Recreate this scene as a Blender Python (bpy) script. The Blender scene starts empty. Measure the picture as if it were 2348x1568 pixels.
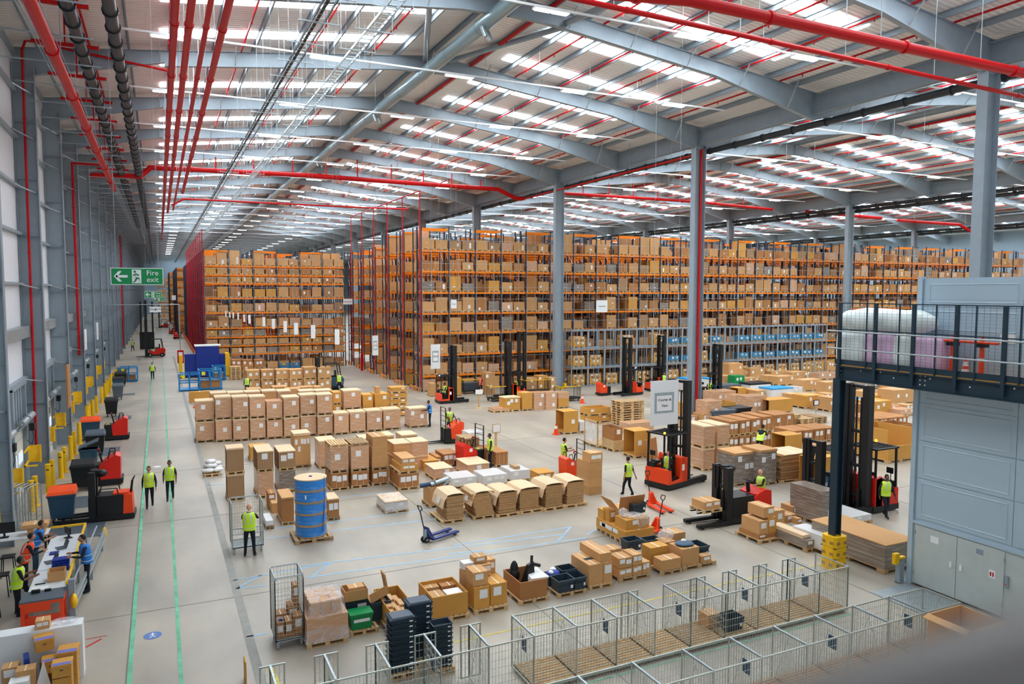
import bpy, math, random
from mathutils import Vector, Matrix
random.seed(7)
# ------------------------------------------------------------------ camera
sc = bpy.context.scene
FPX, CX, CY, EYE = 1698.0, 1174.0, 784.0, 9.0
_dy = Vector((364-CX, -(664-CY), -FPX)); _dx = Vector((4750-CX, -(675-CY), -FPX))
_Y = _dy.normalized(); _X = (_dx-_dx.dot(_Y)*_Y).normalized(); _Z = _X.cross(_Y)
RW = Matrix((_X, _Y, _Z))                 # camera axes -> hall axes (x across, y along, z up)
cam_d = bpy.data.cameras.new('camera'); cam = bpy.data.objects.new('camera', cam_d)
sc.collection.objects.link(cam)
m4 = RW.to_4x4(); m4.translation = (0, 0, EYE); cam.matrix_world = m4
cam_d.sensor_width = 36; cam_d.lens = FPX/2348*36; cam_d.clip_start = .02; cam_d.clip_end = 900
cam_d.dof.use_dof = True; cam_d.dof.focus_distance = 38; cam_d.dof.aperture_fstop = 1.9
sc.camera = cam
# ------------------------------------------------------------------ daylight + exposure
w = bpy.data.worlds.new('daylight'); sc.world = w; w.use_nodes = True
wn = w.node_tree; bgn = wn.nodes['Background']
bgn.inputs[0].default_value = (.80, .90, 1.0, 1); bgn.inputs[1].default_value = .7
SKYLIGHT = 16.5
sc.view_settings.view_transform = 'Standard'; sc.view_settings.look = 'None'
sc.view_settings.gamma = 1; sc.view_settings.use_curve_mapping = False
sc.view_settings.exposure = 0.17
try:
    sc.cycles.max_bounces = 6; sc.cycles.diffuse_bounces = 5; sc.cycles.glossy_bounces = 2
    sc.cycles.transmission_bounces = 3; sc.cycles.transparent_max_bounces = 8
    sc.cycles.use_denoising = True; sc.cycles.sample_clamp_indirect = 4
    sc.cycles.caustics_reflective = False; sc.cycles.caustics_refractive = False
    sc.cycles.use_light_tree = True
except Exception: pass
col = sc.collection
# ------------------------------------------------------------------ surveying helpers
def ray(px, py): return RW @ Vector((px-CX, -(py-CY), -FPX))
def at(px, py, z=0.0):                    # a point of the floor (or level z) seen at this place of the photo
    d = ray(px, py); t = (z-EYE)/d.z; return Vector((d.x*t, d.y*t, z))
def ony(px, py, y):
    d = ray(px, py); t = y/d.y; return Vector((d.x*t, y, EYE+d.z*t))
def onx(px, py, x):
    d = ray(px, py); t = x/d.x; return Vector((x, d.y*t, EYE+d.z*t))
def zat(px, py, p):                       # height above floor of a photo row over the plan point p
    d = ray(px, py); return EYE+d.z*math.hypot(p[0], p[1])/math.hypot(d.x, d.y)
# ------------------------------------------------------------------ materials
def L(h):
    h = h.lstrip('#'); r = []
    for i in (0, 2, 4):
        c = int(h[i:i+2], 16)/255; r.append(c/12.92 if c < .04045 else ((c+.055)/1.055)**2.4)
    return (*r, 1)
def newmat(name):
    m = bpy.data.materials.new(name); m.use_nodes = True
    return m, m.node_tree, m.node_tree.nodes['Principled BSDF']
def mat(name, c, rough=.6, metal=0, vary=0, noise=0, nscale=3, spec=.4, bump=0, bscale=30, coat=0):
    m, nt, b = newmat(name); c = L(c) if isinstance(c, str) else c
    b.inputs['Roughness'].default_value = rough; b.inputs['Metallic'].default_value = metal
    b.inputs['Specular IOR Level'].default_value = spec
    b.inputs['Base Color'].default_value = c; src = None
    if noise:
        tc = nt.nodes.new('ShaderNodeTexCoord'); n = nt.nodes.new('ShaderNodeTexNoise')
        n.inputs['Scale'].default_value = nscale; n.inputs['Detail'].default_value = 3
        nt.links.new(tc.outputs['Object'], n.inputs['Vector'])
        r = nt.nodes.new('ShaderNodeMapRange'); r.inputs[1].default_value = .3; r.inputs[2].default_value = .7
        r.inputs[3].default_value = 1-noise; r.inputs[4].default_value = 1+noise*.6
        nt.links.new(n.outputs[0], r.inputs[0]); src = r.outputs[0]
    if vary:
        oi = nt.nodes.new('ShaderNodeObjectInfo'); r = nt.nodes.new('ShaderNodeMapRange')
        r.inputs[3].default_value = 1-vary; r.inputs[4].default_value = 1+vary*.5
        nt.links.new(oi.outputs['Random'], r.inputs[0])
        if src:
            mm = nt.nodes.new('ShaderNodeMath'); mm.operation = 'MULTIPLY'
            nt.links.new(src, mm.inputs[0]); nt.links.new(r.outputs[0], mm.inputs[1]); src = mm.outputs[0]
        else: src = r.outputs[0]
    if src:
        mx = nt.nodes.new('ShaderNodeVectorMath'); mx.operation = 'SCALE'
        mx.inputs[0].default_value = c[:3]; nt.links.new(src, mx.inputs['Scale'])
        nt.links.new(mx.outputs[0], b.inputs['Base Color'])
    if bump:
        n = nt.nodes.new('ShaderNodeTexNoise'); n.inputs['Scale'].default_value = bscale
        bp = nt.nodes.new('ShaderNodeBump'); bp.inputs['Strength'].default_value = bump
        nt.links.new(n.outputs[0], bp.inputs['Height']); nt.links.new(bp.outputs[0], b.inputs['Normal'])
    return m
def emit(name, c, s):
    m = bpy.data.materials.new(name); m.use_nodes = True; nt = m.node_tree
    e = nt.nodes.new('ShaderNodeEmission'); e.inputs[0].default_value = L(c) if isinstance(c, str) else c
    e.inputs[1].default_value = s; nt.links.new(e.outputs[0], nt.nodes['Material Output'].inputs[0]); return m
def striped(name, c1, c2, axis, scale, rough=.7, sharp=(.4, .6), metal=0, coord='Object', c3=None, vary=0):
    """bands along an axis: corrugation, flat packed cardboard, film wraps"""
    m, nt, b = newmat(name)
    tc = nt.nodes.new('ShaderNodeTexCoord'); wv = nt.nodes.new('ShaderNodeTexWave')
    wv.bands_direction = axis; wv.inputs['Scale'].default_value = scale
    nt.links.new(tc.outputs[coord], wv.inputs['Vector'])
    r = nt.nodes.new('ShaderNodeValToRGB'); r.color_ramp.elements[0].position = sharp[0]; r.color_ramp.elements[1].position = sharp[1]
    r.color_ramp.elements[0].color = L(c1); r.color_ramp.elements[1].color = L(c2)
    nt.links.new(wv.outputs['Fac'], r.inputs[0]); nt.links.new(r.outputs[0], b.inputs['Base Color'])
    b.inputs['Roughness'].default_value = rough; b.inputs['Metallic'].default_value = metal
    if name == 'roof liner':
        bp = nt.nodes.new('ShaderNodeBump'); bp.inputs['Strength'].default_value = .5; bp.inputs['Distance'].default_value = .03
        nt.links.new(wv.outputs['Fac'], bp.inputs['Height']); nt.links.new(bp.outputs[0], b.inputs['Normal'])
    return m
def wrapped(name, base, film='#e9e2dc', amount=.5, vary=.12, rough=.22):
    """cartons under stretch film: slanting pale streaks with a gloss"""
    m, nt, b = newmat(name); N = nt.nodes; K = nt.links
    tc = N.new('ShaderNodeTexCoord'); mp = N.new('ShaderNodeMapping'); mp.inputs['Rotation'].default_value = (.25, .22, 0)
    mp.inputs['Scale'].default_value = (1.0, 1.0, 7.0); K.new(tc.outputs['Object'], mp.inputs[0])
    n = N.new('ShaderNodeTexNoise'); n.inputs['Scale'].default_value = 2.2; n.inputs['Detail'].default_value = 6; n.inputs['Distortion'].default_value = .8
    K.new(mp.outputs[0], n.inputs['Vector'])
    r = N.new('ShaderNodeValToRGB'); r.color_ramp.elements[0].position = .5; r.color_ramp.elements[1].position = .72
    K.new(n.outputs[0], r.inputs[0])
    oi = N.new('ShaderNodeObjectInfo'); mr = N.new('ShaderNodeMapRange'); mr.inputs[3].default_value = 1-vary; mr.inputs[4].default_value = 1+vary
    K.new(oi.outputs['Random'], mr.inputs[0]); sc_ = N.new('ShaderNodeVectorMath'); sc_.operation = 'SCALE'
    sc_.inputs[0].default_value = L(base)[:3]; K.new(mr.outputs[0], sc_.inputs['Scale'])
    a = N.new('ShaderNodeMath'); a.operation = 'MULTIPLY'; a.inputs[1].default_value = amount; K.new(r.outputs[0], a.inputs[0])
    mx = N.new('ShaderNodeMix'); mx.data_type = 'RGBA'; K.new(a.outputs[0], mx.inputs[0]); K.new(sc_.outputs[0], mx.inputs[6]); mx.inputs[7].default_value = L(film)
    K.new(mx.outputs[2], b.inputs['Base Color']); b.inputs['Roughness'].default_value = rough
    bp = N.new('ShaderNodeBump'); bp.inputs['Strength'].default_value = .35; bp.inputs['Distance'].default_value = .02
    K.new(n.outputs[0], bp.inputs['Height']); K.new(bp.outputs[0], b.inputs['Normal']); return m
M = {}
M['steel'] = mat('grey painted steel', '#929fa8', .38, noise=.06, nscale=2)
M['steel_l'] = mat('galvanised steel', '#aeb9bd', .38, .55, noise=.12, nscale=9)
M['wire'] = mat('zinc wire', '#b9beb6', .4, .5)
M['duct'] = striped('spiral duct', '#a9bdc2', '#8aa3ab', 'Y', 2.2, .32, metal=.6)
M['liner'] = striped('roof liner', '#ffffff', '#ebe5e1', 'Y', 1.1, .5, (.1, .5))
M['clad'] = striped('wall liner', '#f4f5f8', '#dfe1e8', 'Y', 1.6, .45, (.2, .6))
M['red'] = mat('red painted pipe', '#c20a10', .42, spec=.25)
M['black'] = mat('black plastic', '#17191b', .45)
M['rubber'] = mat('dark rubber', '#1d1d1e', .8)
M['blkpipe'] = mat('black drain pipe', '#2b3136', .4)
M['white'] = mat('white paint', '#eef0f0', .5)
M['cream'] = mat('cream door panel', '#d9dbd2', .5, noise=.04)
M['orange'] = mat('orange beam', '#f58400', .45)
M['truck'] = mat('truck orange red', '#f2481a', .4)
M['truckr'] = mat('truck red', '#dc2416', .4)
M['navy'] = mat('rack upright navy', '#31374a', .5)
M['yellow'] = mat('safety yellow', '#f2bd0c', .5, noise=.08, nscale=6)
M['green'] = mat('sign green', '#04884a', .45)
M['mezz'] = mat('mezzanine blue grey steel', '#1f3542', .4)
M['door'] = mat('lift cladding grey', '#c0c8c3', .4, noise=.05, nscale=3)
M['lift'] = mat('lift cladding blue grey', '#b3c8d5', .33, .1)
M['wood'] = mat('pallet wood', '#d9b583', .75, vary=.2, noise=.18, nscale=7)
M['woodd'] = mat('old pallet wood', '#b5956d', .8, vary=.15, noise=.2, nscale=7)
M['card'] = mat('cardboard', '#cf9d66', .75, vary=.13, noise=.05, nscale=2)
M['cardy'] = mat('golden cardboard', '#d39a48', .75, vary=.08, noise=.05, nscale=2)
M['cardd'] = mat('brown cardboard', '#b27a47', .75, vary=.1, noise=.05, nscale=2)
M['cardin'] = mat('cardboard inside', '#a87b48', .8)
M['pale'] = mat('pale cardboard lid', '#e6c79f', .7, vary=.06)
M['wrap'] = wrapped('film wrapped cartons', '#cf9f78', amount=.5)
M['wrapg'] = wrapped('grey film wrapped board', '#86786b', amount=.45)
M['wrapw'] = wrapped('white wrapped goods', '#dcdad8', '#ffffff', .6, .04)
M['wrapb'] = wrapped('blue film', '#2a86dd', '#a9d0f2', .35, .03)
M['flat'] = striped('flat packed board', '#7d6247', '#b6936a', 'Z', 7.5, .8, (.15, .6))
M['flatg'] = striped('tight packed board', '#8b6b4d', '#b08a62', 'X', 3, .8, (.1, .3))
M['label'] = mat('paper label', '#f4f4f2', .6)
M['pink'] = mat('pink label', '#f0c3c3', .6)
M['ylabel'] = mat('yellow label', '#e9e21e', .6)
M['tape'] = mat('pale tape', '#e8dcc6', .35)
M['ink'] = mat('black ink', '#22242a', .6)
M['bluep'] = mat('light blue plastic', '#1f9be0', .4)
M['tote'] = mat('slate plastic tote', '#2e3e49', .45, vary=.1)
M['toted'] = mat('slate tote lid', '#4c5a66', .5)
M['hivis'] = mat('hi vis yellow', '#cdf016', .6)
M['hivis'].node_tree.nodes['Principled BSDF'].inputs['Base Color'].default_value = (.62, .92, .02, 1)
M['hiorange'] = mat('hi vis orange', '#ff4a12', .6)
M['hiblue'] = mat('blue vest', '#1d74c8', .6)
M['refl'] = mat('reflective tape', '#cfd3cf', .3, .2)
M['cloth'] = mat('dark navy cloth', '#161b26', .85)
M['skin'] = mat('skin', '#b9825f', .55)
M['skind'] = mat('brown skin', '#7d4f36', .55)
M['skinl'] = mat('pale skin', '#d9a286', .55)
M['hair'] = mat('black hair', '#15110f', .6)
M['cabblue'] = mat('cabinet blue', '#12318c', .4)
M['cage'] = mat('blue cage paint', '#1d86c6', .4)
M['table'] = mat('white laminate', '#dfe4e8', .35)
M['slate'] = mat('bin blue grey', '#2f5068', .45)
M['binblk'] = mat('bin black', '#16191c', .4)
M['binlid'] = mat('bin orange lid', '#ff5a16', .45)
M['bingrey'] = mat('bin grey', '#566069', .45)
M['pjblue'] = mat('pallet truck blue', '#34427e', .4)
M['glass'] = mat('laptop screen', '#394048', .2)
M['floortape_g'] = mat('green floor tape', '#6fbf98', .6, noise=.3, nscale=2)
M['floortape_b'] = mat('blue floor tape', '#98c0dc', .6, noise=.12, nscale=2)
M['floortape_y'] = mat('yellow floor paint', '#d9c75a', .7, noise=.2, nscale=3)
M['joint'] = mat('floor joint', '#7b7870', .9)
M['joint2'] = mat('floor joint strip', '#9b9a93', .8, noise=.1)
M['sky'] = emit('rooflight panel', (.84, .93, 1, 1), SKYLIGHT)
M['lamp'] = emit('lamp diffuser', (1, .98, .95, 1), 6)
M['blueled'] = emit('blue spot lamp', (.1, .2, 1, 1), 12)
M['amber'] = emit('amber beacon', (1, .35, .03, 1), 4)
M['window'] = emit('daylit window', (.62, .74, 1, 1), 1.1)
# concrete floor
m, nt, b = newmat('polished concrete'); N = nt.nodes; K = nt.links
tc = N.new('ShaderNodeTexCoord')
def _noise(scale, det, mapscale=None):
    n = N.new('ShaderNodeTexNoise'); n.inputs['Scale'].default_value = scale; n.inputs['Detail'].default_value = det
    if mapscale:
        mp = N.new('ShaderNodeMapping'); mp.inputs['Scale'].default_value = mapscale; K.new(tc.outputs['Object'], mp.inputs[0]); K.new(mp.outputs[0], n.inputs['Vector'])
    else: K.new(tc.outputs['Object'], n.inputs['Vector'])
    return n
n1 = _noise(.18, 5); n2 = _noise(.9, 6, (1.0, .35, 1)); n3 = _noise(14, 2)
r1 = N.new('ShaderNodeValToRGB'); r1.color_ramp.elements[0].position = .35; r1.color_ramp.elements[1].position = .68
r1.color_ramp.elements[0].color = L('#9f978b'); r1.color_ramp.elements[1].color = L('#bcb2a0'); K.new(n1.outputs[0], r1.inputs[0])
r2 = N.new('ShaderNodeMapRange'); r2.inputs[1].default_value = .35; r2.inputs[2].default_value = .7; r2.inputs[3].default_value = .82; r2.inputs[4].default_value = 1.05; K.new(n2.outputs[0], r2.inputs[0])
sv = N.new('ShaderNodeVectorMath'); sv.operation = 'SCALE'; K.new(r1.outputs[0], sv.inputs[0]); K.new(r2.outputs[0], sv.inputs['Scale'])
K.new(sv.outputs[0], b.inputs['Base Color'])
rr = N.new('ShaderNodeMapRange'); rr.inputs[3].default_value = .28; rr.inputs[4].default_value = .5; K.new(n2.outputs[0], rr.inputs[0]); K.new(rr.outputs[0], b.inputs['Roughness'])
M['floor'] = m
# translucent
def film(name, c, alpha, rough=.15):
    m, nt, b = newmat(name); b.inputs['Base Color'].default_value = L(c); b.inputs['Roughness'].default_value = rough
    N = nt.nodes; K = nt.links; n = N.new('ShaderNodeTexNoise'); n.inputs['Scale'].default_value = 4; n.inputs['Detail'].default_value = 5; n.inputs['Distortion'].default_value = 1.5
    tc = N.new('ShaderNodeTexCoord'); K.new(tc.outputs['Object'], n.inputs['Vector'])
    r = N.new('ShaderNodeMapRange'); r.inputs[1].default_value = .35; r.inputs[2].default_value = .7; r.inputs[3].default_value = alpha*.4; r.inputs[4].default_value = min(1, alpha*1.8)
    K.new(n.outputs[0], r.inputs[0]); K.new(r.outputs[0], b.inputs['Alpha']); return m
M['film'] = film('clear stretch film', '#f2f2f4', .3)
M['bubble'] = film('white polythene', '#e3eeee', .75, .3)
# ------------------------------------------------------------------ mesh builder
class MB:
    def __init__(s): s.v = []; s.f = []; s.m = []; s.mats = []; s.cur = 0; s.sm = []; s.T = None; s.smooth = False
    def use(s, *names):
        n = names[0]
        if n not in s.mats: s.mats.append(n)
        s.cur = s.mats.index(n); return s
    def add(s, vs, fs):
        o = len(s.v)
        s.v.extend([tuple(s.T @ Vector(p)) for p in vs] if s.T is not None else [tuple(p) for p in vs])
        for f in fs: s.f.append([i+o for i in f]); s.m.append(s.cur); s.sm.append(s.smooth)
        return s
    def box(s, x0, y0, z0, x1, y1, z1):
        return s.add([(x0,y0,z0),(x1,y0,z0),(x1,y1,z0),(x0,y1,z0),(x0,y0,z1),(x1,y0,z1),(x1,y1,z1),(x0,y1,z1)],
                     [(0,3,2,1),(4,5,6,7),(0,1,5,4),(1,2,6,5),(2,3,7,6),(3,0,4,7)])
    def cb(s, cx, cy, cz, sx, sy, sz): return s.box(cx-sx/2, cy-sy/2, cz-sz/2, cx+sx/2, cy+sy/2, cz+sz/2)
    def taper(s, x0, y0, z0, x1, y1, z1, t, ty=None):
        ty = t if ty is None else ty
        return s.add([(x0,y0,z0),(x1,y0,z0),(x1,y1,z0),(x0,y1,z0),(x0-t,y0-ty,z1),(x1+t,y0-ty,z1),(x1+t,y1+ty,z1),(x0-t,y1+ty,z1)],
                     [(0,3,2,1),(4,5,6,7),(0,1,5,4),(1,2,6,5),(2,3,7,6),(3,0,4,7)])
    def hull8(s, b4, t4): return s.add(list(b4)+list(t4), [(3,2,1,0),(4,5,6,7),(0,1,5,4),(1,2,6,5),(2,3,7,6),(3,0,4,7)])
    def bar(s, a, b, w, h=None):
        a = Vector(a); b = Vector(b); h = h or w; d = (b-a).normalized()
        up = Vector((0,0,1)) if abs(d.z) < .95 else Vector((0,1,0))
        r = d.cross(up).normalized()*w/2; u = r.cross(d).normalized()*h/2
        return s.add([a-r-u, a+r-u, a+r+u, a-r+u, b-r-u, b+r-u, b+r+u, b-r+u], [(0,1,2,3),(7,6,5,4),(0,4,5,1),(1,5,6,2),(2,6,7,3),(3,7,4,0)])
    def cyl(s, a, b, r, n=10, r2=None, cap=True):
        a = Vector(a); b = Vector(b); d = (b-a).normalized(); r2 = r if r2 is None else r2
        up = Vector((0,0,1)) if abs(d.z) < .95 else Vector((0,1,0)); e1 = d.cross(up).normalized(); e2 = d.cross(e1)
        vs = []; 
        for c, q in ((a, r), (b, r2)):
            for i in range(n):
                t = 2*math.pi*i/n; vs.append(c+(e1*math.cos(t)+e2*math.sin(t))*q)
        sm = s.smooth; s.smooth = n > 7; s.add(vs, [(i, i+n, (i+1) % n+n, (i+1) % n) for i in range(n)]); s.smooth = False
        if cap: s.add(vs, [tuple(range(n)), tuple(range(2*n-1, n-1, -1))])
        s.smooth = sm; return s
    def tube(s, pts, r, n=8):
        for a, b in zip(pts, pts[1:]): s.cyl(a, b, r, n)
        return s
    def ell(s, c, rx, ry, rz, n=12, k=8, fn=None):
        vs = []
        for j in range(k+1):
            ph = math.pi*j/k
            for i in range(n):
                t = 2*math.pi*i/n; p = Vector((math.sin(ph)*math.cos(t), math.sin(ph)*math.sin(t), math.cos(ph)))
                if fn: p = fn(p)
                vs.append((c[0]+p.x*rx, c[1]+p.y*ry, c[2]+p.z*rz))
        sm = s.smooth; s.smooth = True
        s.add(vs, [(j*n+i, (j+1)*n+i, (j+1)*n+(i+1) % n, j*n+(i+1) % n) for j in range(k) for i in range(n)]); s.smooth = sm; return s
    def prism(s, prof, p0, p1, plane='xz'):
        """profile (list of 2-tuples) extruded along the third axis from p0 to p1"""
        n = len(prof); vs = []
        for q in (p0, p1):
            for a, b in prof: vs.append((a, q, b) if plane == 'xz' else (q, a, b) if plane == 'yz' else (a, b, q))
        return s.add(vs, [(i, (i+1) % n, (i+1) % n+n, i+n) for i in range(n)]+[tuple(range(n-1, -1, -1)), tuple(range(n, 2*n))])
    def mesh(s, name):
        me = bpy.data.meshes.new(name); me.from_pydata(s.v, [], s.f)
        for k in s.mats: me.materials.append(M[k])
        me.polygons.foreach_set('material_index', s.m); me.polygons.foreach_set('use_smooth', s.sm); me.update(); return me
    def build(s, name, parent=None, loc=None, rz=0, scale=None):
        return link(name, s.mesh(name), parent, loc, rz, scale)
def link(name, me, parent=None, loc=None, rz=0, scale=None):
    o = bpy.data.objects.new(name, me); col.objects.link(o)
    if parent is not None: o.parent = parent
    if loc is not None: o.location = loc
    if rz: o.rotation_euler = (0, 0, rz)
    if scale: o.scale = scale
    return o
def tag(o, label=None, cat=None, group=None, kind=None):
    if label:
        for a_ in (' the ', ' its ', ' of ', ' and ', ' a ', ' just ', ' with ', ' in '):
            while len(label.split()) > 16 and a_ in label[12:]: label = label[:12]+label[12:].replace(a_, ' ', 1)
        o['label'] = label
    if cat: o['category'] = cat
    if group: o['group'] = group
    if kind: o['kind'] = kind
    return o
def empty(name, loc=(0,0,0), rz=0, label=None, cat=None, group=None, kind=None):
    o = bpy.data.objects.new(name, None); col.objects.link(o); o.location = loc; o.rotation_euler = (0,0,rz); o.empty_display_size = .2
    return tag(o, label, cat, group, kind)
KIDS = {}
def copy_tree(o, parent=None, kids=None):
    c = o.copy(); col.objects.link(c)
    if parent is not None: c.parent = parent
    for ch in list(o.children): copy_tree(ch, c)
    return c
ORD = ['first','second','third','fourth','fifth','sixth','seventh','eighth','ninth','tenth','eleventh','twelfth','thirteenth','fourteenth','fifteenth','sixteenth','seventeenth','eighteenth','nineteenth','twentieth']
def nth(i):
    if i < 20: return ORD[i]
    T = {20:'twenty',30:'thirty',40:'forty',50:'fifty',60:'sixty',70:'seventy',80:'eighty',90:'ninety'}; n = i+1
    t = n//10*10; u = n % 10
    return (T[t]+'-'+ORD[u-1]) if u else T[t].replace('ty','tieth')
# ================================================================== the hall
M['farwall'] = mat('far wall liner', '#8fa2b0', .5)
WX = -5.7; FLX = -4.8; V0 = 33.0; HALF = 18.65; RIDGE = 22.05; SL = .115; Y0 = 20.9; PITCH = 9.65; NB = 30
YEND = Y0+NB*PITCH
spans = [(WX, V0-HALF, V0)]+[(V0+i*2*HALF, V0+(2*i+1)*HALF, V0+(i+1)*2*HALF) for i in range(3)]
fm = MB().use('floor'); fm.box(WX-1, -6, -.3, 146, YEND+2, 0); tag(fm.build('floor'), kind='structure')
# left wall: white liner panel, rails, dock zone
mb = MB().use('clad'); mb.box(WX-.25, 5, 4.6, WX, YEND, 20.2); tag(mb.build('wall_left'), kind='structure')
mb = MB().use('steel'); mb.box(WX-.25, 5, 0, WX-.02, YEND, 4.6); tag(mb.build('wall_left_dock_level'), kind='structure')
mb = MB().use('farwall'); mb.box(WX-.25, YEND, 0, 146, YEND+.3, 24); tag(mb.build('wall_far'), kind='structure')
mb = MB().use('steel')
for z in (5.0, 7.15, 9.25, 11.5, 13.6, 15.8, 17.9, 19.6): mb.box(WX, 5, z-.06, WX+.2, YEND, z+.06)
mb.use('steel_l').box(WX, 5, 6.85, WX+.34, YEND, 7.35)
tag(mb.build('trim_1'), kind='structure')
# wall columns: deep I sections
def wallcol(with_red):
    mb = MB().use('steel')
    mb.box(WX+.02, -.012, 0, FLX, .012, 19.1); mb.box(FLX-.03, -.16, 0, FLX, .16, 19.0); mb.box(WX+.02, -.16, 0, WX+.05, .16, 19.1)
    z = 1.2
    while z < 18.5:
        mb.box(WX+.05, -.15, z, FLX-.03, .15, z+.015); z += 2.55
    mb.use('wood') if 0 else None
    mb.use('steel_l')
    for z in (5.0, 9.25, 13.6, 16.0, 18.0): mb.bar((WX+.1, -1.15, z), (FLX-.1, -.02, z-.25), .07, .05)
    return mb.mesh('wall_column')
wc = wallcol(False)
for k in range(-1, NB):
    y = Y0+k*PITCH
    tag(link('wall_column', wc, loc=(0, y, 0)), 'grey deep steel wall column, '+nth(k+1)+' along the left wall from the camera', 'column', 'columns along the left wall', 'structure')
# ------------------------------------------------------------------ roof
def rafter_mesh(xl, xr_, xv, left_wall):
    mb = MB().use('steel')
    zt = lambda x: RIDGE-SL*abs(x-xr_)
    def dep(x):
        d = .72
        if xv-x < 7: d = .72+(7-(xv-x))/7*.75
        if x-xl < (6.2 if left_wall else 7): d = .55+(1-(x-xl)/(6.2 if left_wall else 7))*(.75 if left_wall else .9)
        if abs(x-xr_) < 2.2: d = max(d, .9-.08*abs(x-xr_))
        return d
    xs = sorted(set([xl, xl+(6.2 if left_wall else 7), xr_-2.2, xr_, xr_+2.2, xv-7, xv]))
    for a, b in zip(xs, xs[1:]):
        ta, tb, ba, bb = zt(a), zt(b), zt(a)-dep(a+1e-4), zt(b)-dep(b-1e-4)
        mb.hull8([(a,-.01,ba),(b,-.01,bb),(b,.01,bb),(a,.01,ba)], [(a,-.01,ta),(b,-.01,tb),(b,.01,tb),(a,.01,ta)])
        for z0, z1 in ((ta, tb), (ba, bb)):
            mb.hull8([(a,-.13,z0-.02),(b,-.13,z1-.02),(b,.13,z1-.02),(a,.13,z0-.02)], [(a,-.13,z0+.01),(b,-.13,z1+.01),(b,.13,z1+.01),(a,.13,z0+.01)])
    mb.box(xr_-.02, -.13, zt(xr_)-.95, xr_+.02, .13, zt(xr_))
    # fly braces up to the purlins
    mb.use('steel_l')
    x = xl+2.6
    while x < xv-1:
        for sgn in (1,):
            zb = zt(x)-dep(x)
            mb.bar((x, -.1, zb+.03), (x+.0, -.85, zt(x)+.06), .05)
        x += 3.4
    return mb.mesh('roof_rafter')
def purlin_xs(s):
    xl, xr_, xv = s
    return [xr_-.35-i*1.87 for i in range(int((xr_-xl-.3)/1.87)+1)] + [xr_+.35+i*1.87 for i in range(int((xv-xr_-.5)/1.87)+1)]
SIDE = ['nearest','second','third','fourth']
wn_ = 0
panel_cache = {}
for si, s in enumerate(spans):
    xl, xr_, xv = s; rm = rafter_mesh(xl if si else WX+.05, xr_, xv, si == 0); nb = NB if si == 0 else 26
    for k in range(-1, nb+1):
        if Y0+k*PITCH > YEND+.1: continue
        tag(link('roof_rafter', rm, loc=(0, Y0+k*PITCH, 0)), '%s rafter from the camera in the %s roof span'%(nth(k+1), SIDE[si]), 'roof beam', 'grey steel rafters', 'structure')
    # deck
    zt = lambda x: RIDGE-SL*abs(x-xr_)+.27
    mb = MB().use('liner')
    for a, b in ((xl, xr_), (xr_, xv)):
        mb.hull8([(a,4,zt(a)),(b,4,zt(b)),(b,YEND,zt(b)),(a,YEND,zt(a))], [(a,4,zt(a)+.1),(b,4,zt(b)+.1),(b,YEND,zt(b)+.1),(a,YEND,zt(a)+.1)])
    tag(mb.build('ceiling' if si == 0 else 'ceiling_span_%s'%SIDE[si]), kind='structure')
    # purlins (Z sections) between ridge and eaves
    for i, x in enumerate(purlin_xs(s)):
        z = RIDGE-SL*abs(x-xr_); mb = MB().use('steel'); 
        mb.box(x-.006, 5, z, x+.006, YEND, z+.24); mb.box(x-.07, 5, z+.235, x, YEND, z+.25); mb.box(x, 5, z, x+.07, YEND, z+.012)
        tag(mb.build('roof_purlin'), kind='structure')
    # rooflights: two strips per bay on each slope
    for hs, (ra, rb) in enumerate((((xr_-13.7) if si else .4, xr_-2.4), (xr_+3.4, xr_+14.2))):
        if True:
            me = MB().use('sky')
            me.hull8([(ra,-.52,zt(ra)-.03),(rb,-.52,zt(rb)-.03),(rb,.52,zt(rb)-.03),(ra,.52,zt(ra)-.03)], [(ra,-.52,zt(ra)+.02),(rb,-.52,zt(rb)+.02),(rb,.52,zt(rb)+.02),(ra,.52,zt(ra)+.02)])
            me = me.mesh('rooflight')
        for k in range(-1, nb):
            y = Y0+k*PITCH
            for dy_ in ((3.1, 7.6) if k < 14 else (5.3,)):
                wn_ += 1; tag(link('window_%d'%wn_, me, loc=(0, y+dy_, 0)), kind='structure')
# sprinkler pipes along the roof
def long_pipe(x, z, y0, y1, r, mt, name, label, cat, group=None, joint=3.2, n=8):
    mb = MB().use(mt); mb.cyl((x, y0, z), (x, y1, z), r, n)
    y = y0+joint/2
    while y < min(y1, 120): mb.cyl((x, y-.05, z), (x, y+.05, z), r*1.28, n); y += joint
    return tag(mb.build(name), label, cat, group)
cnt = 0
for si, s in enumerate(spans[:3]):
    xl, xr_, xv = s
    for i, off in enumerate([-16.9,-13.6,-10.3,-7.0,-3.7,2.1,4.9,7.7,10.5,13.3,16.0]):
        x = xr_+off; z = RIDGE-SL*abs(off)+.02
        mb = MB().use('red'); mb.cyl((x,8,z),(x,YEND-20,z),.05 if off != 2.1 else .09, 6)
        for k in range(0, 8):
            for dy_ in (1.6, 4.8, 8.0): mb.cyl((x, Y0+k*PITCH+dy_, z-.16), (x, Y0+k*PITCH+dy_, z), .03, 5)
        tag(mb.build('sprinkler_pipe'), '%s red sprinkler pipe from the left under the %s roof span'%(nth(i), SIDE[si]), 'pipe', 'thin red sprinkler pipes under the roof')
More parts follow.
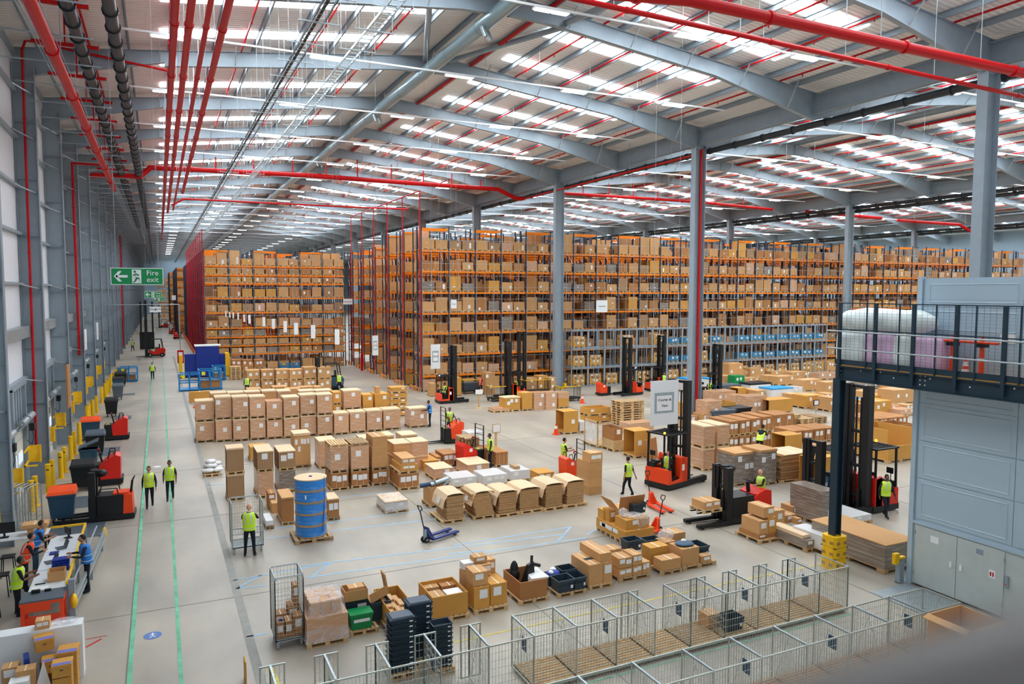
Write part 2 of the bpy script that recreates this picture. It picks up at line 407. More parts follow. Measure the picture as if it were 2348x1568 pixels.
# valley beams and columns
for vi in range(3):
    x = V0+vi*2*HALF
    mb = MB().use('steel'); mb.box(x-.012, 5, 18.75, x+.012, YEND, 19.75)
    mb.box(x-.2, 5, 18.72, x+.2, YEND, 18.76); mb.box(x-.2, 5, 19.72, x+.2, YEND, 19.76)
    tag(mb.build('valley_beam'), '%s grey valley beam from the left, carried on the tall columns'%nth(vi), 'roof beam', None, 'structure')
    mb = MB().use('steel')
    mb.box(-.44, -.24, .02, -.41, .24, 18.72); mb.box(.41, -.24, .02, .44, .24, 18.72); mb.box(-.41, -.012, .02, .41, .012, 18.72)
    mb.box(-.36, -.18, .02, .36, -.165, 18.72) if False else None
    mb.use('steel_l').box(-.45, -.3, 0, .45, .3, .03)
    cm = mb.mesh('column')
    for k in range(0, 12):
        yy = Y0+2*k*PITCH
        if yy > YEND: break
        e = link('steel_column', cm, loc=(x, yy, 0))
        tag(e, 'tall grey steel column, %s from the camera in the %s column line'%(nth(k), nth(vi)), 'column', 'tall columns under the roof valleys')
    # black drain pipes beside each valley
    for j, dx in enumerate((.55, .95) if vi else (.6,)):
        long_pipe(x+dx, 18.35-(.35*j), 5, YEND-15, .19, 'blkpipe', 'drain_pipe', 'black drain pipe%s beside the %s valley beam'%((', lower one,' if j else ''), nth(vi)), 'pipe', None, 2.4)
# galvanised duct along the ridge and two braces
mb = MB().use('duct'); mb.cyl((13.6, 8, 21.0), (13.6, YEND-15, 21.0), .33, 20)
for y in range(12, 120, 4): mb.cyl((13.6, y, 21.0), (13.6, y+.12, 21.0), .345, 20)
dct = tag(mb.build('air_duct'), 'long round galvanised air duct running under the roof ridge', 'duct')
mb = MB().use('steel_l')
for y in (31.5, 50, 70): 
    for dd in (-.25, .2): mb.cyl((13.6+dd, y+dd, 20.75), (13.75+dd, y+dd-.1, 20.3), .11, 10)
mb.build('nozzle', dct)
def brace(a, b, label):
    mb = MB().use('steel'); mb.cyl(a, b, .14, 12); tag(mb.build('roof_brace'), label, 'brace')
brace(ony(985, 5, 30.6), ony(975, 140, 40), 'upright grey tube brace joining the two nearest rafters left of duct')
brace(ony(1350, 45, 30.7), ony(1030, 140, 40.0), 'long grey tube brace running from rafter to rafter right of duct')
brace(ony(1300, 52, 30.5), ony(1560, -60, 21), 'grey tube brace continuing to upper right at the photo top edge')
# red mains
def roofz(x):
    i = max(0, math.floor((x+4.3)/(2*HALF))); return RIDGE-SL*abs(x-(V0-HALF+i*2*HALF))
def red_run(pts, r, label, n=10, drops=()):
    mb = MB().use('red').tube(pts, r, n)
    for p in pts: mb.ell(p, r*1.05, r*1.05, r*1.05, 8, 6)
    for a, b in zip(pts, pts[1:]):
        a = Vector(a); b = Vector(b); ln = (b-a).length; d = (b-a)/ln; t = 3.0
        while t < min(ln, 60): mb.cyl(a+d*(t-.06), a+d*(t+.06), r*1.25, n); t += 6.0
    for a, b, q in drops: mb.cyl(a, b, q, 6)
    for a, b in zip(pts, pts[1:]):
        a = Vector(a); b = Vector(b); ln = (b-a).length
        if abs(a.z-b.z) < .6*ln:
            for i in range(min(14, max(1, int(ln/5)))):
                p = a.lerp(b, (i+.5)/min(14, max(1, int(ln/5)))); zr_ = roofz(p.x)
                if zr_ > p.z+.1: mb.use('steel_l').box(p.x-.01, p.y-.01, p.z, p.x+.01, p.y+.01, zr_+.26); mb.use('red')
    return tag(mb.build('sprinkler_main'), label, 'pipe')
zc = 17.0
red_run([ony(1230, -30, 17.0), ony(1580, 0, 17), ony(2348, 168, 17.2), ony(2600, 226, 17.2)], .17, 'thick red sprinkler main crossing the upper right of the photo')
red_run([ony(1240, -20, 19.5), ony(2232, 197, 19.9), ony(2500, 255, 19.9)], .085, 'thinner red sprinkler main below the thick one at upper right')
for j, (xa, ya, xb, yb, r) in enumerate(((403, 0, 371, 560, .115), (440, 0, 385, 510, .115), (484, 0, 397, 480, .085), (527, 0, 419, 456, .115))):
    z = 17.0; a = at(xa, ya, z); xx = a.x; e = onx(xb, yb, xx)
    a2 = Vector((xx, 10, z)); b2 = Vector((xx, e.y, z))
    red_run([a2, b2], r, '%s of four parallel red pipes hung under the roof at upper left'%nth(j))
a = at(145, 210, 16.3)
red_run([(-2.75, 12, 16.3), (-2.75, 62, 16.3)], .17, 'thick red pipe nearest the left wall, running away under the roof')
# red branch main across the hall with droppers from the roof
yR = 66.0
P = lambda px, py, y=yR: ony(px, py, y)
drops = []
for px, t, b_ in ((495,360,392),(582,362,397),(671,365,402),(748,370,407),(820,366,412),(898,378,418),(971,392,424),(1036,398,430),(1102,412,434)):
    p = P(px, b_); drops.append((p, Vector((p.x, p.y, p.z+ (P(px, t).z-p.z))), .06))
red_run([P(212,402), P(322,404), P(345,384), P(700,402), P(1085,430), P(1142,434), P(1183,455), P(1200,455)], .2, 'thick red main crossing the hall in front of the racks', drops=drops)
red_run([(V0-.3, 66, 18.0), (V0-.3, 40.2, 18.1)], .07, 'thin red pipe running beside the first valley beam')
yR = 66.0; dr = []
for px, t, b_ in ((1337,424,447),(1396,420,450),(1452,424,453),(1508,432,457),(1560,440,462),(1704,452,468)):
    p = P(px, b_); dr.append((p, P(px, t), .05))
red_run([P(1290,443), P(1590,462), P(1770,480)], .15, 'red main continuing into the second roof span', drops=dr)
yR = 100.
red_run([P(1850,485), P(2020,500)], .2, 'short red main far away in the second roof span'); red_run([P(2060,505), P(2200,515), P(2225,530)], .2, 'short red main far away near the right column')
red_run([ony(419,456,73), ony(790,474,73), ony(935,480,73)], .08, 'thin red pipe crossing the hall just behind the thick main')
red_run([ony(395,470,60), ony(420,457,60.2)], .07, 'short red offset joining the parallel red pipes')
red_run([ony(385,165,40.3)+Vector((0,-.2,0)), ony(60,95,40.2)+Vector((0,-.2,0)), ony(52,118,40.2)+Vector((0,-.2,0)), Vector((-5.3, 39.9, 1.3))], .055, 'thin red pipe dropping down the face of the second wall column')
x_ = -5.1; y_ = Y0+4*PITCH-.3
red_run([(-3.2, y_, 17.6), (x_, y_, 17.6), (x_, y_, 4.5)], .08, 'thin red pipe dropping down a wall column near the red main')
red_run([(-5.1, Y0+11*PITCH-.3, 17), (-5.1, Y0+11*PITCH-.3, .5)], .12, 'far red pipe dropping down the left wall beside the far forklift')
for j, (xa, ya) in enumerate(((205,170),(283,200))):
    p = at(xa, ya, 18.0); long_pipe(p.x, 18.0, 10, YEND-20, .2, 'blkpipe', 'drain_pipe', '%s of two fat black pipes hung under the roof beside the left wall'%nth(j), 'pipe', None, 1.7, 12)
# red cross brackets and cable ladders
mb = MB().use('steel_l'); lad = []
for q, px0 in enumerate(((690, 25), (760, 75))):
    p = at(px0[0]-40, px0[1]+160, 18.2); x = p.x
    mb = MB().use('ink' if q == 0 else 'steel_l'); mb.box(x-.22, 8, 18.2, x-.19, YEND-30, 18.3); mb.box(x+.19, 8, 18.2, x+.22, YEND-30, 18.3)
    if q == 0: mb.box(x-.12, 8, 18.21, x-.02, YEND-30, 18.27)
    mb.use('steel_l')
    y = 10
    while y < 130: mb.box(x-.2, y, 18.2, x+.2, y+.03, 18.23); y += .45
    o = tag(mb.build('cable_ladder'), 'cable ladder %s hung under the roof left of the duct'%('with black cables' if q == 0 else 'of bright wire'), 'cable tray')
    mb = MB().use('steel_l'); mb.box(x-.7, 0, 18.14, x+.7, .05, 18.18)
    for d_ in (-.65, .65): mb.box(x+d_, 0, 18.16, x+d_+.015, .015, roofz(x)+.2)
    hm_ = mb.mesh('hanger'); y = 12
    while y < 150: link('hanger', hm_, o, (0, y, 0)); y += 2.4
mb = MB().use('steel_l'); x = at(160, 200, 16.8).x
for i in range(7): mb.bar((x-.5+i*.12, 9, 16.8-.03*i), (x-.2+i*.05, 120, 17.6), .02)
for i in range(40): mb.box(-4.6, 14+i*3.2, 16.7, -1.6, 14.04+i*3.2, 16.74)
tag(mb.build('cable_bundle'), 'thin pale cables strung on brackets beside the left wall', 'cable')
for i in range(10):
    y = Y0+i*4.8+4
    mb = MB().use('red').box(-4.2, y, 18.55, -1.9, y+.12, 18.68).box(-3.1, y+.04, 18.68, -3.04, y+.1, 20.3); tag(mb.build('pipe_bracket'), 'red pipe bracket under the left eaves, %s from the camera'%nth(i), 'bracket', 'red brackets under the left eaves')
# lighting trunking with lamps, one line across each bay
ln = 0
lamp = MB().use('white'); lamp.box(-.75, -.17, -.02, .75, .17, .06); lamp = lamp.mesh('lamp_housing')
ldf = MB().use('lamp'); ldf.box(-.70, -.13, -.05, -.04, .13, -.02); ldf.box(.04, -.13, -.05, .70, .13, -.02); ldf = ldf.mesh('lamp_diffuser')
for k in range(-1, 24):
    for hb in ((0.5,) ):
        y = Y0+(k+hb)*PITCH; z = 19.75
        for si, (xa, xb) in enumerate(((-1.2, 31.0), (35.5, 68.5), (72, 105))):
            if si == 2 and k > 10: continue
            zz = z if si == 0 else 19.4
            mb = MB().use('white').box(xa, y-.035, zz, xb, y+.035, zz+.08); mb.use('steel_l')
            if k < 9:
                x = xa+1
                while x < xb: mb.box(x, y, zz+.08, x+.012, y+.012, roofz(x)+.2); x += 3.1
            t = tag(mb.build('light_trunking'), 'white lighting rail across the %s bay of the %s roof span'%(nth(k+1), SIDE[si]), 'lighting rail', 'white lighting rails under the roof')
            for j in range(5 if k < 12 else 3):
                x = xa+1.9+j*6.6
                if k > 8 and k >= 12: x = xa+4+j*11
                o = link('ceiling_lamp', lamp, loc=(x, y, zz-.06)); ln += 1
                tag(o, '%s lamp from the left on the %s lighting rail, %s roof span'%(nth(j), nth(k+1), SIDE[si]), 'ceiling light', 'ceiling lamps on the lighting rails')
                link('diffuser', ldf, o)
mb = MB().use('farwall'); mb.box(144.6, 0, 0, 145, YEND, 20.5); tag(mb.build('wall_right'), kind='structure')
# ================================================================== pallet racking
BAY = 2.56
def upright(mb, x, y0, y1, h, c='navy'):
    mb.use(c)
    for y in (y0, y1): mb.box(x-.05, y-.04, 0, x+.05, y+.04, h)
    mb.use('steel_l')
    z = .4; s = 0
    while z < h-1.3:
        a, b = (y0, y1) if s % 2 == 0 else (y1, y0)
        mb.bar((x, a, z), (x, b, z+1.1), .03); z += 1.1; s += 1
def beams(mb, x0, x1, y, z, c='orange'):
    mb.use(c).box(x0+.05, y-.03, z-.16, x1-.05, y+.03, z)
def frame_mesh(h, depth=1.1, c='navy'):
    mb = MB(); upright(mb, 0, 0, depth, h, c); return mb.mesh('upright_frame')
def beam_mesh(depth=1.1):
    mb = MB()
    for y in (0, depth): beams(mb, 0, BAY, y, 0)
    return mb.mesh('beam_pair')
FM = {}; BM = beam_mesh()
def pallet_mesh(w=1.0, d=.8, n=6, c='wood', h=.144):
    """unit pallet: deck boards, bearers, blocks and bottom boards; origin at the near left corner"""
    mb = MB().use(c); bw = w/n*.74
    for i in range(n):
        x = (w-bw)*i/(n-1); mb.box(x, 0, h-.022, x+bw, d, h)
    for y in (0, d/2-.05, d-.1):
        mb.box(0, y, h-.044, w, y+.1, h-.022); mb.box(0, y, 0, w, y+.1, .02)
        for x in (0, w/2-.06, w-.12): mb.box(x, y, .02, x+.12, y+.1, h-.044)
    return mb.mesh('pallet')
PM = {'wood': pallet_mesh(1, 1, 7), 'woodd': pallet_mesh(1, 1, 7, 'woodd')}
CM = {}
def carton_mesh(kind):
    """unit carton: body, tape seam across the lid, seams; origin near left corner"""
    if kind in CM: return CM[kind]
    mb = MB(); body = {'strap':'cardd','gold':'cardy','lid':'card'}.get(kind, kind); mb.use(body).box(0,0,0,1,1,1)
    if kind in ('card','cardd','cardy','lid','strap','gold','pale'):
        mb.use('tape').box(.46,-.002,.995,.53,1.0,1.003)
    if kind == 'strap':
        for x in (.3, .68): mb.box(x, -.006, 0, x+.014, 1, 1.006)
    if kind in ('lid',): mb.use('card').box(-.015,-.015,.82,1.015,1.015,1.01)
    if kind in ('strap','gold'): mb.use(body).box(-.012,-.012,.86,1.012,1.012,1.008)
    CM[kind] = mb.mesh('carton'); return CM[kind]
LBL = None
def paper(o, x, y, z, w, h, face='y', m='label', name='label'):
    mb = MB().use(m)
    if face == 'y': mb.box(x, y-.006, z, x+w, y-.001, z+h)
    elif face == 'x': mb.box(x-.006, y, z, x-.001, y+w, z+h)
    else: mb.box(x, y, z+.001, x+w, y+h, z+.006)
    return mb.build(name, o)
NROW = {'far': 0}
RK = random.Random(11)
kinds = ['card','card','card','cardd','lid','wrap','card','flatg','strap','gold','wrapg']
_slots = []
def rack(name_lbl, x0, nb, y0, levels, h, double=True, detail=True, mesh_front=False, top_every=0, redends=False, slots='all', group=None, side=True):
    """one racking run: frames, beams, front netting. Levels = beam tops"""
    r = empty('pallet_rack', (x0, y0, 0), 0, name_lbl, 'racking', group)
    if h not in FM: FM[h] = frame_mesh(h)
    ydeps = (0, 1.25) if double else (0,)
    fmb = MB(); bmb = MB(); nf = 0
    for di, yd in enumerate(ydeps):
        for i in range(nb+1):
            if detail and di == 0 and i < 50:
                link('upright_frame', FM[h], r, (i*BAY, yd, 0)); nf += 1
            else: upright(fmb, i*BAY, yd, yd+1.1, h)
        for i in range(nb):
            for li, z in enumerate(levels):
                if detail and di == 0 and (i*len(levels)+li) < 95: link('beam_pair', BM, r, (i*BAY, yd, z))
                else:
                    for yy in (yd, yd+1.1): beams(bmb, i*BAY, (i+1)*BAY, yy, z)
    if fmb.v: tag(fmb.build('upright_frames', r), kind='stuff')
    if bmb.v: tag(bmb.build('beams', r), kind='stuff')
    if top_every:
        mb = MB()
        for i in range(0, nb, top_every): beams(mb, i*BAY, (i+1)*BAY, .0, h-.15); beams(mb, i*BAY+.0, (i+1)*BAY, .6, h-.2)
        tag(mb.build('top_beam', r), kind='stuff')
    if mesh_front:
        mb = MB().use('steel_l'); x = .0
        while x < nb*BAY: mb.box(x-.014, -.2, .3, x+.014, -.17, h-.4); x += BAY/3
        z = 1.9
        while z < h-.5: mb.box(0, -.2, z, nb*BAY, -.18, z+.025); z += 1.05
        tag(mb.build('net_frame', r), kind='stuff')
    # foot guards
    mb = MB().use('orange')
    for yd in ydeps:
        mb.tube([(-.35, yd, 0), (-.35, yd, .4), (-.35, yd+1.1, .4), (-.35, yd+1.1, 0)], .05, 6)
    mb.build('end_guard', r)
    return r
def slot_goods(x0, nb, y0, levels, h, rng, fill=.93, yoff=.05, big=1.0, per=2, first=0):
    """what stands in the slots; returns list (x,y,z,w,d,hh,kind)"""
    out = []
    lv = [0.0]+list(levels)
    for i in range(first, nb):
        for li, z in enumerate(lv):
            gap = (lv[li+1]-.13 if li+1 < len(lv) else h+.3)-z
            for s in range(per):
                if rng.random() > fill: continue
                w = 1.02+.12*rng.random(); hh = min(gap-.144-.12, big*(.62+.3*rng.random()) if rng.random() < .8 else gap*.72)
                if gap < 1.25: hh = gap-.30
                xx = x0+i*BAY+.1+s*(BAY-.12)/per+.03*rng.random(); ky = rng.random()
                out.append((xx, y0+yoff, z, w, .95, max(.4, hh), kinds[int(rng.random()*len(kinds))]))
    return out
LV1 = [1.83,2.8,3.78,4.8,6.5,8.1,9.75,10.7,11.68]; LV2 = [1.45,3.3,5.25,7.0,8.85,10.72,12.55]
H1 = 13.5; H2 = 14.6
rack('long orange and navy pallet racking, left block front row behind blue cages', 4.54, 6, 88.0, LV1, H1, True, True, True, 2)
rack('long orange and navy pallet racking, right block front row behind tall columns', 20.85, 35, 62.3, LV2, H2, True, True, True, 2)
goods = slot_goods(4.54, 6, 88.0, LV1, H1, RK, .97)
goodsR = slot_goods(20.85, 35, 62.3, LV2, H2, RK, .93, big=1.0)
# rows behind: right block
far = slot_goods(20.85, 35, 63.6, LV2, H2, RK, .75)+slot_goods(4.54, 6, 89.3, LV1, H1, RK, .8)
for i, y in enumerate((67.4, 72.5, 77.6, 82.7, 87.8)):
    rack('orange pallet racking row, %s behind the right block front row'%nth(i), 20.85, 35 if i < 2 else 14, y, LV2 if i < 3 else LV1, H2 if i < 2 else 13.6, True, i < 2, False, 3)
    far += slot_goods(20.85, 5, y, LV2 if i < 3 else LV1, H2, RK, .95)
    far += slot_goods(20.85, 35 if i < 2 else 14, y, (LV2 if i < 3 else LV1)[-1:] , H2, RK, .8, first=5) if i < 3 else []
    far += [g for g in slot_goods(20.85, 35 if i < 2 else 14, y, LV2, H2, RK, .93, first=5)]
    goodsR += []
# rows behind: left block, ends along the walkway, each with a red sprinkler drop
for i in range(1, 15):
    y = 88+5.1*i
    rack('orange pallet racking row end, %s behind the left block front row'%nth(i-1), 4.54, 6, y, LV1, H1, True, False, False, 3)
    far += [g for g in slot_goods(4.54, 6, y, LV1, H1, RK, .9) if g[0] < 7.2 or g[2] > 11]
for i, (xx, yy, n, nb) in enumerate(((-.0+3.4, 168, 14, 3), (2.6, 215, 10, 3))):
    for k in range(n):
        rack('far orange racking row, %s of the %s distant group beside the walkway'%(nth(k), nth(i)), xx, nb, yy+k*3.2, LV1, 13.6, False, False, False, 1)
        far += [g for g in slot_goods(xx, nb, yy+k*3.2, LV1, H1, RK, .9) if k == 0 or g[0] < xx+1.5]
rack('small dark racking at the very end of the walkway', 0.0, 1, 262, LV1, 13, False, False); far += slot_goods(-.6, 2, 261, LV1, 13, RK, 1)
for i in range(3):
    y = 92.9+5.1*i
# red sprinkler drops in front of rack ends
mbh = []
def drop(x, y, ztop, label, zb=.5, r=.05):
    mb = MB().use('red'); mb.cyl((0,0,zb), (0,0,ztop), r, 7)
    return tag(mb.build('sprinkler_riser', loc=(x, y, 0)), label, 'pipe', None)
for i, y in enumerate((62.1, 67.2, 72.3, 77.4, 82.5, 87.6)):
    drop(20.65, y, 17.6 if i < 5 else 17.6, 'bright red upright sprinkler pipe at rack end, %s from the camera'%nth(i))
tag(MB().use('red').cyl((20.65,62.1,17.6),(20.65,87.6,17.6),.055,7).build('sprinkler_main'), 'thin red pipe joining the tops of the upright pipes at rack ends', 'pipe')
for i in range(11):
    drop(4.4, 87.9+5.1*i, 15.6, 'dark red upright pipe along the left racking ends, %s from the camera'%nth(i))
tag(MB().use('red').box(4.2, 87, .1, 4.35, 160, .45).build('kerb_rail'), 'low red and orange kerb rail along the left rack ends', 'rail')
# ---- goods: the largest-looking individually, the rest as one mass
def place_goods(lst, lab, grp, limit, pallets=True):
    lst = sorted(lst, key=lambda g: (g[0]**2+g[1]**2)/(g[5]+.3))
    seen = {}
    for n, g in enumerate(lst[:limit]):
        x, y, z, w, d, hh, k = g
        c = link('rack_carton', carton_mesh(k), loc=(x, y, z+.144), scale=(w, d, hh))
        tag(c, lab(g), 'carton', grp)
        p = link('rack_pallet', PM['wood'], loc=(x-.02, y-.02, z), scale=(w+.06, d+.05, 1))
        tag(p, 'pallet under the '+lab(g), 'pallet', grp+' pallets')
    mbs = {}
    rest = lst[limit:]
    return rest
def lab_left(g):
    li = ([0]+LV1).index(g[2]); i = int((g[0]-4.54)/BAY*2)
    return '%s load, level %s, slot %s of left racking'%({'wrap':'film wrapped','wrapg':'grey wrapped','gold':'golden carton','flatg':'packed board'}.get(g[6],'brown carton'), nth(li), nth(i))
def lab_right(g):
    li = ([0]+LV2).index(g[2]); i = int((g[0]-20.85)/BAY*2)
    return '%s load, level %s, slot %s of right racking'%({'wrap':'film wrapped','wrapg':'grey wrapped','gold':'golden carton','flatg':'packed board'}.get(g[6],'brown carton'), nth(li), nth(i))
r1 = place_goods(goods, lab_left, 'loads in the left racking front row', 110)
r2 = place_goods(goodsR, lab_right, 'loads in the right racking front row', 190)
rest = r1+r2+far
by = {}
pmb = MB().use('wood')
for (x,y,z,w,d,hh,k) in rest:
    k = {'strap':'cardd','gold':'cardy','lid':'card'}.get(k, k)
    by.setdefault(k, MB().use(k)).box(x, y, z+.144, x+w, y+d, z+.144+hh)
    pmb.box(x-.02, y-.02, z+.1, x+w+.04, y+d, z+.13)
    for q in (0, .45, .9): pmb.box(x+q*w-.02, y-.02, z, x+q*w+.1, y+d, z+.1)
root = MB()
allmb = MB()
for k, b_ in by.items():
    allmb.use(k); o_ = len(allmb.v); allmb.v += b_.v
    for f in b_.f: allmb.f.append([i+o_ for i in f]); allmb.m.append(allmb.cur); allmb.sm.append(False)
tag(allmb.build('racked_cartons'), 'mass of smaller cartons filling the farther racking', 'cartons', None, 'stuff')
tag(pmb.build('racked_pallets'), 'pallets under the cartons of the farther racking', 'pallets', None, 'stuff')
# small white labels on the front-row cartons
mb = MB().use('label'); rr_ = random.Random(5)
for g in goods+goodsR:
    if rr_.random() < .45:
        x,y,z,w,d,hh,k = g; a = x+.15+rr_.random()*(w-.45); mb.box(a, y-.012, z+.2+hh*.5*rr_.random(), a+.16+.08*rr_.random(), y-.004, z+.42+hh*.4*rr_.random()) if hh > .5 else None
tag(mb.build('carton_labels'), 'white paper labels stuck on the racked cartons', 'labels', None, 'stuff')
# ================================================================== goods on the floor
RG = random.Random(3)
def open_mesh(kind='card', t=.03, cut=None, dark='cardin'):
    """unit open box: walls with thickness, inside darker board; cut='front' leaves the near side low, 'side' stands it open sideways"""
    key = ('open', kind, cut)
    if key in CM: return CM[key]
    mb = MB().use(kind)
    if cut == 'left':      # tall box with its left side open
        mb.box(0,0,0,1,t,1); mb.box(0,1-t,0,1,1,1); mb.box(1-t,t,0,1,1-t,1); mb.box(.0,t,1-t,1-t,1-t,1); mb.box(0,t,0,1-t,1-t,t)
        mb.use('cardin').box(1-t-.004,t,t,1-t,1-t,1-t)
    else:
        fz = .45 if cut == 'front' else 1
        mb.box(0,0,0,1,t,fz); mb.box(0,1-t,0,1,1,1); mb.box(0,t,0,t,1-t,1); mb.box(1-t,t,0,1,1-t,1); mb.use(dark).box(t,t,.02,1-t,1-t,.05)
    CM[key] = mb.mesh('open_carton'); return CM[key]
def flat_mesh(n=22, seed=1, lean=0.0, lid=True):
    key = ('flat', n, seed, lean)
    if key in CM: return CM[key]
    r = random.Random(seed); mb = MB()
    for i in range(n):
        a, b_ = r.uniform(-.02,.02), r.uniform(-.015,.015); mb.use('cardd' if i % 2 else 'woodd')
        z0 = i/n; mb.box(a-lean*(z0*0+1-z0)*-.0+lean*z0, b_, z0, 1+a+lean*z0, 1+b_, (i+.86)/n)
    CM[key] = mb.mesh('flat_cartons'); return CM[key]
ITEMS = []
def zbase(st): return st['z1']
def goods_unit(x, y, z, w, d, h, kind, label, rz=0, group=None, name=None, cat=None):
    """one thing: a carton, wrapped load, open box or packed stack of board at this place"""
    nm = name or {'wrap':'wrapped_carton_load','wrapg':'wrapped_board_load','wrapw':'white_wrapped_load','wrapb':'wrapped_load','flat':'flat_carton_stack','open':'open_carton','openf':'open_carton','openl':'open_carton','opend':'open_carton'}.get(kind, 'carton')
    if kind == 'flat': me = flat_mesh(int(max(6, h/.055)), int(x*7) % 4)
    elif kind == 'open': me = open_mesh('cardy')
    elif kind == 'opend': me = open_mesh('cardd')
    elif kind == 'openf': me = open_mesh('cardy', cut='front')
    elif kind == 'openl': me = open_mesh('cardy', cut='left')
    else: me = carton_mesh(kind)
    o = link(nm, me, loc=(x, y, z), rz=rz, scale=(w, d, h))
    tag(o, label, cat or {'wrap':'wrapped load','wrapg':'wrapped load','wrapw':'wrapped load','flat':'stack of flat boxes'}.get(kind, 'cardboard box'), group)
    return o
def put_pallet(x, y, z, w, d, label, mt='wood', group=None):
    o = link('pallet', PM[mt], loc=(x, y, z), scale=(w, d, 1)); return tag(o, label, 'pallet', group)
def parts_label(o, w, d, h, n=1, kinds_=('label',), side='y'):
    """paper labels stuck on the near face, as a part in the carton's own unit frame"""
    for i in range(n):
        mb = MB().use(kinds_[i % len(kinds_)]); pw, ph = .24/w, .26/h
        pw = min(pw, .75/n); ph = min(ph, .4)
        a = .05+.9*i/n+RG.uniform(0, max(.001, .9/n-pw)); c = RG.uniform(.35, .9-ph)
        if side == 'y': mb.box(a, -.012/d, c, a+pw, -.004/d, c+ph)
        else: mb.box(-.012/w, a, c, -.004/w, a+pw, c+ph)
        l_ = mb.build('paper_label', o)
def G(px, py, rx, ty, d, kind, label, tiers=1, pal='wood', lab=1, y=None, z0=0, lid=None, group=None, inset=.03, rz=0, film=False):
    """surveyed load: near bottom corner (px,py), right end rx of its near edge, top ty, depth d in metres"""
    if y is None: c = at(px, py, z0)
    else: q = ony(px, py or 900, y); c = Vector((q.x, y, z0))
    x2 = ony(rx, py or 900, c.y).x; w = max(.3, x2-c.x); zt = zat(px, ty, (c.x, c.y)); H_ = zt-z0
    th = H_/tiers; z = z0; st = dict(x=c.x, y=c.y, w=w, d=d, z0=z0, z1=zt, objs=[])
    for t in range(tiers):
        if kind in ('gold','strap','card') and 0: pass
        tl = label if tiers == 1 else '%s, %s'%(label, ('lower one' if t == 0 else 'upper one') if tiers == 2 else ['bottom one','middle one','upper one','top one','topmost one'][t] if tiers < 5 else 'tier '+nth(t))
        hh = th
        if pal: put_pallet(c.x, c.y, z, w, d, 'pallet under the '+tl, pal); z += .146; hh -= .146
        hh = max(.08, hh)
        o = goods_unit(c.x+inset, c.y+inset, z, w-2*inset, d-2*inset, hh-.004, kind, tl, rz=rz, group=group)
        if lab: parts_label(o, w, d, hh, lab)
        if lid:
            MB().use(lid).box(-.02,-.02,.93,1.02,1.02,1.004).build('lid', o)
        if film:
            MB().use('film').box(-.02,-.02,-.02,1.02,1.02,1.02).build('stretch_film', o)
        st['objs'].append(o); z += hh
    return st
def ON(st, h, kind, label, fx=(0,1), fy=(0,1), pal=None, lab=1, rz=0):
    """another box on top of a load; fx, fy = share of its footprint"""
    z = st['z1']; x = st['x']+st['w']*fx[0]+.02; y = st['y']+st['d']*fy[0]+.02; w = st['w']*(fx[1]-fx[0])-.04; d = st['d']*(fy[1]-fy[0])-.04
    if pal: put_pallet(x, y, z+.002, w, d, 'pallet under the '+label, pal); z += .148
    o = goods_unit(x, y, z+.002, w, d, h, kind, label, rz=rz)
    if lab: parts_label(o, w, d, h, lab)
    return dict(x=x, y=y, w=w, d=d, z0=z, z1=z+h+.002, objs=[o])
# --- the long wall of film-wrapped cartons
edges = [449, 494, 534, 573, 611.5, 650.5, 689, 727.5, 765.5, 802, 840.5, 878.5, 920]
by_ = [1016,1014.6,1013,1010,1007.7,1005.7,1001.5,1000,998,994,991,987]
tops = [920, 911, 910.5, 910, 921, 911, 906, 905, 948, 945, 942, 939]
for i in range(12):
    two = i < 8
    G(edges[i]+.5, by_[i], edges[i+1]-.8, tops[i], 1.15, 'wrap', 'film wrapped carton load, %s from the left in the long wrapped wall'%nth(i), 2 if two else 1, 'woodd', 1, lid='pale' if i not in (4,) else None)
for i, (a, b_, ty) in enumerate(((482,520,902),(522,560,901),(561,598,899),(600,634,897),(636,668,897),(686,722,897),(724,762,896))):
    G(a, 0, b_, ty, 1.1, 'wrap' if i % 3 else 'card', 'wrapped carton load, %s from the left in the row behind the wall'%nth(i), 2, 'wood', 0, y=48.6, lid='pale')
G(763, 0, 783, 900, 1.1, 'gold', 'strapped golden carton just right of the high wrapped wall', 3, 'wood', 1, y=47.6)
G(787, 0, 829, 896, 1.2, 'wrap', 'tall wrapped load standing behind the low end of wall', 2, 'wood', 1, y=47.6, lid='pale')
G(831, 0, 856, 906, 1.1, 'gold', 'golden carton right of the tall wrapped load behind the wall', 2, 'wood', 1, y=47.6)
s = G(859, 0, 891, 904, 1.2, 'gold', 'wide golden carton between wrapped wall and crate tower', 2, 'wood', 1, y=47.7)
ON(s, .45, 'card', 'tiny carton on top of the wide golden carton', (.15,.5), (.2,.6), lab=0)
G(897, 957, 935, 889, 1.1, 'gold', 'golden crate in the tall tower right of the wrapped wall', 5, 'wood', 1)
G(939, 982, 981, 937, 1.15, 'wrap', 'lone wrapped carton load beside the man in blue vest', 1, 'woodd', 2, lid='pale')
for i, (a, b_, yy, ty) in enumerate(((566,600,50.5,893),(625,660,50,888),(655,690,49,893),(686,720,50,889),(722,738,51,888))):
    G(a, 0, b_, ty, 1.0, 'lid', 'pale carton top, %s from the left just beyond the wrapped wall'%nth(i), 1, None, 0, y=yy+2)
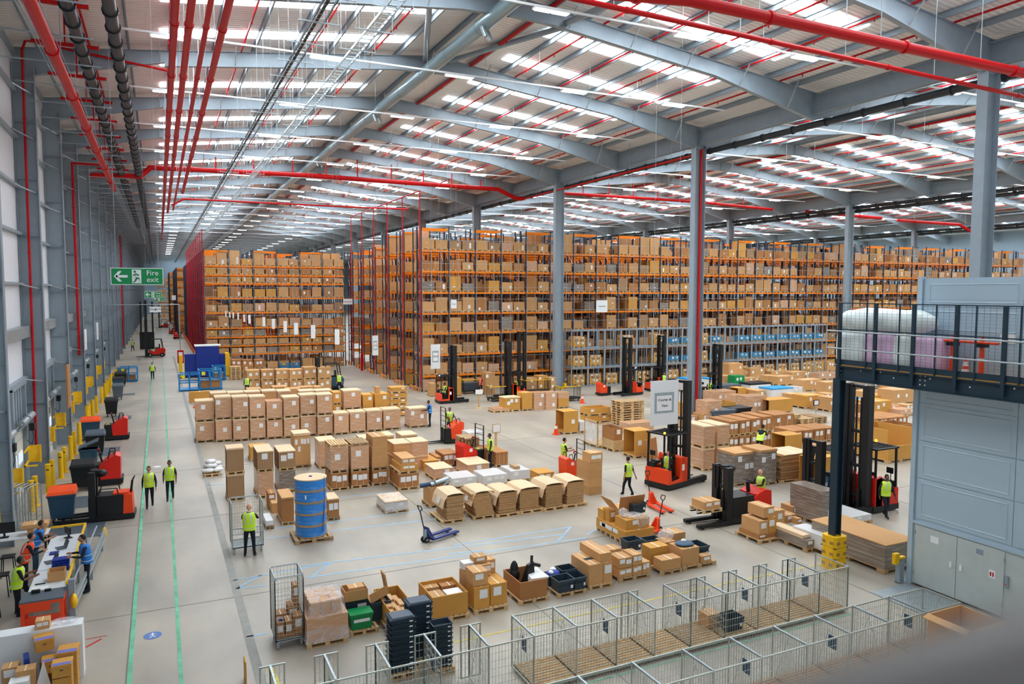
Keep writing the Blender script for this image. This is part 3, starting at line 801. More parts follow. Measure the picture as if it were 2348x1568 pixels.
# --- the row of tall twin cartons before the racks
for i, (a, b_, ty) in enumerate(((566,597,850),(600,630,849),(633.5,664,848),(665,696,848),(697.5,727,843),(730,761,843))):
    G(a, 897, b_, ty, 1.4, 'lid', 'tall lidded carton, %s from the left in the twin row before the racks'%nth(i), 2, 'wood', 2)
G(501, 863, 531, 820, 1.3, 'card', 'tall carton stack left of the pallet tower before the left racks', 3, None, 1)
for i, (a, b_) in enumerate(((532.5,555),(557,581),(584,608))):
    G(a, 0, b_, 825, 1.0, 'strap', 'strapped carton, %s from the left behind the pallet tower'%nth(i), 2, 'wood', 2, y=79.8)
G(556, 868, 581, 839, 1.0, 'strap', 'strapped carton right of the pallet tower before the racks', 2, 'wood', 1)
def pallet_tower(px, py, rx, ty, n, d, lab, mt='wood', y=None, jit=.02):
    c = at(px, py) if y is None else Vector((ony(px, py, y).x, y, 0)); w = ony(rx, py, c.y).x-c.x; h = zat(px, ty, (c.x, c.y))
    for i in range(n):
        o = link('pallet', PM[mt], loc=(c.x+RG.uniform(-jit,jit), c.y+RG.uniform(-jit,jit), i*h/n), scale=(w, d, h/n/.148)); tag(o, 'wooden pallet, %s from the floor in the %s'%(nth(i), lab), 'pallet', lab)
pallet_tower(529, 872, 553, 841, 8, 1.1, 'pallet tower near the blue cages')
pallet_tower(1424, 977, 1476, 922, 10, 1.2, 'tall pallet tower left of the courier sign')
pallet_tower(1811, 975, 1836, 952, 6, 1.0, 'pallet tower before the mixed cartons')
pallet_tower(1838, 977, 1868, 961, 4, 1.2, 'low pallet tower right of the mixed carton area', 'wood')
pallet_tower(1872, 972, 1896, 957, 3, 1.6, 'loose pallets near the numbered floor sign', 'woodd')
# --- left middle group
G(521, 1150, 563, 1029, .95, 'flatg', 'tall tight packed board stack at the left aisle', 2, 'wood', 0, lid='pale')
G(574, 1059, 614, 1026, 1.1, 'gold', 'golden lidded carton behind the packed board stacks', 1, 'wood', 0)
s = G(591, 1144, 630, 1084, 1.6, 'wrap', 'wrapped lower load beneath the first wide board stack', 1, 'wood', 0)
s1 = ON(s, .75, 'flatg', 'wide packed board stack with pale lid, left of two', pal='wood', lab=1); MB().use('pale').box(-.02,-.02,.95,1.02,1.02,1.02).build('lid', s1['objs'][0])
s = G(640, 1132, 680, 1081, 1.5, 'wrapg', 'dark wrapped lower load beneath the second wide board stack', 1, 'wood', 0)
s1 = ON(s, .72, 'flatg', 'wide packed board stack with paper notes, right of two', pal='wood', lab=2); MB().use('pale').box(-.02,-.02,.95,1.02,1.02,1.02).build('lid', s1['objs'][0])
G(674, 1074, 714, 995, 1.1, 'card', 'tall single carton with many white labels behind the board stacks', 1, 'woodd', 5, lid='pale')
G(732, 1076, 773, 1012, 1.3, 'wrap', 'tall wrapped load right of the many labelled carton', 1, 'wood', 1, lid='pale')
row = [(758,1127,801,1087),(805,1121,848,1083),(853,1115,892,1080)]
nm = ['blue drum tower','old pallet load','triple carton stack']
S_ = []
for i, (a, b_, c_, d_) in enumerate(row):
    S_.append(G(a, b_, c_, d_, 1.3, 'strap', 'low brown strapped carton, %s from the left in the strapped row'%nth(i), 1, 'wood', 3))
s = ON(S_[0], 1.02, 'wrap', 'wrapped load carrying a fresh yellow pallet', pal='woodd', lab=1)
put_pallet(s['x'], s['y'], s['z1'], s['w'], s['d'], 'fresh yellow pallet lying on top of a wrapped load')
s = ON(S_[1], 1.02, 'wrap', 'wrapped load carrying a grey old pallet', pal='woodd', lab=1)
put_pallet(s['x'], s['y'], s['z1'], s['w'], s['d'], 'grey old pallet lying on top of a wrapped load', 'woodd')
s = S_[2]
for q, t_ in enumerate(('bottom', 'middle', 'top')):
    s = ON(s, .47, 'card', '%s carton of the plain triple stack on the strapped row'%t_, pal='woodd' if q == 0 else None, lab=0)
G(903, 1105, 943, 1018, 1.2, 'card', 'plain tall carton in the stack right of triple stack', 3, None, 0, lid='pale')
G(944, 1080, 983, 1014, 1.2, 'wrap', 'wrapped carton pair beside the orange order picker', 2, None, 0, lid='pale')
G(829, 1070, 867, 1006, 1.2, 'wrap', 'wrapped carton load at back left of the carton cluster', 1, 'wood', 0, lid='pale')
G(866, 1060, 905, 1000, 1.2, 'card', 'plain carton load at back middle of the carton cluster', 1, 'wood', 0, lid='pale')
G(921, 1052, 958, 998, 1.2, 'wrap', 'wrapped carton load at back right of the carton cluster', 1, 'wood', 0, lid='pale')
s = G(914, 1126, 962, 1089, 1.5, 'strap', 'brown strapped carton under crooked slatted crates', 1, 'wood', 3)
put_pallet(s['x'], s['y'], s['z1']+.003, s['w']*.97, s['d'], 'pallet under the two slatted crates'); s['z1'] += .15
s = ON(s, .26, 'cardy', 'lower slatted crate with paper labels', (.1,.95), pal=None, lab=2); s = ON(s, .3, 'lid', 'upper pale crate with two white labels', (.05,.9), lab=2)
G(971, 1082, 1008, 1058, 1.3, 'gold', 'low golden crate pile between the crates and wrapped loads', 2, None, 0)
G(995, 1103, 1040, 1076, 1.4, 'wrap', 'wide wrapped carton left of the leaning wrapped load', 1, 'wood', 1, lid='pale')
G(1000, 1075, 1013, 1048, 1.2, 'strap', 'narrow strapped carton at left of the middle cluster', 1, None, 1)
G(1016, 1072, 1053, 1042, 1.3, 'strap', 'strapped carton with white labels in the middle cluster', 1, 'wood', 3)
G(1072, 1096, 1124, 1066, 1.6, 'wrap', 'wide wrapped load with yellow label behind white loads', 1, 'wood', 1, lid='pale')
G(1037, 1123, 1095, 1098, 1.3, 'wrapw', 'white draped low load, left of the three white loads', 1, 'wood', 2)
G(1108, 1119, 1165, 1092, 1.3, 'wrapw', 'white draped low load, middle of the three white loads', 1, 'wood', 3)
s = G(1172, 1108, 1217, 1081, 1.3, 'wrapw', 'white draped low load, right of the three white loads', 1, 'wood', 1)
ON(s, .14, 'woodd', 'small empty wooden tray on the right white load', (.3,.6), (.2,.7), lab=0)
G(1074, 1030, 1110, 993, 1.1, 'wrapw', 'white wrapped load with orange label at the cluster back', 1, 'wood', 2)
s = G(1063, 1056, 1100, 1034, 1.3, 'strap', 'strapped carton below the slipping flat boxes', 1, 'wood', 1); ON(s, .5, 'flat', 'slipping pile of flat boxes on a pallet', pal='wood', lab=0)
G(1136, 1072, 1166, 1038, 1.5, 'strap', 'brown strapped carton right of the red tugger', 1, 'wood', 0)
G(1104, 1060, 1136, 1030, 1.0, 'strap', 'low carton half hidden behind the tugger driver', 1, None, 0)
s = G(1234, 1103, 1272, 1086, 1.0, 'gold', 'small golden carton behind the folded board stacks', 1, None, 2)
# --- six drooping stacks of flat cartons
six = [(1015,1203,1066,1025,1064,1138),(1088,1193,1134,1090,1131,1131),(1142,1188,1192,1145,1184,1130),(1196,1179.5,1247,1193,1236,1122),(1250,1173,1297,1252,1290,1113),(1298,1166,1347,1301,1339,1106)]
for i, (a, b_, c_, xl, xr_, ty) in enumerate(six):
    c = at(a, b_); w = ony(c_, b_, c.y).x-c.x; dd = 1.35
    put_pallet(c.x-.05, c.y, 0, w+.05, dd, 'pallet under the %s drooping flat box stack from the left'%nth(i), 'wood')
    zt = zat(xl, ty, (c.x, c.y)); x0 = ony(xl, b_, c.y).x; w2 = ony(xr_, b_, c.y).x-x0; r = random.Random(i+20); nl = 21; h = zt-.2
    mb = MB()
    for j in range(nl):
        f = j/nl; lean = (-.12+.12*f if i != 1 else .28*(1-f)-.2)*-1; bulge = .05*math.sin(f*3)
        mb.use('flat' if 0 else ('card' if j % 2 else 'woodd')); z0 = .15+h*f; q = r.uniform(-.025,.025)
        a_ = x0+q-(lean if i == 1 else 0)*.8+(0 if i == 1 else bulge*.3); mb.box(a_, c.y+.06+q*.6, z0, a_+w2, c.y+dd-.1+q, z0+h/nl*.86)
    o = mb.build('flat_carton_stack', None); tag(o, 'drooping stack of flat brown boxes, %s from the left in the front row'%nth(i), 'stack of flat boxes', 'drooping flat box stacks')
    mb = MB().use('pale'); n = 6; T_ = .015
    # top sheet arches over and hangs down the left side
    pts = [(x0-.17, zt-.52), (x0-.09, zt-.2), (x0+.04, zt+.0), (x0+w2*.35, zt+.035), (x0+w2*.8, zt+.03), (x0+w2+.03, zt-.02), (x0+w2+.05, zt-.1)]
    for (xa, za), (xb, zb) in zip(pts, pts[1:]):
        mb.hull8([(xa,c.y+.0,za),(xb,c.y+.0,zb),(xb,c.y+dd-.05,zb),(xa,c.y+dd-.05,za)], [(xa,c.y+.0,za+T_),(xb,c.y+.0,zb+T_),(xb,c.y+dd-.05,zb+T_),(xa,c.y+dd-.05,za+T_)])
    sh = mb.build('top_sheet', o)
    lb = MB().use('label'); (xa, za), (xb, zb) = pts[0], pts[1]
    p0 = Vector((xa*.7+xb*.3-.02, c.y+dd*.3, za*.7+zb*.3+.02)); p1 = Vector((xb-.03, c.y+dd*.3, zb+.02)); dy3 = Vector((0, .32, 0)); nrm = Vector((-.012, 0, .006))
    lb.add([p0, p0+dy3, p1+dy3, p1, p0+nrm, p0+dy3+nrm, p1+dy3+nrm, p1+nrm], [(0,1,2,3),(7,6,5,4),(0,4,5,1),(1,5,6,2),(2,6,7,3),(3,7,4,0)]); lb.build('paper_label', o)
# --- carton tower by the man on the red truck
s = G(1350, 1137, 1382, 1062, 1.15, 'card', 'plain carton in the five high tower beside the red truck', 4, None, 0)
o = s; ON(s, .42, 'card', 'small top carton of the five high tower', (.05,1), (.0,.6), lab=2)
# --- middle distance goods
G(1131, 947, 1168, 937, 1.0, 'wrap', 'very low wrapped load at the left end of the middle row', 1, 'wood', 0)
G(1157, 945, 1194, 912, 1.1, 'cardy', 'broad carton with labels in the middle row', 1, 'wood', 3, lid='pale')
G(1197, 942.5, 1222, 901, 1.0, 'cardy', 'plain golden panel box standing in the middle row', 1, 'wood', 0)
G(1224, 941, 1250, 901, 1.0, 'wrap', 'wrapped carton tower right of the golden panel box', 2, None, 1)
G(1252, 940, 1278, 900, 1.0, 'wrap', 'wrapped carton tower at the right of its twin in middle row', 2, None, 1)
s = G(1280, 937, 1305.5, 914, 1.0, 'cardy', 'golden carton at the right end of the middle row', 1, 'wood', 0); ON(s, .45, 'wrap', 'loosely wrapped bundle on the golden carton', lab=0)
G(1292, 997, 1327, 944, 1.1, 'openl', 'golden open carton standing on its side by the cone', 1, 'wood', 1)
G(1329, 993, 1349, 968, 1.0, 'wrapw', 'bundle of clear film beside the open golden carton', 1, 'wood', 0)
G(1350, 972, 1402, 955, 1.2, 'gold', 'lower golden tray box with strap', 1, 'wood', 1); G(1350, 0, 1402, 937, 1.2, 'open', 'open golden tray box on top of its twin', 1, 'wood', 1, y=at(1350,972).y, z0=zat(1350,955,at(1350,972))+.01)
G(1404, 966, 1422, 943, 1.0, 'wrapw', 'white wrapped carton left of the pallet tower', 1, None, 0)
s = G(1407, 1037, 1434, 1016, 1.3, 'wood', 'low slatted wooden crate by the film frame', 1, 'wood', 0); s = ON(s, .12, 'wood', 'second slatted crate by the film frame', pal=None, lab=0); ON(s, .7, 'opend', 'small open carton with raised flap on slatted crates', (.0,.8), lab=1)
c = at(1376, 1027); put_pallet(c.x-.2, c.y, 0, 1.3, 1.6, 'pallet carrying a wooden frame hung with film')
mb = MB().use('wood')
for p, q in (((0,0),(0,1.5)),): 
    mb.box(0,0,.15,.07,.07,1.5); mb.box(0,1.4,.15,.07,1.47,1.5); mb.box(0,0,1.43,.07,1.47,1.5); mb.box(.0,.07,1.36,1.1,.12,1.43); mb.box(1.05,0,.15,1.12,.07,1.43)
o = mb.build('crate_frame', None, (c.x-.18, c.y+.02, 0)); tag(o, 'open wooden crate frame hung with clear film', 'crate frame'); MB().use('film').box(.02,.1,.2,.04,1.38,1.42).build('film_sheet', o)
G(1454, 1052, 1494, 989, 1.1, 'openl', 'tall golden open carton left of the seated driver truck', 1, 'wood', 1)
mb = MB().use('cardd'); mb.hull8([(0,0,0),(.9,.25,0),(.9,.3,0),(0,.05,0)], [(-.15,0,1.1),(.75,.25,1.15),(.75,.3,1.15),(-.15,.05,1.1)]); c = at(1484, 1056); tag(mb.build('cardboard_sheet', None, (c.x-.0, c.y, 0)), 'flat brown board leaning against the tall golden carton', 'cardboard panel')
G(1479, 1049, 1495, 1031, .8, 'card', 'small carton behind the leaning brown board', 1, None, 0)
G(1440, 995, 1500, 972, 1.1, 'wrap', 'wrapped load half hidden behind the courier sign', 1, 'wood', 0)
# --- right of the seated driver
G(1612, 1081, 1639, 978, 1.7, 'wrap', 'large wrapped load right of the seated driver, near one', 2, 'wood', 0, lid='pale')
G(1643, 1073, 1672, 975, 1.6, 'wrap', 'large wrapped load right of the seated driver, far one', 2, 'wood', 0, lid='pale')
for i, (a, b_, ty) in enumerate(((1675,1697,967),(1698,1724,964),(1725,1749,960),(1750,1773,956))):
    G(a, 0, b_, ty, 1.8, 'strap', 'strapped brown carton, %s from the left in the high strapped row'%nth(i), 2, 'wood', 2, y=at(1675, 1038).y)
G(1775, 986, 1820, 952, 1.6, 'strap', 'big strapped carton standing alone behind the strapped rows', 1, 'wood', 2)
for i, (a, b_, ty) in enumerate(((1822,1844,989),(1845,1870,987),(1871,1896,984),(1897,1922,982))):
    G(a, 0, b_, ty, 1.6, 'strap', 'strapped carton, %s from the left in the low row by the post'%nth(i), 1, 'wood', 2, y=at(1822, 1022).y)
for i, (a, b_, ty) in enumerate(((1996,2015,962),(2016,2036,960),(2037,2058,958),(2059,2082,956))):
    G(a, 990-2*i, b_, ty, 2.2, 'strap', 'strapped carton, %s from the left beyond the dark truck mast'%nth(i), 1, 'wood', 2)
G(1684, 1116, 1736, 1040, 1.25, 'wrapg', 'tall grey wrapped board load, left of two, with paper notes', 1, 'woodd', 3, lid='card')
G(1742, 1115, 1781, 1033, 1.25, 'wrapg', 'tall grey wrapped board load, right of two, slightly taller', 1, 'woodd', 2, lid='card')
s = G(1790, 1109, 1862, 1046, 1.5, 'flat', 'broad pile of folded board with a torn top box', 1, 'wood', 0); ON(s, .03, 'pale', 'loose board sheet on the broad folded pile', (.1,1), lab=1)
G(1800, 1040, 1840, 999, 1.1, 'openl', 'golden open carton behind the grey wrapped loads', 1, 'wood', 0)
G(1882, 1044, 1919, 1024, 1.2, 'wrap', 'low film wrapped tray left of the dark post', 1, 'wood', 1)
G(2036, 1063, 2095, 987, 2.4, 'openf', 'very large open crate box with low front near the lift', 1, 'wood', 0)
G(2058, 1010, 2096, 975, 1.5, 'opend', 'brown open box behind the very large open box', 1, None, 0)
G(1868, 1120, 1918, 1052, 1.0, 'openl', 'golden board box behind the black truck cab', 1, None, 0)
s = G(1882, 1208, 1917, 1165, 1.6, 'wrapg', 'lower grey board stack just left of the dark post', 1, 'woodd', 1); ON(s, .62, 'wrapg', 'upper film wrapped board stack left of the dark post', lab=0)
s = G(1850, 1268, 1874, 1240, 1.9, 'wrapg', 'low sagging wrapped board load behind the wire pens', 1, 'woodd', 1); ON(s, .12, 'pale', 'crumpled box lid on the sagging wrapped load', (.0,.9), (.1,.9), lab=1)
G(1897, 1277, 1930, 1235, 1.6, 'wrapw', 'white wrapped load tucked behind the yellow post guard', 1, 'woodd', 0)
s = G(2028, 1318, 2100, 1251, 3.0, 'wrapg', 'huge low wrapped stack of brown board beside the lift', 1, 'woodd', 0); MB().use('card').box(-.01,-.01,.97,1.01,1.01,1.01).build('top_board', s['objs'][0])
G(1935, 1212, 2000, 1190, 1.6, 'wrapw', 'low load under crumpled clear film behind the huge stack', 1, 'wood', 1)
c = at(1742, 1249); put_pallet(c.x, c.y, 0, ony(1789, 1249, c.y).x-c.x, 1.25, 'pallet under the mixed cartons near the bald driver')
def loose(x, y, z, w, d, h, kind, label, lab=1, rz=0):
    o = goods_unit(x, y, z, w, d, h, kind, label, rz=rz)
    if lab: parts_label(o, w, d, h, lab)
    return o
w_ = ony(1789, 1249, c.y).x-c.x
loose(c.x+.05, c.y+.1, .147, w_*.85, 1.0, .17, 'cardd', 'flat reddish carton beneath the mixed cartons', 1)
loose(c.x+.08, c.y+.12, .32, w_*.42, .9, .48, 'card', 'square carton on the left of the mixed cartons', 1); loose(c.x+.08+w_*.44, c.y+.12, .32, w_*.38, .9, .55, 'cardy', 'taller carton on the right of the mixed cartons', 1)
loose(c.x+.3, c.y+.15, .88, w_*.5, .8, .38, 'card', 'carton on top of the mixed cartons near bald driver', 1)
for px, py, rx, ty, d, l_ in ((1776,1213,1801,1172,.7,'upright narrow carton on a pallet behind the mixed cartons'),(1802,1200,1829,1183,.8,'low carton right of the upright narrow carton'),(1818,1188,1838,1163,.7,'small upright carton beside the grey board stack'),(1828,1203,1840,1190,.5,'smallest carton beside the grey board stack')):
    G(px, py, rx, ty, d, 'card', l_, 1, 'wood' if px < 1800 else None, 1)
# ================================================================== front row of pallets
def pallet_at(px, py, rx, d, label, mt='wood'):
    c = at(px, py); w = ony(rx, py, c.y).x-c.x; put_pallet(c.x, c.y, 0, w, d, label, mt); return c.x, c.y, w, d
def tote_mesh(open_=True):
    mb = MB().use('tote'); t = .02
    mb.taper(.04,.04,0,.96,.96,.05,.0)
    for a in ((.0,0,1,t*1.5),(0,1-t*1.5,1,1)): mb.hull8([(.05,.05 if a[1] == 0 else .93,0),(.95,.05 if a[1] == 0 else .93,0),(.95,.07 if a[1] == 0 else .95,0),(.05,.07 if a[1] == 0 else .95,0)], [(0,a[1],1),(1,a[1],1),(1,a[3],1),(0,a[3],1)])
    for a, b_ in ((0, t), (1-t, 1)): mb.hull8([(.05 if a == 0 else .93,.05,0),(.07 if a == 0 else .95,.05,0),(.07 if a == 0 else .95,.95,0),(.05 if a == 0 else .93,.95,0)], [(a,0,1),(b_,0,1),(b_,1,1),(a,1,1)])
    mb.box(-.03,-.03,.86,1.03,0,1); mb.box(-.03,1,.86,1.03,1.03,1); mb.box(-.03,0,.86,0,1,1); mb.box(1,0,.86,1.03,1,1)
    mb.box(-.02,-.025,.5,1.02,-.0,.54)
    for x in (.2,.4,.6,.8): mb.box(x-.01,-.02,.5,x+.01,.03,.9)
    mb.use('label').box(.74,-.035,.3,.88,-.03,.55)
    if not open_: mb.use('toted').box(-.02,-.02,.9,1.02,1.02,1.0); mb.taper(.06,.06,1,.94,.94,1.25,-.03)
    return mb.mesh('tote_tray')
TO = tote_mesh(); TC = tote_mesh(False)
def tote(x, y, z, w, d, h, label, closed=False, rz=0, group=None):
    return tag(link('plastic_tote', TC if closed else TO, loc=(x,y,z), scale=(w,d,h), rz=rz), label, 'plastic tote', group)
def tote_tower(px, py, rx, ty, n, label, cap):
    c = at(px, py); w = ony(rx, py, c.y).x-c.x; h = zat(px, ty, (c.x, c.y)); d = w*.75
    for i in range(n):
        tote(c.x, c.y, .15+i*(h-.15)/n, w, d, (h-.15)/n*1.05, 'slate plastic tote, %s from the floor in the %s'%(nth(i), label), closed=(cap and i == n-1), group=label)
    put_pallet(c.x-.05, c.y-.05, 0, w+.1, d+.1, 'pallet under the %s'%label)
tote_tower(897, 1560, 954, 1425, 10, 'left tote tower behind the wire pens', True)
tote_tower(938, 1530, 992, 1390, 10, 'tallest tote tower at the back', True)
tote_tower(995, 1550, 1038, 1437, 9, 'right tote tower with an open top tote', False)
# wrapped two-tier load
x,y,w,d = pallet_at(704, 1490, 799, 1.15, 'pallet under the big wrapped carton load right of the roll cage')
o = tag(MB().use('wrap').box(0,0,.15,w,d,.78).build('wrapped_carton_load', None, (x,y,0)), 'big film wrapped load of many small cartons right of roll cage', 'wrapped load')
b_ = MB().use('card'); nx, ny = 3, 3
for i in range(nx):
    for j in range(ny): b_.box(.12+i*(w-.25)/nx, .1+j*(d-.2)/ny, .785, .12+(i+1)*(w-.25)/nx-.015, .1+(j+1)*(d-.2)/ny-.015, 1.12)
b_.build('top_cartons', o); MB().use('film').hull8([(-.03,-.03,.14),(w+.03,-.03,.14),(w+.03,d+.03,.14),(-.03,d+.03,.14)], [(.08,.06,1.16),(w-.08,.06,1.16),(w-.08,d-.06,1.16),(.08,d-.06,1.16)]).build('stretch_film', o)
# pallet of mixed crates
x,y,w,d = pallet_at(803, 1462, 869, 1.1, 'pallet with green crate and black totes in front row')
loose(x+.02, y+.62, .15, .62, .45, .55, 'tote', 'dark crate under an open carton in the green crate group', 1)
o = link('open_carton', open_mesh('card'), loc=(x+.0, y+.55, .72), scale=(.62,.5,.28)); tag(o, 'shallow open carton on dark crate beside the green crate', 'cardboard box')
loose(x+.12, y+.6, .86, .42, .3, .2, 'card', 'small carton lying on the shallow open carton', 0)
c_ = MB().use('green').taper(.03,.03,0,.55,.38,.36,.03); c_.box(-.02,-.02,.36,.6,.43,.42); c_.use('label').box(.08,-.005,.2,.5,.0,.28); tag(c_.build('green_crate', None, (x+.03, y+.03, .15)), 'green lidded plastic crate with white scrawl on pallet', 'plastic crate')
tote(x+.68, y+.35, .15, .5, .6, .5, 'black tote with an open carton dropped inside, by green crate')
mb = MB().use('card'); mb.hull8([(0,0,0),(.5,.1,.15),(.5,.5,.15),(0,.45,0)], [(-.02,0,.05),(.48,.1,.2),(.48,.5,.2),(-.02,.45,.05)]); mb.hull8([(.5,.1,.15),(.53,.1,.15),(.53,.5,.15),(.5,.5,.15)], [(.4,.1,.7),(.43,.1,.7),(.43,.5,.7),(.4,.5,.7)]); mb.hull8([(0,0,0),(.5,.1,.15),(.5,.12,.15),(0,.02,0)], [(-.04,0,.25),(.46,.1,.4),(.46,.12,.4),(-.04,.02,.25)])
tag(mb.build('open_carton', None, (x+.66, y+.4, .62)), 'tipped open carton with a raised flap on the black tote', 'cardboard box')
# two golden bins, one brown bin with junk
def bin_box(px, py, rx, ty, lx, ly, kind, label, pl):
    c = at(px, py); w = ony(rx, py, c.y).x-c.x; h = zat(px, ty, (c.x, c.y)); q = at(lx, ly, h); d = q.y-c.y
    put_pallet(c.x-.04, c.y-.04, 0, w+.08, d+.08, pl)
    o = link('open_carton', open_mesh(kind, t=.012), loc=(c.x, c.y, .15), scale=(w, d, h-.15)); tag(o, label, 'open box'); return c.x, c.y, w, d, h
x,y,w,d,h = bin_box(896, 1462, 955, 1404, 864, 1349, 'cardy', 'golden open pallet box left of the tote towers holding small cartons', 'pallet under the left golden open pallet box')
for i in range(3):
    for j in range(3): loose(x+.08+i*(w-.2)/3, y+.15+j*.42, .2, (w-.2)/3-.02, .4, h*.62-.1+.06*((i+j) % 2), 'card', 'small carton, row %s and column %s inside the left golden box'%(nth(j), nth(i)), 0)
x,y,w,d,h = bin_box(992, 1432, 1073, 1371, 959, 1335, 'cardy', 'golden open pallet box behind the tote towers with loose board', 'pallet under the right golden open pallet box')
for i, (a, b2, s_, t_, k_) in enumerate(((.1,.1,.35,.6,'card'),(.1,.75,.4,.4,'card'),(.55,.7,.5,.4,'cardd'),(.5,.12,.45,.5,'label'))): loose(x+a*w, y+b2*d, .2, w*s_, d*t_*.8, h*.6, k_, ['carton near the front inside the right golden box','carton at the back inside the right golden box','brown carton inside the right golden box','white paper bundle inside the right golden box'][i], 0)
x,y,w,d,h = bin_box(1193, 1388, 1255, 1337, 1151, 1306, 'cardd', 'brown open pallet box full of black plastic shells', 'pallet under the brown open box of black shells')
mb = MB().use('black'); mb.ell((.25*w,.75*d,h+.0), .14,.12,.34); mb.ell((.25*w,.75*d,h-.1), .18,.16,.25); tag(mb.build('black_case', None, (x,y,0)), 'tall rounded black case standing in the brown open box', 'plastic case')
mb = MB().use('black'); mb.hull8([(.4*w,.3*d,h-.3),(.75*w,.3*d,h-.3),(.75*w,.6*d,h-.3),(.4*w,.6*d,h-.3)], [(.55*w,.4*d,h+.28),(.8*w,.45*d,h+.35),(.8*w,.5*d,h+.35),(.55*w,.5*d,h+.28)]); mb.bar((.7*w,.45*d,h+.3),(1.0*w,.4*d,h+.22),.08); mb.bar((.7*w,.45*d,h+.25),(.75*w,.5*d,h+.52),.06)
tag(mb.build('black_plastic_shell', None, (x,y,0)), 'spiky black plastic shell sticking out of the brown open box', 'plastic part')
mb = MB().use('label'); mb.hull8([(.5*w,.12*d,h-.15),(1.05*w,.05*d,h-.02),(1.0*w,.5*d,h-.05),(.5*w,.5*d,h-.15)], [(.5*w,.12*d,h+.0),(1.1*w,.05*d,h+.02),(1.0*w,.6*d,h+.1),(.55*w,.55*d,h+.05)]); tag(mb.build('white_bag', None, (x,y,0)), 'crumpled white bag hanging over the brown open box', 'bag')
# P0 cartons
x,y,w,d = pallet_at(1088, 1412, 1165, 1.15, 'pallet under the jumbled cartons left of the black shells')
for a,b2,z,ww,dd,hh,k_,l_ in ((0,.05,.15,.46,.55,.62,'cardy','lower left carton with an arrow in the jumbled pile'),(.5,.08,.15,.5,.75,.62,'cardy','lower right big carton in the jumbled pile'),(0,.62,.15,.4,.4,.8,'card','lower back carton in the jumbled pile'),
    (0,.1,.78,.44,.5,.4,'card','upper left carton in the jumbled pile'),(.42,.6,.78,.36,.35,.35,'card','upper middle carton in the jumbled pile'),(.7,.75,.78,.28,.3,.4,'card','upper right carton in the jumbled pile'),(.3,.7,1.14,.4,.28,.2,'card','topmost flat carton in the jumbled pile'),(0,.72,1.0,.32,.28,.2,'label','small white carton on the jumbled pile')):
    loose(x+a*w+.01, y+b2*d, z, ww*w, dd*d, hh-.01, k_, l_, 1 if k_ != 'label' else 0)
# P2 totes
x,y,w,d = pallet_at(1279, 1373, 1345, 1.0, 'pallet under the four open totes')
tote(x+.02, y+.0, .15, w*.56, d*.5, .36, 'open slate tote, front left of the four on one pallet'); tote(x+w*.6, y+.02, .15, w*.4, d*.55, .36, 'open slate tote, front right of the four on one pallet')
tote(x+w*.5, y+d*.6, .15, w*.5, d*.45, .4, 'open slate tote, back right of the four on one pallet'); tote(x+.0, y+d*.55, .15, w*.48, d*.45, .3, 'tote full of bagged goods, back left of four on one pallet')
mb = MB().use('cabblue'); mb.ell((0,0,0), .25,.2,.12); mb.use('label').ell((.05,.1,.06), .12,.1,.1); mb.ell((-.1,-.05,.08), .08,.1,.06); tag(mb.build('bagged_goods', None, (x+w*.25, y+d*.75, .45)), 'blue and white bagged goods heaped in a tote', 'bagged goods')
# P3
x,y,w,d = pallet_at(1352, 1355, 1405, 1.25, 'pallet under the large cartons with a long box on top')
loose(x+.0, y+.05, .15, w*.6, d*.85, .62, 'card', 'large carton with a dark torn hole in its lid', 0); loose(x+.62*w, y+.05, .15, w*.38, d*.85, .62, 'card', 'carton beside the torn large carton', 1); loose(x+.5*w, y+.1, .78, w*.5, d*.95, .26, 'card', 'long box lying on top of the large cartons', 0)
o = MB().use('ink').box(x+.12,y+.45,.771,x+.5,y+.62,.774).build('torn_hole', None); tag(o, 'dark torn hole in a carton lid', 'hole')
# P4
x,y,w,d = pallet_at(1420, 1337, 1491, 1.15, 'pallet under the labelled carton pairs')
for i,(a,z,hh,ww,l_) in enumerate(((0,.15,.28,.42,'bottom left'),(0,.44,.32,.42,'middle left'),(.44,.15,.3,.3,'bottom centre'),(.44,.46,.34,.3,'upper centre'),(.76,.15,.36,.24,'right low'))): loose(x+a*w, y+.03, z, ww*w, d*.5, hh-.01, 'card', '%s carton of the labelled pairs group'%l_, 2)
loose(x+.0, y+.62, .15, w*.42, d*.42, .68, 'card', 'back left carton of the labelled pairs group', 1); loose(x+.46*w, y+.6, .15, w*.4, d*.45, .5, 'card', 'back right carton of the labelled pairs group', 0)
tote(x+w*.62, y+.62, .67, .55, .42, .34, 'open slate tote standing on the labelled cartons')
# P5 / P6
x,y,w,d = pallet_at(1518, 1321, 1564, 1.2, 'pallet with red corner under the torn long carton'); x6,y6,w6,d6 = pallet_at(1566, 1310, 1642, 1.2, 'pallet under the big cartons and totes at row end')
loose(x+.0, y+.02, .15, w*.95, .45, .34, 'card', 'long carton with taped flaps at front of the row end group', 0); loose(x+.0, y+.62, .15, w*.9, .5, .55, 'cardy', 'tall golden carton behind the taped long carton', 0)
loose(x6+.0, y6+.05, .15, w6*.5, .7, .55, 'card', 'square carton topped with folded blue clothes', 0); MB().use('slate').box(0,0,0,w6*.52,.6,.05).build('x') if 0 else None
mb = MB().use('slate'); mb.ell((0,0,0), .33,.28,.06); mb.use('label').ell((.05,.1,.05), .1,.08,.06); tag(mb.build('folded_clothes', None, (x6+w6*.26, y6+.4, .75)), 'blue grey folded clothes on the square carton', 'clothes')
tote(x6+w6*.58, y6+.3, .15, .52, .62, .42, 'open slate tote at the right end of the front row'); loose(x6+w6*.54, y6+.0, .15, .4, .28, .22, 'card', 'crushed low carton before the last tote', 1)
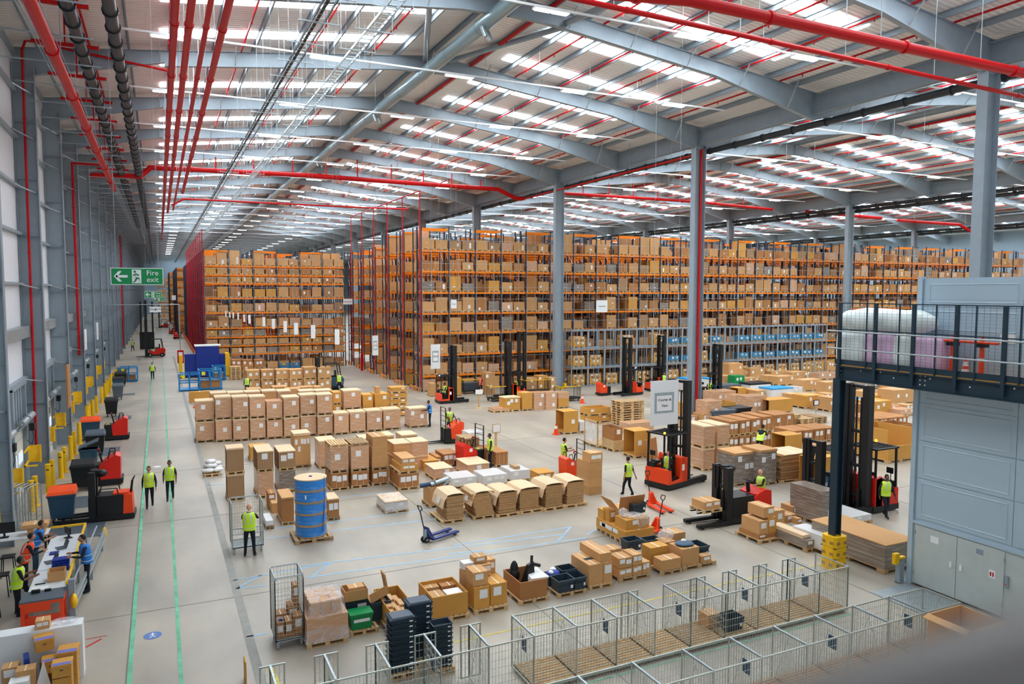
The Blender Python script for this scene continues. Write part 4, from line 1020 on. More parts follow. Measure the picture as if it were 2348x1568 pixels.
loose(x6-.02, y6+.95, .15, .45, .5, .5, 'card', 'carton behind the clothes carton', 0); tote(x6-.45, y6+1.35, .4, .6, .4, .24, 'open slate tote lying behind the golden carton')
c = at(1560, 1270); tote(at(1452,1300).x, at(1452,1300).y+.5, .1, .5, .6, .4, 'open slate tote wedged between cartons in the middle') if 0 else None
loose(x6+.5, y6+1.3, .0, .62, .6, .75, 'card', 'plain carton behind the last tote of front row', 0)
mb = MB().use('film'); mb.ell((0,0,.12), .3,.24,.2, 10, 7); tag(mb.build('plastic_bag', None, (x6+.25, y6+1.25, .66)), 'clear plastic bag with dark goods on the row end cartons', 'bag')
# long low golden pallet box with goods on it
c = at(1433, 1252); q = at(1359, 1217); dd = q.y-c.y
lw = 1.25
for i in range(3): put_pallet(c.x, c.y+i*dd/3, 0, lw, dd/3-.02, '%s pallet under the long low golden box'%nth(i))
o = goods_unit(c.x, c.y, .15, lw, dd, .36, 'cardy', 'long low golden box carrying mixed goods, left of the row end', name='long_carton')
for i in range(4): parts_label(o, lw, dd, .4, 1, side='x')
zt_ = .515
loose(c.x+.1, c.y+dd*.62, zt_, .42, .45, .42, 'cardy', 'upright golden carton, right of two on the long low box', 1); loose(c.x+.05, c.y+dd*.78, zt_, .35, .4, .36, 'cardy', 'golden carton, left of two on the long low box', 1)
loose(c.x+.35, c.y+dd*.45, zt_, .85, .75, .5, 'card', 'big carton with raised flaps on the long low box', 0)
mb = MB().use('cardd'); mb.hull8([(0,0,0),(1.05,0,0),(1.05,.02,0),(0,.02,0)], [(-.02,-.12,.5),(1.07,-.12,.5),(1.07,-.1,.5),(-.02,-.1,.5)]); mb.use('card').hull8([(0,.0,0),(.02,.0,0),(.02,.75,0),(0,.75,0)], [(-.35,.0,.42),(-.33,.0,.42),(-.33,.75,.42),(-.35,.75,.42)]); tag(mb.build('carton_flaps', None, (c.x+.3, c.y+dd*.45, zt_+.5)), 'tall raised brown flaps above the big carton', 'cardboard flap')
o = loose(c.x+.1, c.y+.1, zt_, 1.0, .7, .36, 'cardy', 'golden carton draped in film, nearest on the long low box', 1)
mb = MB().use('film'); mb.ell((0,0,0), .4,.3,.1); mb.ell((-.3,.1,.12), .18,.16,.16); mb.ell((.25,-.3,-.15), .28,.1,.28); tag(mb.build('plastic_film', None, (c.x+.55, c.y+.4, zt_+.42)), 'crumpled clear film draped over the golden carton', 'plastic film')
tote(c.x+.75, c.y+dd*.3, zt_+.37, .6, .45, .36, 'slate tote on top of the long low box group', rz=.1); loose(c.x+.72, c.y+dd*.3, zt_, .55, .5, .36, 'cardy', 'golden carton under the raised slate tote', 0)
# ---- wire pens
def grid(mb, a, b_, z0, z1, sx=.075, sz=.17, t=.0032, frame=True):
    """mesh panel between plan points a and b"""
    a = Vector((a[0], a[1], 0)); b_ = Vector((b_[0], b_[1], 0)); d = b_-a; L_ = d.length; n = max(1, int(L_/sx)); alongx = abs(d.x) > abs(d.y)
    for i in range(1, n):
        p = a+d*(i/n); mb.box(p.x-t, p.y-t, z0, p.x+t, p.y+t, z1)
    m_ = max(1, int((z1-z0)/sz))
    for j in range(m_+1):
        z = z0+(z1-z0)*j/m_; mb.box(min(a.x,b_.x)-t, min(a.y,b_.y)-t, z-t, max(a.x,b_.x)+t, max(a.y,b_.y)+t, z+t)
    if frame:
        f = .015
        for p in (a, b_): mb.box(p.x-f, p.y-f, z0-.02, p.x+f, p.y+f, z1)
        for z in (z0, z1): mb.box(min(a.x,b_.x)-f, min(a.y,b_.y)-f, z-f, max(a.x,b_.x)+f, max(a.y,b_.y)+f, z+f)
def slat_base(w, d):
    mb = MB().use('woodd'); n = 10
    for i in range(n): mb.box(0, i*d/n, .11, w, i*d/n+d/n*.78, .135)
    for x in (.02, w/2-.05, w-.12): mb.box(x, 0, .02, x+.1, d, .11)
    return mb.mesh('wooden_base')
PH = 1.3
def pens(x0, n, pitch, y0, d, start_base, where, back=lambda k: True, end=True):
    lp = MB().use('wire'); grid(lp, (0,0), (0,d), .08, PH); lp.bar((0,.1,.15),(0,d*.55,PH-.1),.008); lp.bar((0,d-.1,.15),(0,d*.55,PH-.1),.008); lp = lp.mesh('side_panel')
    fp = MB().use('wire'); grid(fp, (0,0), (pitch,0), .08, PH); fp = fp.mesh('front_panel')
    tr = MB().use('steel_l'); tr.box(-.02,0,PH,.02,d,PH+.03); tr = tr.mesh('top_rail')
    wg = MB().use('wire'); grid(wg, (0,d+.0), (.28,d), .08, PH); grid(wg, (-.2,d), (0,d), .08, PH); wg = wg.mesh('wing_panel')
    sb = slat_base(pitch-.06, d-.04); pl = MB().use('slate').box(-.004,d*.35,.75,.012,d*.35+.22,1.05).mesh('sign_plate')
    for k in range(n):
        e = empty('wire_mesh_pen', (x0+k*pitch, y0, 0), 0, '%s wire mesh pen from the left in the %s'%(nth(k), where), 'wire cage', 'wire mesh pens, '+where)
        link('side_panel', lp, e); link('front_panel', fp, e); link('top_rail', tr, e)
        if back(k): o = link('back_panel', fp, e, (0, d, 0))
        else: link('wing_panel', wg, e)
        if k >= start_base: link('wooden_base', sb, e, (.03, .02, 0))
        if k % 2 == 1: link('sign_plate', pl, e)
        if end and k == n-1: link('end_panel', lp, e, (pitch, 0, 0))
pens(1.85, 14, 1.1, 14.25, 1.15, 5, 'back row across the floor', lambda k: k in (5,6,7,9))
pens(4.75, 10, 1.3, 11.35, 1.0, 0, 'front row nearest the camera', lambda k: True)
# goods inside a pen
put_pallet(12.75, 15.55, 0, 1.1, .8, 'pallet with cartons just behind the wire pens') if 0 else None
loose(12.8, 14.85, .14, .4, .4, .35, 'card', 'open small carton inside a wire pen', 0); tote(13.1, 14.45, .14, .55, .45, .34, 'slate tote of papers inside a wire pen')
# big close open carton
zt_ = 1.45; c = at(2225, 1448, zt_); q = at(2127, 1407, zt_); r_ = at(2303, 1426, zt_); w_ = r_.x-c.x
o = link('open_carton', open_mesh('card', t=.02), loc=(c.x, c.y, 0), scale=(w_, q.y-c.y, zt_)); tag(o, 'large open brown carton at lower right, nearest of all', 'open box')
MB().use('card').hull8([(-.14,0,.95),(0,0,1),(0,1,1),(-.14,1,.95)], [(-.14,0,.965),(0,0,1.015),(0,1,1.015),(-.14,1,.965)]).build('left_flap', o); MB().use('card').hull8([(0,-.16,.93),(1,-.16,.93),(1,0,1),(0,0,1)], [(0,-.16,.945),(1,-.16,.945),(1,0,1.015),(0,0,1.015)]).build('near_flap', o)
# floor plate before the lift
tag(MB().use('steel_l').box(19.0, 11, 0, 20.6, 14.9, .02).build('floor_plate'), 'perforated grey floor plate before the lift doors', 'floor plate')
# ---- roll cages
def roll_cage(x, y, w, d, h, label, openfront=False, shelf=None, rz=0):
    e = empty('roll_cage', (x, y, 0), rz, label, 'roll cage')
    mb = MB().use('steel_l'); mb.box(0,0,.2,w,.03,.26); mb.box(0,d-.03,.2,w,d,.26); mb.box(0,0,.2,.03,d,.26); mb.box(w-.03,0,.2,w,d,.26)
    for i in range(8): mb.box(0, i*d/8, .22, w, i*d/8+.03, .24)
    mb.build('base', e)
    def side(nm, a, b_):
        m_ = MB().use('wire'); grid(m_, a, b_, .26, h-.03, .08, .11, .0035, False); m_.use('steel_l')
        A = Vector((*a, .2)); B = Vector((*b_, .2)); m_.tube([A, Vector((*a, h-.08)), A.lerp(B, .06)+Vector((0,0,h-.2)), A.lerp(B, .94)+Vector((0,0,h-.2)), Vector((*b_, h-.08)), B], .016, 6); m_.build(nm, e)
    side('left_panel', (0,0), (0,d)); side('right_panel', (w,0), (w,d)); side('back_panel', (0,d), (w,d))
    if not openfront: side('front_gate', (0,0), (w,0))
    cm_ = MB().use('steel_l'); cm_.box(-.03,-.03,.1,.03,.03,.2); cm_.use('steel'); cm_.cyl((-.02,0,.065),(.02,0,.065),.062,14); cm_ = cm_.mesh('castor')
    for a in ((.06,.06),(w-.06,.06),(.06,d-.06),(w-.06,d-.06)): link('castor', cm_, e, (*a, 0))
    if shelf: m_ = MB().use('steel_l'); grid(m_, (0,0), (w,0), .7, .9, .1, .2, .004); m_.build('shelf_bar', e)
    return e
c = at(633, 1492)
roll_cage(c.x, c.y, ony(698, 1492, c.y).x-c.x, .85, 1.85, 'tall galvanised roll cage with cartons at the bottom, front left')
ww = ony(698, 1492, c.y).x-c.x
for i, (a, b2, z, w2, d2, h2, k_) in enumerate(((.03,.05,.27,.2,.35,.42,'cardd'),(.26,.05,.27,.2,.35,.42,'cardd'),(.49,.05,.27,.24,.35,.5,'cardd'),(.03,.45,.27,.35,.35,.45,'cardd'),(.4,.45,.27,.3,.35,.62,'cardd'),(.56,.5,.9,.14,.3,.5,'cardd'))):
    loose(c.x+.02+a*ww/.78, c.y+b2, z, w2*ww/.8, d2, h2, k_, ['left carton at the front','second carton at the front','third carton at the front','left carton at the back','right carton at the back','upright narrow carton on top'][i]+' inside the tall roll cage', 1)
loose(c.x+.1, c.y+.1, .695, .1, .12, .05, 'cabblue', 'small blue and white pack in the tall roll cage', 0)
c = at(541, 1272); roll_cage(c.x-.1, c.y, 1.0, .9, 1.75, 'open roll cage held by the man in yellow vest', True, True)
# ---- drum tower
c = at(714, 1232); R_ = 37.5/FPX*c.length*1.0
R_ = (ony(752, 1232, c.y).x-ony(677, 1232, c.y).x)/2*.98; htop = zat(714, 1092, (c.x, c.y))
put_pallet(c.x-R_-.1, c.y-R_-.05, 0, 2*R_+.2, 2*R_+.1, 'pallet under the tower of blue pipe drums', 'woodd')
hd = (htop-.15)/5
for i in range(5):
    mb = MB().use('wrapb').cyl((0,0,.03),(0,0,hd-.03),R_*.96,40); o = mb.build('pipe_drum', None, (c.x, c.y, .15+i*hd)); tag(o, 'blue pipe drum under film, %s from the bottom of the tower'%nth(i), 'cable drum', 'blue pipe drums in the tower')
    MB().use('woodd').cyl((0,0,0),(0,0,.035),R_,40).build('flange', o)
    MB().use('pale' if i == 4 else 'woodd').cyl((0,0,hd-.035),(0,0,hd-.002),R_,40).build('flange', o)
    if i == 3: MB().use('label').box(-R_*.5,-R_*.86,hd*.35,-R_*.38,-R_*.83,hd*.7).build('paper_label', o)
mb = MB().use('ink'); mb.tube([(R_*.72,-R_*.72,.1+5*hd),(R_*.7,-R_*.74,3*hd),(R_*.5,-R_*.9,.2)], .008, 5); mb.tube([(R_*.7,-R_*.74,3*hd),(R_*.62,-R_*.8,.2)], .008, 5); tag(mb.build('rope', None, (c.x, c.y, .1)), 'thin black cord hanging down the blue drum tower', 'cord')
mb = MB().use('cabblue').cyl((0,0,0),(0,0,.02),.06,12); tag(mb.build('drum_hub', None, (c.x,c.y,.155+5*hd)), 'blue hub plug on top of the drum tower', 'drum hub')
# goods near the drums
G(646, 1206, 677, 1142, 1.35, 'cardd', 'large brown lidded box left of the blue drums', 1, 'wood', 0, lid='card')
G(751, 1195, 780, 1145, 1.0, 'cardd', 'brown box with yellow label right of the blue drums', 1, 'woodd', 2, lid='pale')
G(609, 1215, 629, 1195, 1.1, 'white', 'white carton on a pallet behind the man with the roll cage', 1, 'woodd', 0)
G(615, 1170, 634, 1132, .8, 'cardd', 'tall stacked small carton left of the large brown box', 2, None, 1); G(622, 1178, 637, 1155, .6, 'card', 'small carton before the tall stacked one', 1, None, 0)
s = G(883, 1180, 937, 1152, 1.35, 'wrapw', 'low white topped carton under film alone on the floor', 1, 'wood', 1, lid='pale')
MB().use('film').hull8([(-.03,-.03,-.3),(1.03,-.03,-.1),(1.03,1.03,0),(-.06,1.03,-.3)], [(0,0,1.05),(1,0,1.05),(1,1,1.05),(0,1,1.05)]).build('film_sheet', s['objs'][0])
x,y,w,d = pallet_at(468, 1095, 505, 1.2, 'pallet under the white sacks beside the walkway')
for i, (a, b2, z, l_) in enumerate(((.3,.3,.22,'lower near left'),(.85,.35,.22,'lower near right'),(.35,.85,.22,'lower far left'),(.85,.85,.24,'lower far right'),(.45,.5,.4,'upper left'),(.75,.8,.42,'upper right'),(.5,.7,.56,'topmost'))):
    mb = MB().use('wrapw'); mb.ell((0,0,0), .34,.26,.11, 14, 8, lambda p: Vector((p.x*(1+.1*math.sin(7*p.y)), p.y*(1+.1*math.sin(6*p.x)), p.z*(1+.3*math.sin(8*p.x+3*p.y))))); tag(mb.build('white_sack', None, (x+a*w, y+b2*d, z+.03), rz=i*.7), 'crumpled white sack, %s on the pallet by the walkway'%l_, 'sack', 'white sacks on the pallet')
# carton with foil tubes
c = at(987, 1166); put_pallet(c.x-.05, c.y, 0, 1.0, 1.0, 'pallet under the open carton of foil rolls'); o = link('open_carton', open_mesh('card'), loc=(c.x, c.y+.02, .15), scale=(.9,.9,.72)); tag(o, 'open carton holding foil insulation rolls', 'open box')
mb = MB().use('steel_l'); mb.cyl((.1,.3,.9),(1.0,.6,1.0),.11,12); mb.cyl((.7,.3,.8),(.95,.25,1.02),.06,10); mb.use('slate').cyl((-.3,.45,.88),(.35,.35,.95),.1,12); tag(mb.build('foil_roll', None, (c.x, c.y, 0)), 'silver and grey foil rolls lying across the open carton', 'foil roll')
# ================================================================== mezzanine and lift
MXX = 19.7
P2 = lambda px, py: onx(px, py, MXX)
tb = P2(1919, 868.5).z; tt = P2(1913, 835.5).z; yE = P2(1922, 700).y; zr = P2(1922, 694).z
e = empty('mezzanine_platform', (0,0,0), 0, 'dark blue steel mezzanine platform with mesh guard rail, upper right', 'platform')
mb = MB().use('mezz'); mb.box(MXX-.02, 6, tb, MXX+.02, yE, tt); mb.box(MXX-.12, 6, tb, MXX+.12, yE, tb+.03); mb.box(MXX-.12, 6, tt-.03, MXX+.12, yE, tt); mb.box(MXX, yE-.02, tb, MXX+3.2, yE+.02, tt); mb.use('label')
for i in range(8):
    yy = yE-.5-i*1.15
    for a in (0,): mb.cyl((MXX-.03, yy, tb+.5-.12*(i % 2)), (MXX-.021, yy, tb+.5-.12*(i % 2)), .022, 8); mb.cyl((MXX-.03, yy-.45, tb+.35-.1*(i % 2)), (MXX-.021, yy-.45, tb+.35-.1*(i % 2)), .022, 8)
for yy in (yE-.08, yE-.2, yE-2.95, yE-3.1):
    for q in range(4): mb.cyl((MXX-.03, yy, tb+.15+q*.13), (MXX-.021, yy, tb+.15+q*.13), .02, 8)
mb.build('edge_beam', e)
MB().use('cardy').box(MXX-.06, 6, tt, MXX+3.0, yE-.03, tt+.035).build('deck_board', e)
MB().use('mezz').box(MXX-.07, 6, tt+.035, MXX-.05, yE, tt+.2).build('kick_plate', e)
post = MB().use('mezz').box(-.035,-.05,-.35,.035,.05,zr-tt).mesh('guard_post')
thin = MB().use('mezz').box(-.012,-.02,.0,.012,.02,zr-tt).mesh('mesh_post')
for px in (1929.5, 2011, 2098.5, 2197.5, 2308.5): link('guard_post', post, e, (MXX-.1, P2(px, 800).y, tt))
for px in (1990, 2065, 2149, 2241, 2344): link('mesh_post', thin, e, (MXX-.09, P2(px, 800).y, tt))
mb = MB().use('steel_l'); 
for z in (tt+.55, tt+1.1): mb.cyl((MXX-.16, 6, z), (MXX-.16, yE+.25, z), .024, 8)
mb.build('hand_rail', e)
mb = MB().use('mezz')
for z in (zr-.02, zr-.85): mb.box(MXX-.1, 6, z, MXX-.07, yE, z+.03)
for i in range(60): mb.box(MXX-.09, yE-.1-i*.16, tt+.2, MXX-.085, yE-.1-i*.16+.004, zr)
for i in range(22): mb.box(MXX-.09, 6, tt+.25+i*.09, MXX-.086, yE, tt+.253+i*.09)
mb.build('guard_mesh', e)
c = at(1922, 1296)
mb = MB().use('mezz'); mb.box(-.13,-.015,0,.13,.015,tb); mb.box(-.145,-.13,0,-.115,.13,tb); mb.box(.115,-.13,0,.145,.13,tb); mb.box(-.2,-.2,0,.2,.2,.03); tag(mb.build('mezzanine_post', None, (MXX, yE-.15, 0)), 'dark steel post carrying the end of the mezzanine', 'post')
for i, (z0, z1) in enumerate(((0,.36),(.37,.72),(.73,1.08))):
    mb = MB().use('yellow'); r_ = .3
    prof = [(-r_,-r_*.7),(-r_*.7,-r_),(r_*.7,-r_),(r_,-r_*.7),(r_,r_*.7),(r_*.7,r_),(-r_*.7,r_),(-r_,r_*.7)]
    mb.prism(prof, z0, z1, 'xy')
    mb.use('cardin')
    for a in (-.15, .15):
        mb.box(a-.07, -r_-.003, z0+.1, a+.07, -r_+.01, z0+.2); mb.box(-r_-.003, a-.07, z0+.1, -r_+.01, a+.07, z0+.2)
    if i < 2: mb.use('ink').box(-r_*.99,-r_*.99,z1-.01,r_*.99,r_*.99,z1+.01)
    tag(mb.build('post_guard', None, (MXX, yE-.15, 0)), 'yellow plastic post guard, %s section'%['bottom','middle','top'][i], 'column guard')
# lift shaft
LX = 20.75; c = onx(2088, 1340, LX); LY = onx(2100, 890, LX).y
tag(MB().use('lift').box(LX+.02, 6, 1.95, LX+3, LY, 9.4).build('wall_lift_upper'), kind='structure')
e = empty('goods_lift', (0,0,0), 0, 'tall blue grey panelled goods lift enclosure at right edge', 'goods lift')
mb = MB().use('door'); mb.box(LX, 6, .05, LX+3, LY, 1.95); mb.build('door_casing', e)
mb = MB().use('lift'); mb.box(LX-.06, LY-.12, 0, LX+.1, LY+.03, 9.45); mb.box(LX-.05, 6, 1.93, LX+.02, LY, 2.02); mb.build('corner_post', e)
z = 2.1; zs = [2.1, 3.35, 4.5, 5.65, 6.6, 7.75, 8.55, 9.35]
for i, (z0, z1) in enumerate(zip(zs, zs[1:])):
    y1 = LY-.16; y0 = LY-3.0
    mb = MB().use('lift'); mb.box(LX-.005, y0, z0+.01, LX+.03, y1, z1-.01); 
    a0, a1, b0, b1 = y0+.15, y1-.18, z0+.14, z1-.14
    for (p, q) in (((a0,b0),(a1,b0)),((a1,b0),(a1,b1)),((a1,b1),(a0,b1)),((a0,b1),(a0,b0))): mb.cyl((LX-.006,p[0],p[1]),(LX-.006,q[0],q[1]),.018,6)
    mb.build('lift_panel', e)
    mb = MB().use('lift'); mb.box(LX-.005, y0-4, z0+.01, LX+.03, y0-.02, z1-.01); mb.build('lift_panel', e)
for i, (ya, yb, nm_) in enumerate(((LY-.2, LY-1.5, 'far'), (LY-1.52, LY-2.85, 'near'))):
    d_ = MB().use('door').box(LX-.03, yb, .08, LX+.0, ya, 1.9).build('lift_door', e)
    ys = yb+.14 if i == 0 else ya-.14
    MB().use('label').box(LX-.07, ys-.03, .95, LX-.03, ys+.03, 1.12).build('door_handle', d_)
    if i == 0: MB().use('label').box(LX-.036, ya-.75, 1.5, LX-.031, ya-.5, 1.7).build('notice', d_)
    else: MB().use('steel').box(LX-.036, ya-.75, 1.6, LX-.031, ya-.55, 1.75).build('notice', d_)
    mb = MB().use('steel_l')
    for z in (.35, 1.6): mb.cyl((LX-.04, (ya if i == 0 else yb), z), (LX-.04, (ya if i == 0 else yb), z+.12), .015, 6)
    mb.build('hinge', d_)
y_ = LY-2.62
MB().use('label').box(LX-.036, y_, 1.05, LX-.031, y_+.17, 1.27).build('safety_sign', e)
MB().use('red').box(LX-.038, y_+.1, 1.1, LX-.035, y_+.14, 1.22).build('sign_mark', e); MB().use('red').box(LX-.038, y_+.03, 1.1, LX-.035, y_+.07, 1.22).build('sign_mark', e)
mb = MB().use('steel'); mb.box(LX-.06, LY-2.98, .9, LX-.02, LY-2.9, 1.25); o = mb.build('call_button_box', e); MB().use('truck').cyl((LX-.07, LY-2.94, 1.02), (LX-.05, LY-2.94, 1.02), .02, 10).build('red_button', o)
mb = MB().use('steel'); mb.box(-.1,-.08,0,.1,.08,.72); mb.hull8([(-.1,-.1,0),(.3,-.1,0),(.3,.1,0),(-.1,.1,0)],[(-.1,-.1,.02),(.3,-.1,.02),(.3,.1,.02),(-.1,.1,.02)]); p = at(2062, 1335); o = tag(mb.build('barrier_post', None, (p.x, p.y, 0)), 'short steel barrier post with yellow bracket beside the lift', 'barrier post')
MB().use('yellow').box(-.3,-.06,.62,-.1,.06,.95).box(-.12,-.06,.75,.16,.06,.82).build('yellow_bracket', o)
tag(MB().use('truck').box(0,0,0,1.0,.5,.12).build('red_bin_lid', None, (at(2090,1200).x-.6, at(2090,1200).y, .4)), 'red tray edge showing left of the lift', 'tray') if 0 else None
# goods on the mezzanine
def P3(px, py, x): return onx(px, py, x)
xx = MXX+.35; zb = tt+.036
def bale(px0, px1, label, mt, c_, topz=1.02, r=.35):
    a = P3(px0, 800, xx).y; b_ = P3(px1, 800, xx).y; mb = MB().use(mt); mb.ell((0,0,0), .36, abs(a-b_)/2+.04, topz/2*1.06, 20, 12, lambda p: Vector((math.copysign(abs(p.x)**.45, p.x), math.copysign(abs(p.y)**.4, p.y), math.copysign(abs(p.z)**.35, p.z))))
    tag(mb.build('polythene_bale', None, (xx+.1, (a+b_)/2, zb+topz/2)), label, 'polythene bale')
M['pinkb'] = mat('pink polythene', '#ecc9e6', .3, noise=.1, nscale=3); M['whiteb'] = mat('milky polythene', '#eaf4f1', .28, noise=.08, nscale=3)
bale(1926, 1989, 'milky upright polythene bale at the far end of the mezzanine', 'whiteb', 0); bale(1990, 2058, 'pink tinted polythene bale, left one, on the mezzanine', 'pinkb', 0); bale(2059, 2098, 'clear polythene bale between two pink tinted ones', 'whiteb', 0); bale(2099, 2164, 'pink tinted polythene bale, right one, on the mezzanine', 'pinkb', 0)
a = P3(1922, 760, xx).y; b_ = P3(2145, 760, xx).y
mb = MB().use('whiteb'); mb.ell((0,0,0), .4, abs(a-b_)/2, .38, 22, 18, lambda p: Vector((p.x*(1+.04*math.sin(9*p.y)), math.copysign(abs(p.y)**.5, p.y), p.z*(1+.06*math.sin(11*p.y))))); tag(mb.build('polythene_roll', None, (xx+.1, (a+b_)/2, zb+1.42)), 'long milky polythene roll lying on the upright bales', 'polythene roll')
def cone(x, y, z, s, label):
    mb = MB().use('truck'); mb.cyl((0,0,.04),(0,0,.75),.17,16,.035); mb.box(-.22,-.22,0,.22,.22,.04); o = mb.build('traffic_cone', None, (x,y,z), scale=(s,s,s)); tag(o, label, 'traffic cone'); MB().use('label').cyl((0,0,.4),(0,0,.58),.105,16,.077).build('white_band', o); 
    MB().use('label').cyl((0,0,.18),(0,0,.3),.146,16,.12).build('white_band', o) if s < .9 else None
    return o
xc = MXX+.45
cone(xc, P3(2214, 840, xc).y, zb, .68, 'small orange traffic cone on the mezzanine')
for i, px in enumerate((2183, 2250)):
    y_ = P3(px, 840, xc).y; mb = MB().use('truck'); mb.cyl((0,0,0),(0,0,.85),.075,12,.055); mb.cyl((0,0,.98),(0,0,1.12),.06,12,.03); o = mb.build('barrier_stand', None, (xc, y_, zb)); tag(o, 'orange barrier stand with black clamp, %s of two on mezzanine'%('left','right')[i], 'barrier stand')
    MB().use('label').cyl((0,0,.45),(0,0,.52),.072,12).build('white_band', o); MB().use('black').box(-.12,-.12,.82,.12,.12,.92).build('clamp', o)
y0_, y1_ = P3(2165, 800, xc).y, P3(2295, 800, xc).y
tag(MB().use('truck').cyl((xc-.1, y1_, zb+.95), (xc-.1, y0_, zb+.95), .035, 8).build('barrier_bar'), 'orange bar lying across the two barrier stands', 'barrier bar')
tag(MB().use('label').box(LX-.03, P3(2330,780,LX).y, 7.6, LX-.006, P3(2295,780,LX).y, 7.85).build('notice_board'), 'small white notice on the lift wall above the mezzanine', 'notice')
# blurred handrail right in front of the lens corner
a = Vector(ray(1820, 1720)).normalized()*.62+Vector((0,0,EYE)); b_ = Vector(ray(2500, 1600)).normalized()*.36+Vector((0,0,EYE))
a = Vector((0,0,EYE))+ray(1560,1890).normalized()*.42; b_ = Vector((0,0,EYE))+ray(2600,1705).normalized()*.30
M['rail'] = mat('dark grey rail', '#6f6a66', .4)
tag(MB().use('rail').cyl(a+(a-b_)*1.5, b_+(b_-a)*1.5, .043, 32).build('hand_rail_near'), 'blurred dark grey handrail crossing the lower right corner', 'handrail')
# ================================================================== people
DG = bpy.context.evaluated_depsgraph_get
def person(x, y, rz, label, vest='hivis', skin='skin', pose='stand', z=0.0, hair='hair', top='cloth', legs='cloth', sc_=1.0, lean=0.0, look=0.0, vband=True, sleeves='long', cap=None):
    """one figure; local +y is where it faces"""
    V = {}; hipz = .93; L_ = lean
    def P(n, x_, y_, z_, r): V[n] = (Vector((x_, y_, z_)), r)
    dz = 0; 
    if pose in ('sit', 'drive'): dz = -.46
    tl = lambda z_: L_*(z_-.93)*1.0                   # forward lean of the trunk
    P('pel', 0, 0, .95+dz, .125); P('wai', 0, tl(1.1), 1.1+dz, .115); P('che', 0, tl(1.3), 1.30+dz-.04*abs(L_), .13); P('nec', 0, tl(1.46)+.0, 1.47+dz-.08*abs(L_), .06); P('nek2', 0, tl(1.54)+.02, 1.53+dz-.1*abs(L_), .052)
    S = {}
    arms = {'stand': ((.0,.02,-.27),(.0,.08,-.25)), 'walk': None, 'reach': ((.02,.12,-.24),(-.03,.27,-.04)), 'drive': ((.03,.16,-.22),(-.05,.26,.02)), 'sit': ((.03,.12,-.24),(-.04,.26,.03)), 'push': ((.02,.2,-.18),(-.02,.27,-.02)), 'type': ((.03,.08,-.26),(-.06,.26,.04)), 'pull': None, 'hip': ((.12,-.02,-.2),(-.08,.12,-.14))}
    for s, nm in ((-1, 'l'), (1, 'r')):
        sh = V['che'][0]+Vector((s*.185, .0, .105)); P('sh'+nm, sh.x, sh.y, sh.z, .062)
        if pose == 'walk': a = ((.03, -.08*s, -.27), (.0, .1-.05*s, -.24))
        elif pose == 'pull': a = ((.04, -.05, -.27), (.02, -.12 if s > 0 else .04, -.25))
        else: a = arms[pose]
        e = sh+Vector((s*(.04+a[0][0]), a[0][1], a[0][2])); w = e+Vector((s*a[1][0], a[1][1], a[1][2]))
        P('el'+nm, e.x, e.y, e.z, .043); P('wr'+nm, w.x, w.y, w.z, .029)
        d = (w-e).normalized(); pm = w+d*.06; P('pa'+nm, pm.x, pm.y, pm.z, .032)
        curl = Vector((-s*.3, 0, 0))+d
        side = d.cross(Vector((s,0,0))).normalized() if abs(d.x) < .9 else Vector((0,1,0))
        for f in range(4):
            b0 = pm+side*(.027-.018*f)+d*.02; l_ = (.062,.072,.068,.052)[f]
            t1 = b0+d*l_*.55; t2 = t1+(d+Vector((-s*.6,0,0))).normalized()*l_*.5
            P('f%d%s1'%(f,nm), *b0, .0105); P('f%d%s2'%(f,nm), *t1, .009); P('f%d%s3'%(f,nm), *t2, .0075)
        b0 = w+d*.025+side*.03; t1 = b0+(d*.6+side*.6+Vector((-s*.3,0,0))).normalized()*.045; P('t%s1'%nm, *b0, .011); P('t%s2'%nm, *(t1), .009)
        hp = Vector((s*.095, 0, .90+dz)); P('hi'+nm, hp.x, hp.y, hp.z, .098)
        if pose in ('sit', 'drive'): k = hp+Vector((s*.05,.40,-.0)); an = k+Vector((0,.06,-.40)); toe = an+Vector((0,.16,-.05))
        elif pose in ('walk','pull'):
            f = s*(-1 if pose == 'pull' else 1)
            if f > 0: k = hp+Vector((0,.17,-.40)); an = k+Vector((0,.04,-.40)); toe = an+Vector((0,.15,-.03))
            else: k = hp+Vector((0,.02,-.42)); an = k+Vector((0,-.22,-.335)); toe = an+Vector((0,.13,-.075))
        else: k = hp+Vector((s*.03,.02,-.42)); an = k+Vector((s*.02,-.03,-.40)); toe = an+Vector((s*.03,.16,-.04))
        P('kn'+nm, *k, .062); P('an'+nm, *an, .043); P('to'+nm, *toe, .042); he = an+Vector((0,-.04,-.035)); P('he'+nm, *he, .038)
    names = list(V); ix = {n: i for i, n in enumerate(names)}; E_ = [('pel','wai'),('wai','che'),('che','nec'),('nec','nek2')]
    for nm in 'lr':
        E_ += [('che','sh'+nm),('sh'+nm,'el'+nm),('el'+nm,'wr'+nm),('wr'+nm,'pa'+nm),('pel','hi'+nm),('hi'+nm,'kn'+nm),('kn'+nm,'an'+nm),('an'+nm,'to'+nm),('an'+nm,'he'+nm),('wr'+nm,'t%s1'%nm),('t%s1'%nm,'t%s2'%nm)]
        for f in range(4): E_ += [('pa'+nm,'f%d%s1'%(f,nm)),('f%d%s1'%(f,nm),'f%d%s2'%(f,nm)),('f%d%s2'%(f,nm),'f%d%s3'%(f,nm))]
    me = bpy.data.meshes.new('tmp'); me.from_pydata([V[n][0] for n in names], [(ix[a], ix[b_]) for a, b_ in E_], []); ob = bpy.data.objects.new('tmp', me); col.objects.link(ob)
    sk = ob.modifiers.new('s', 'SKIN'); ob.modifiers.new('u', 'SUBSURF').levels = 1
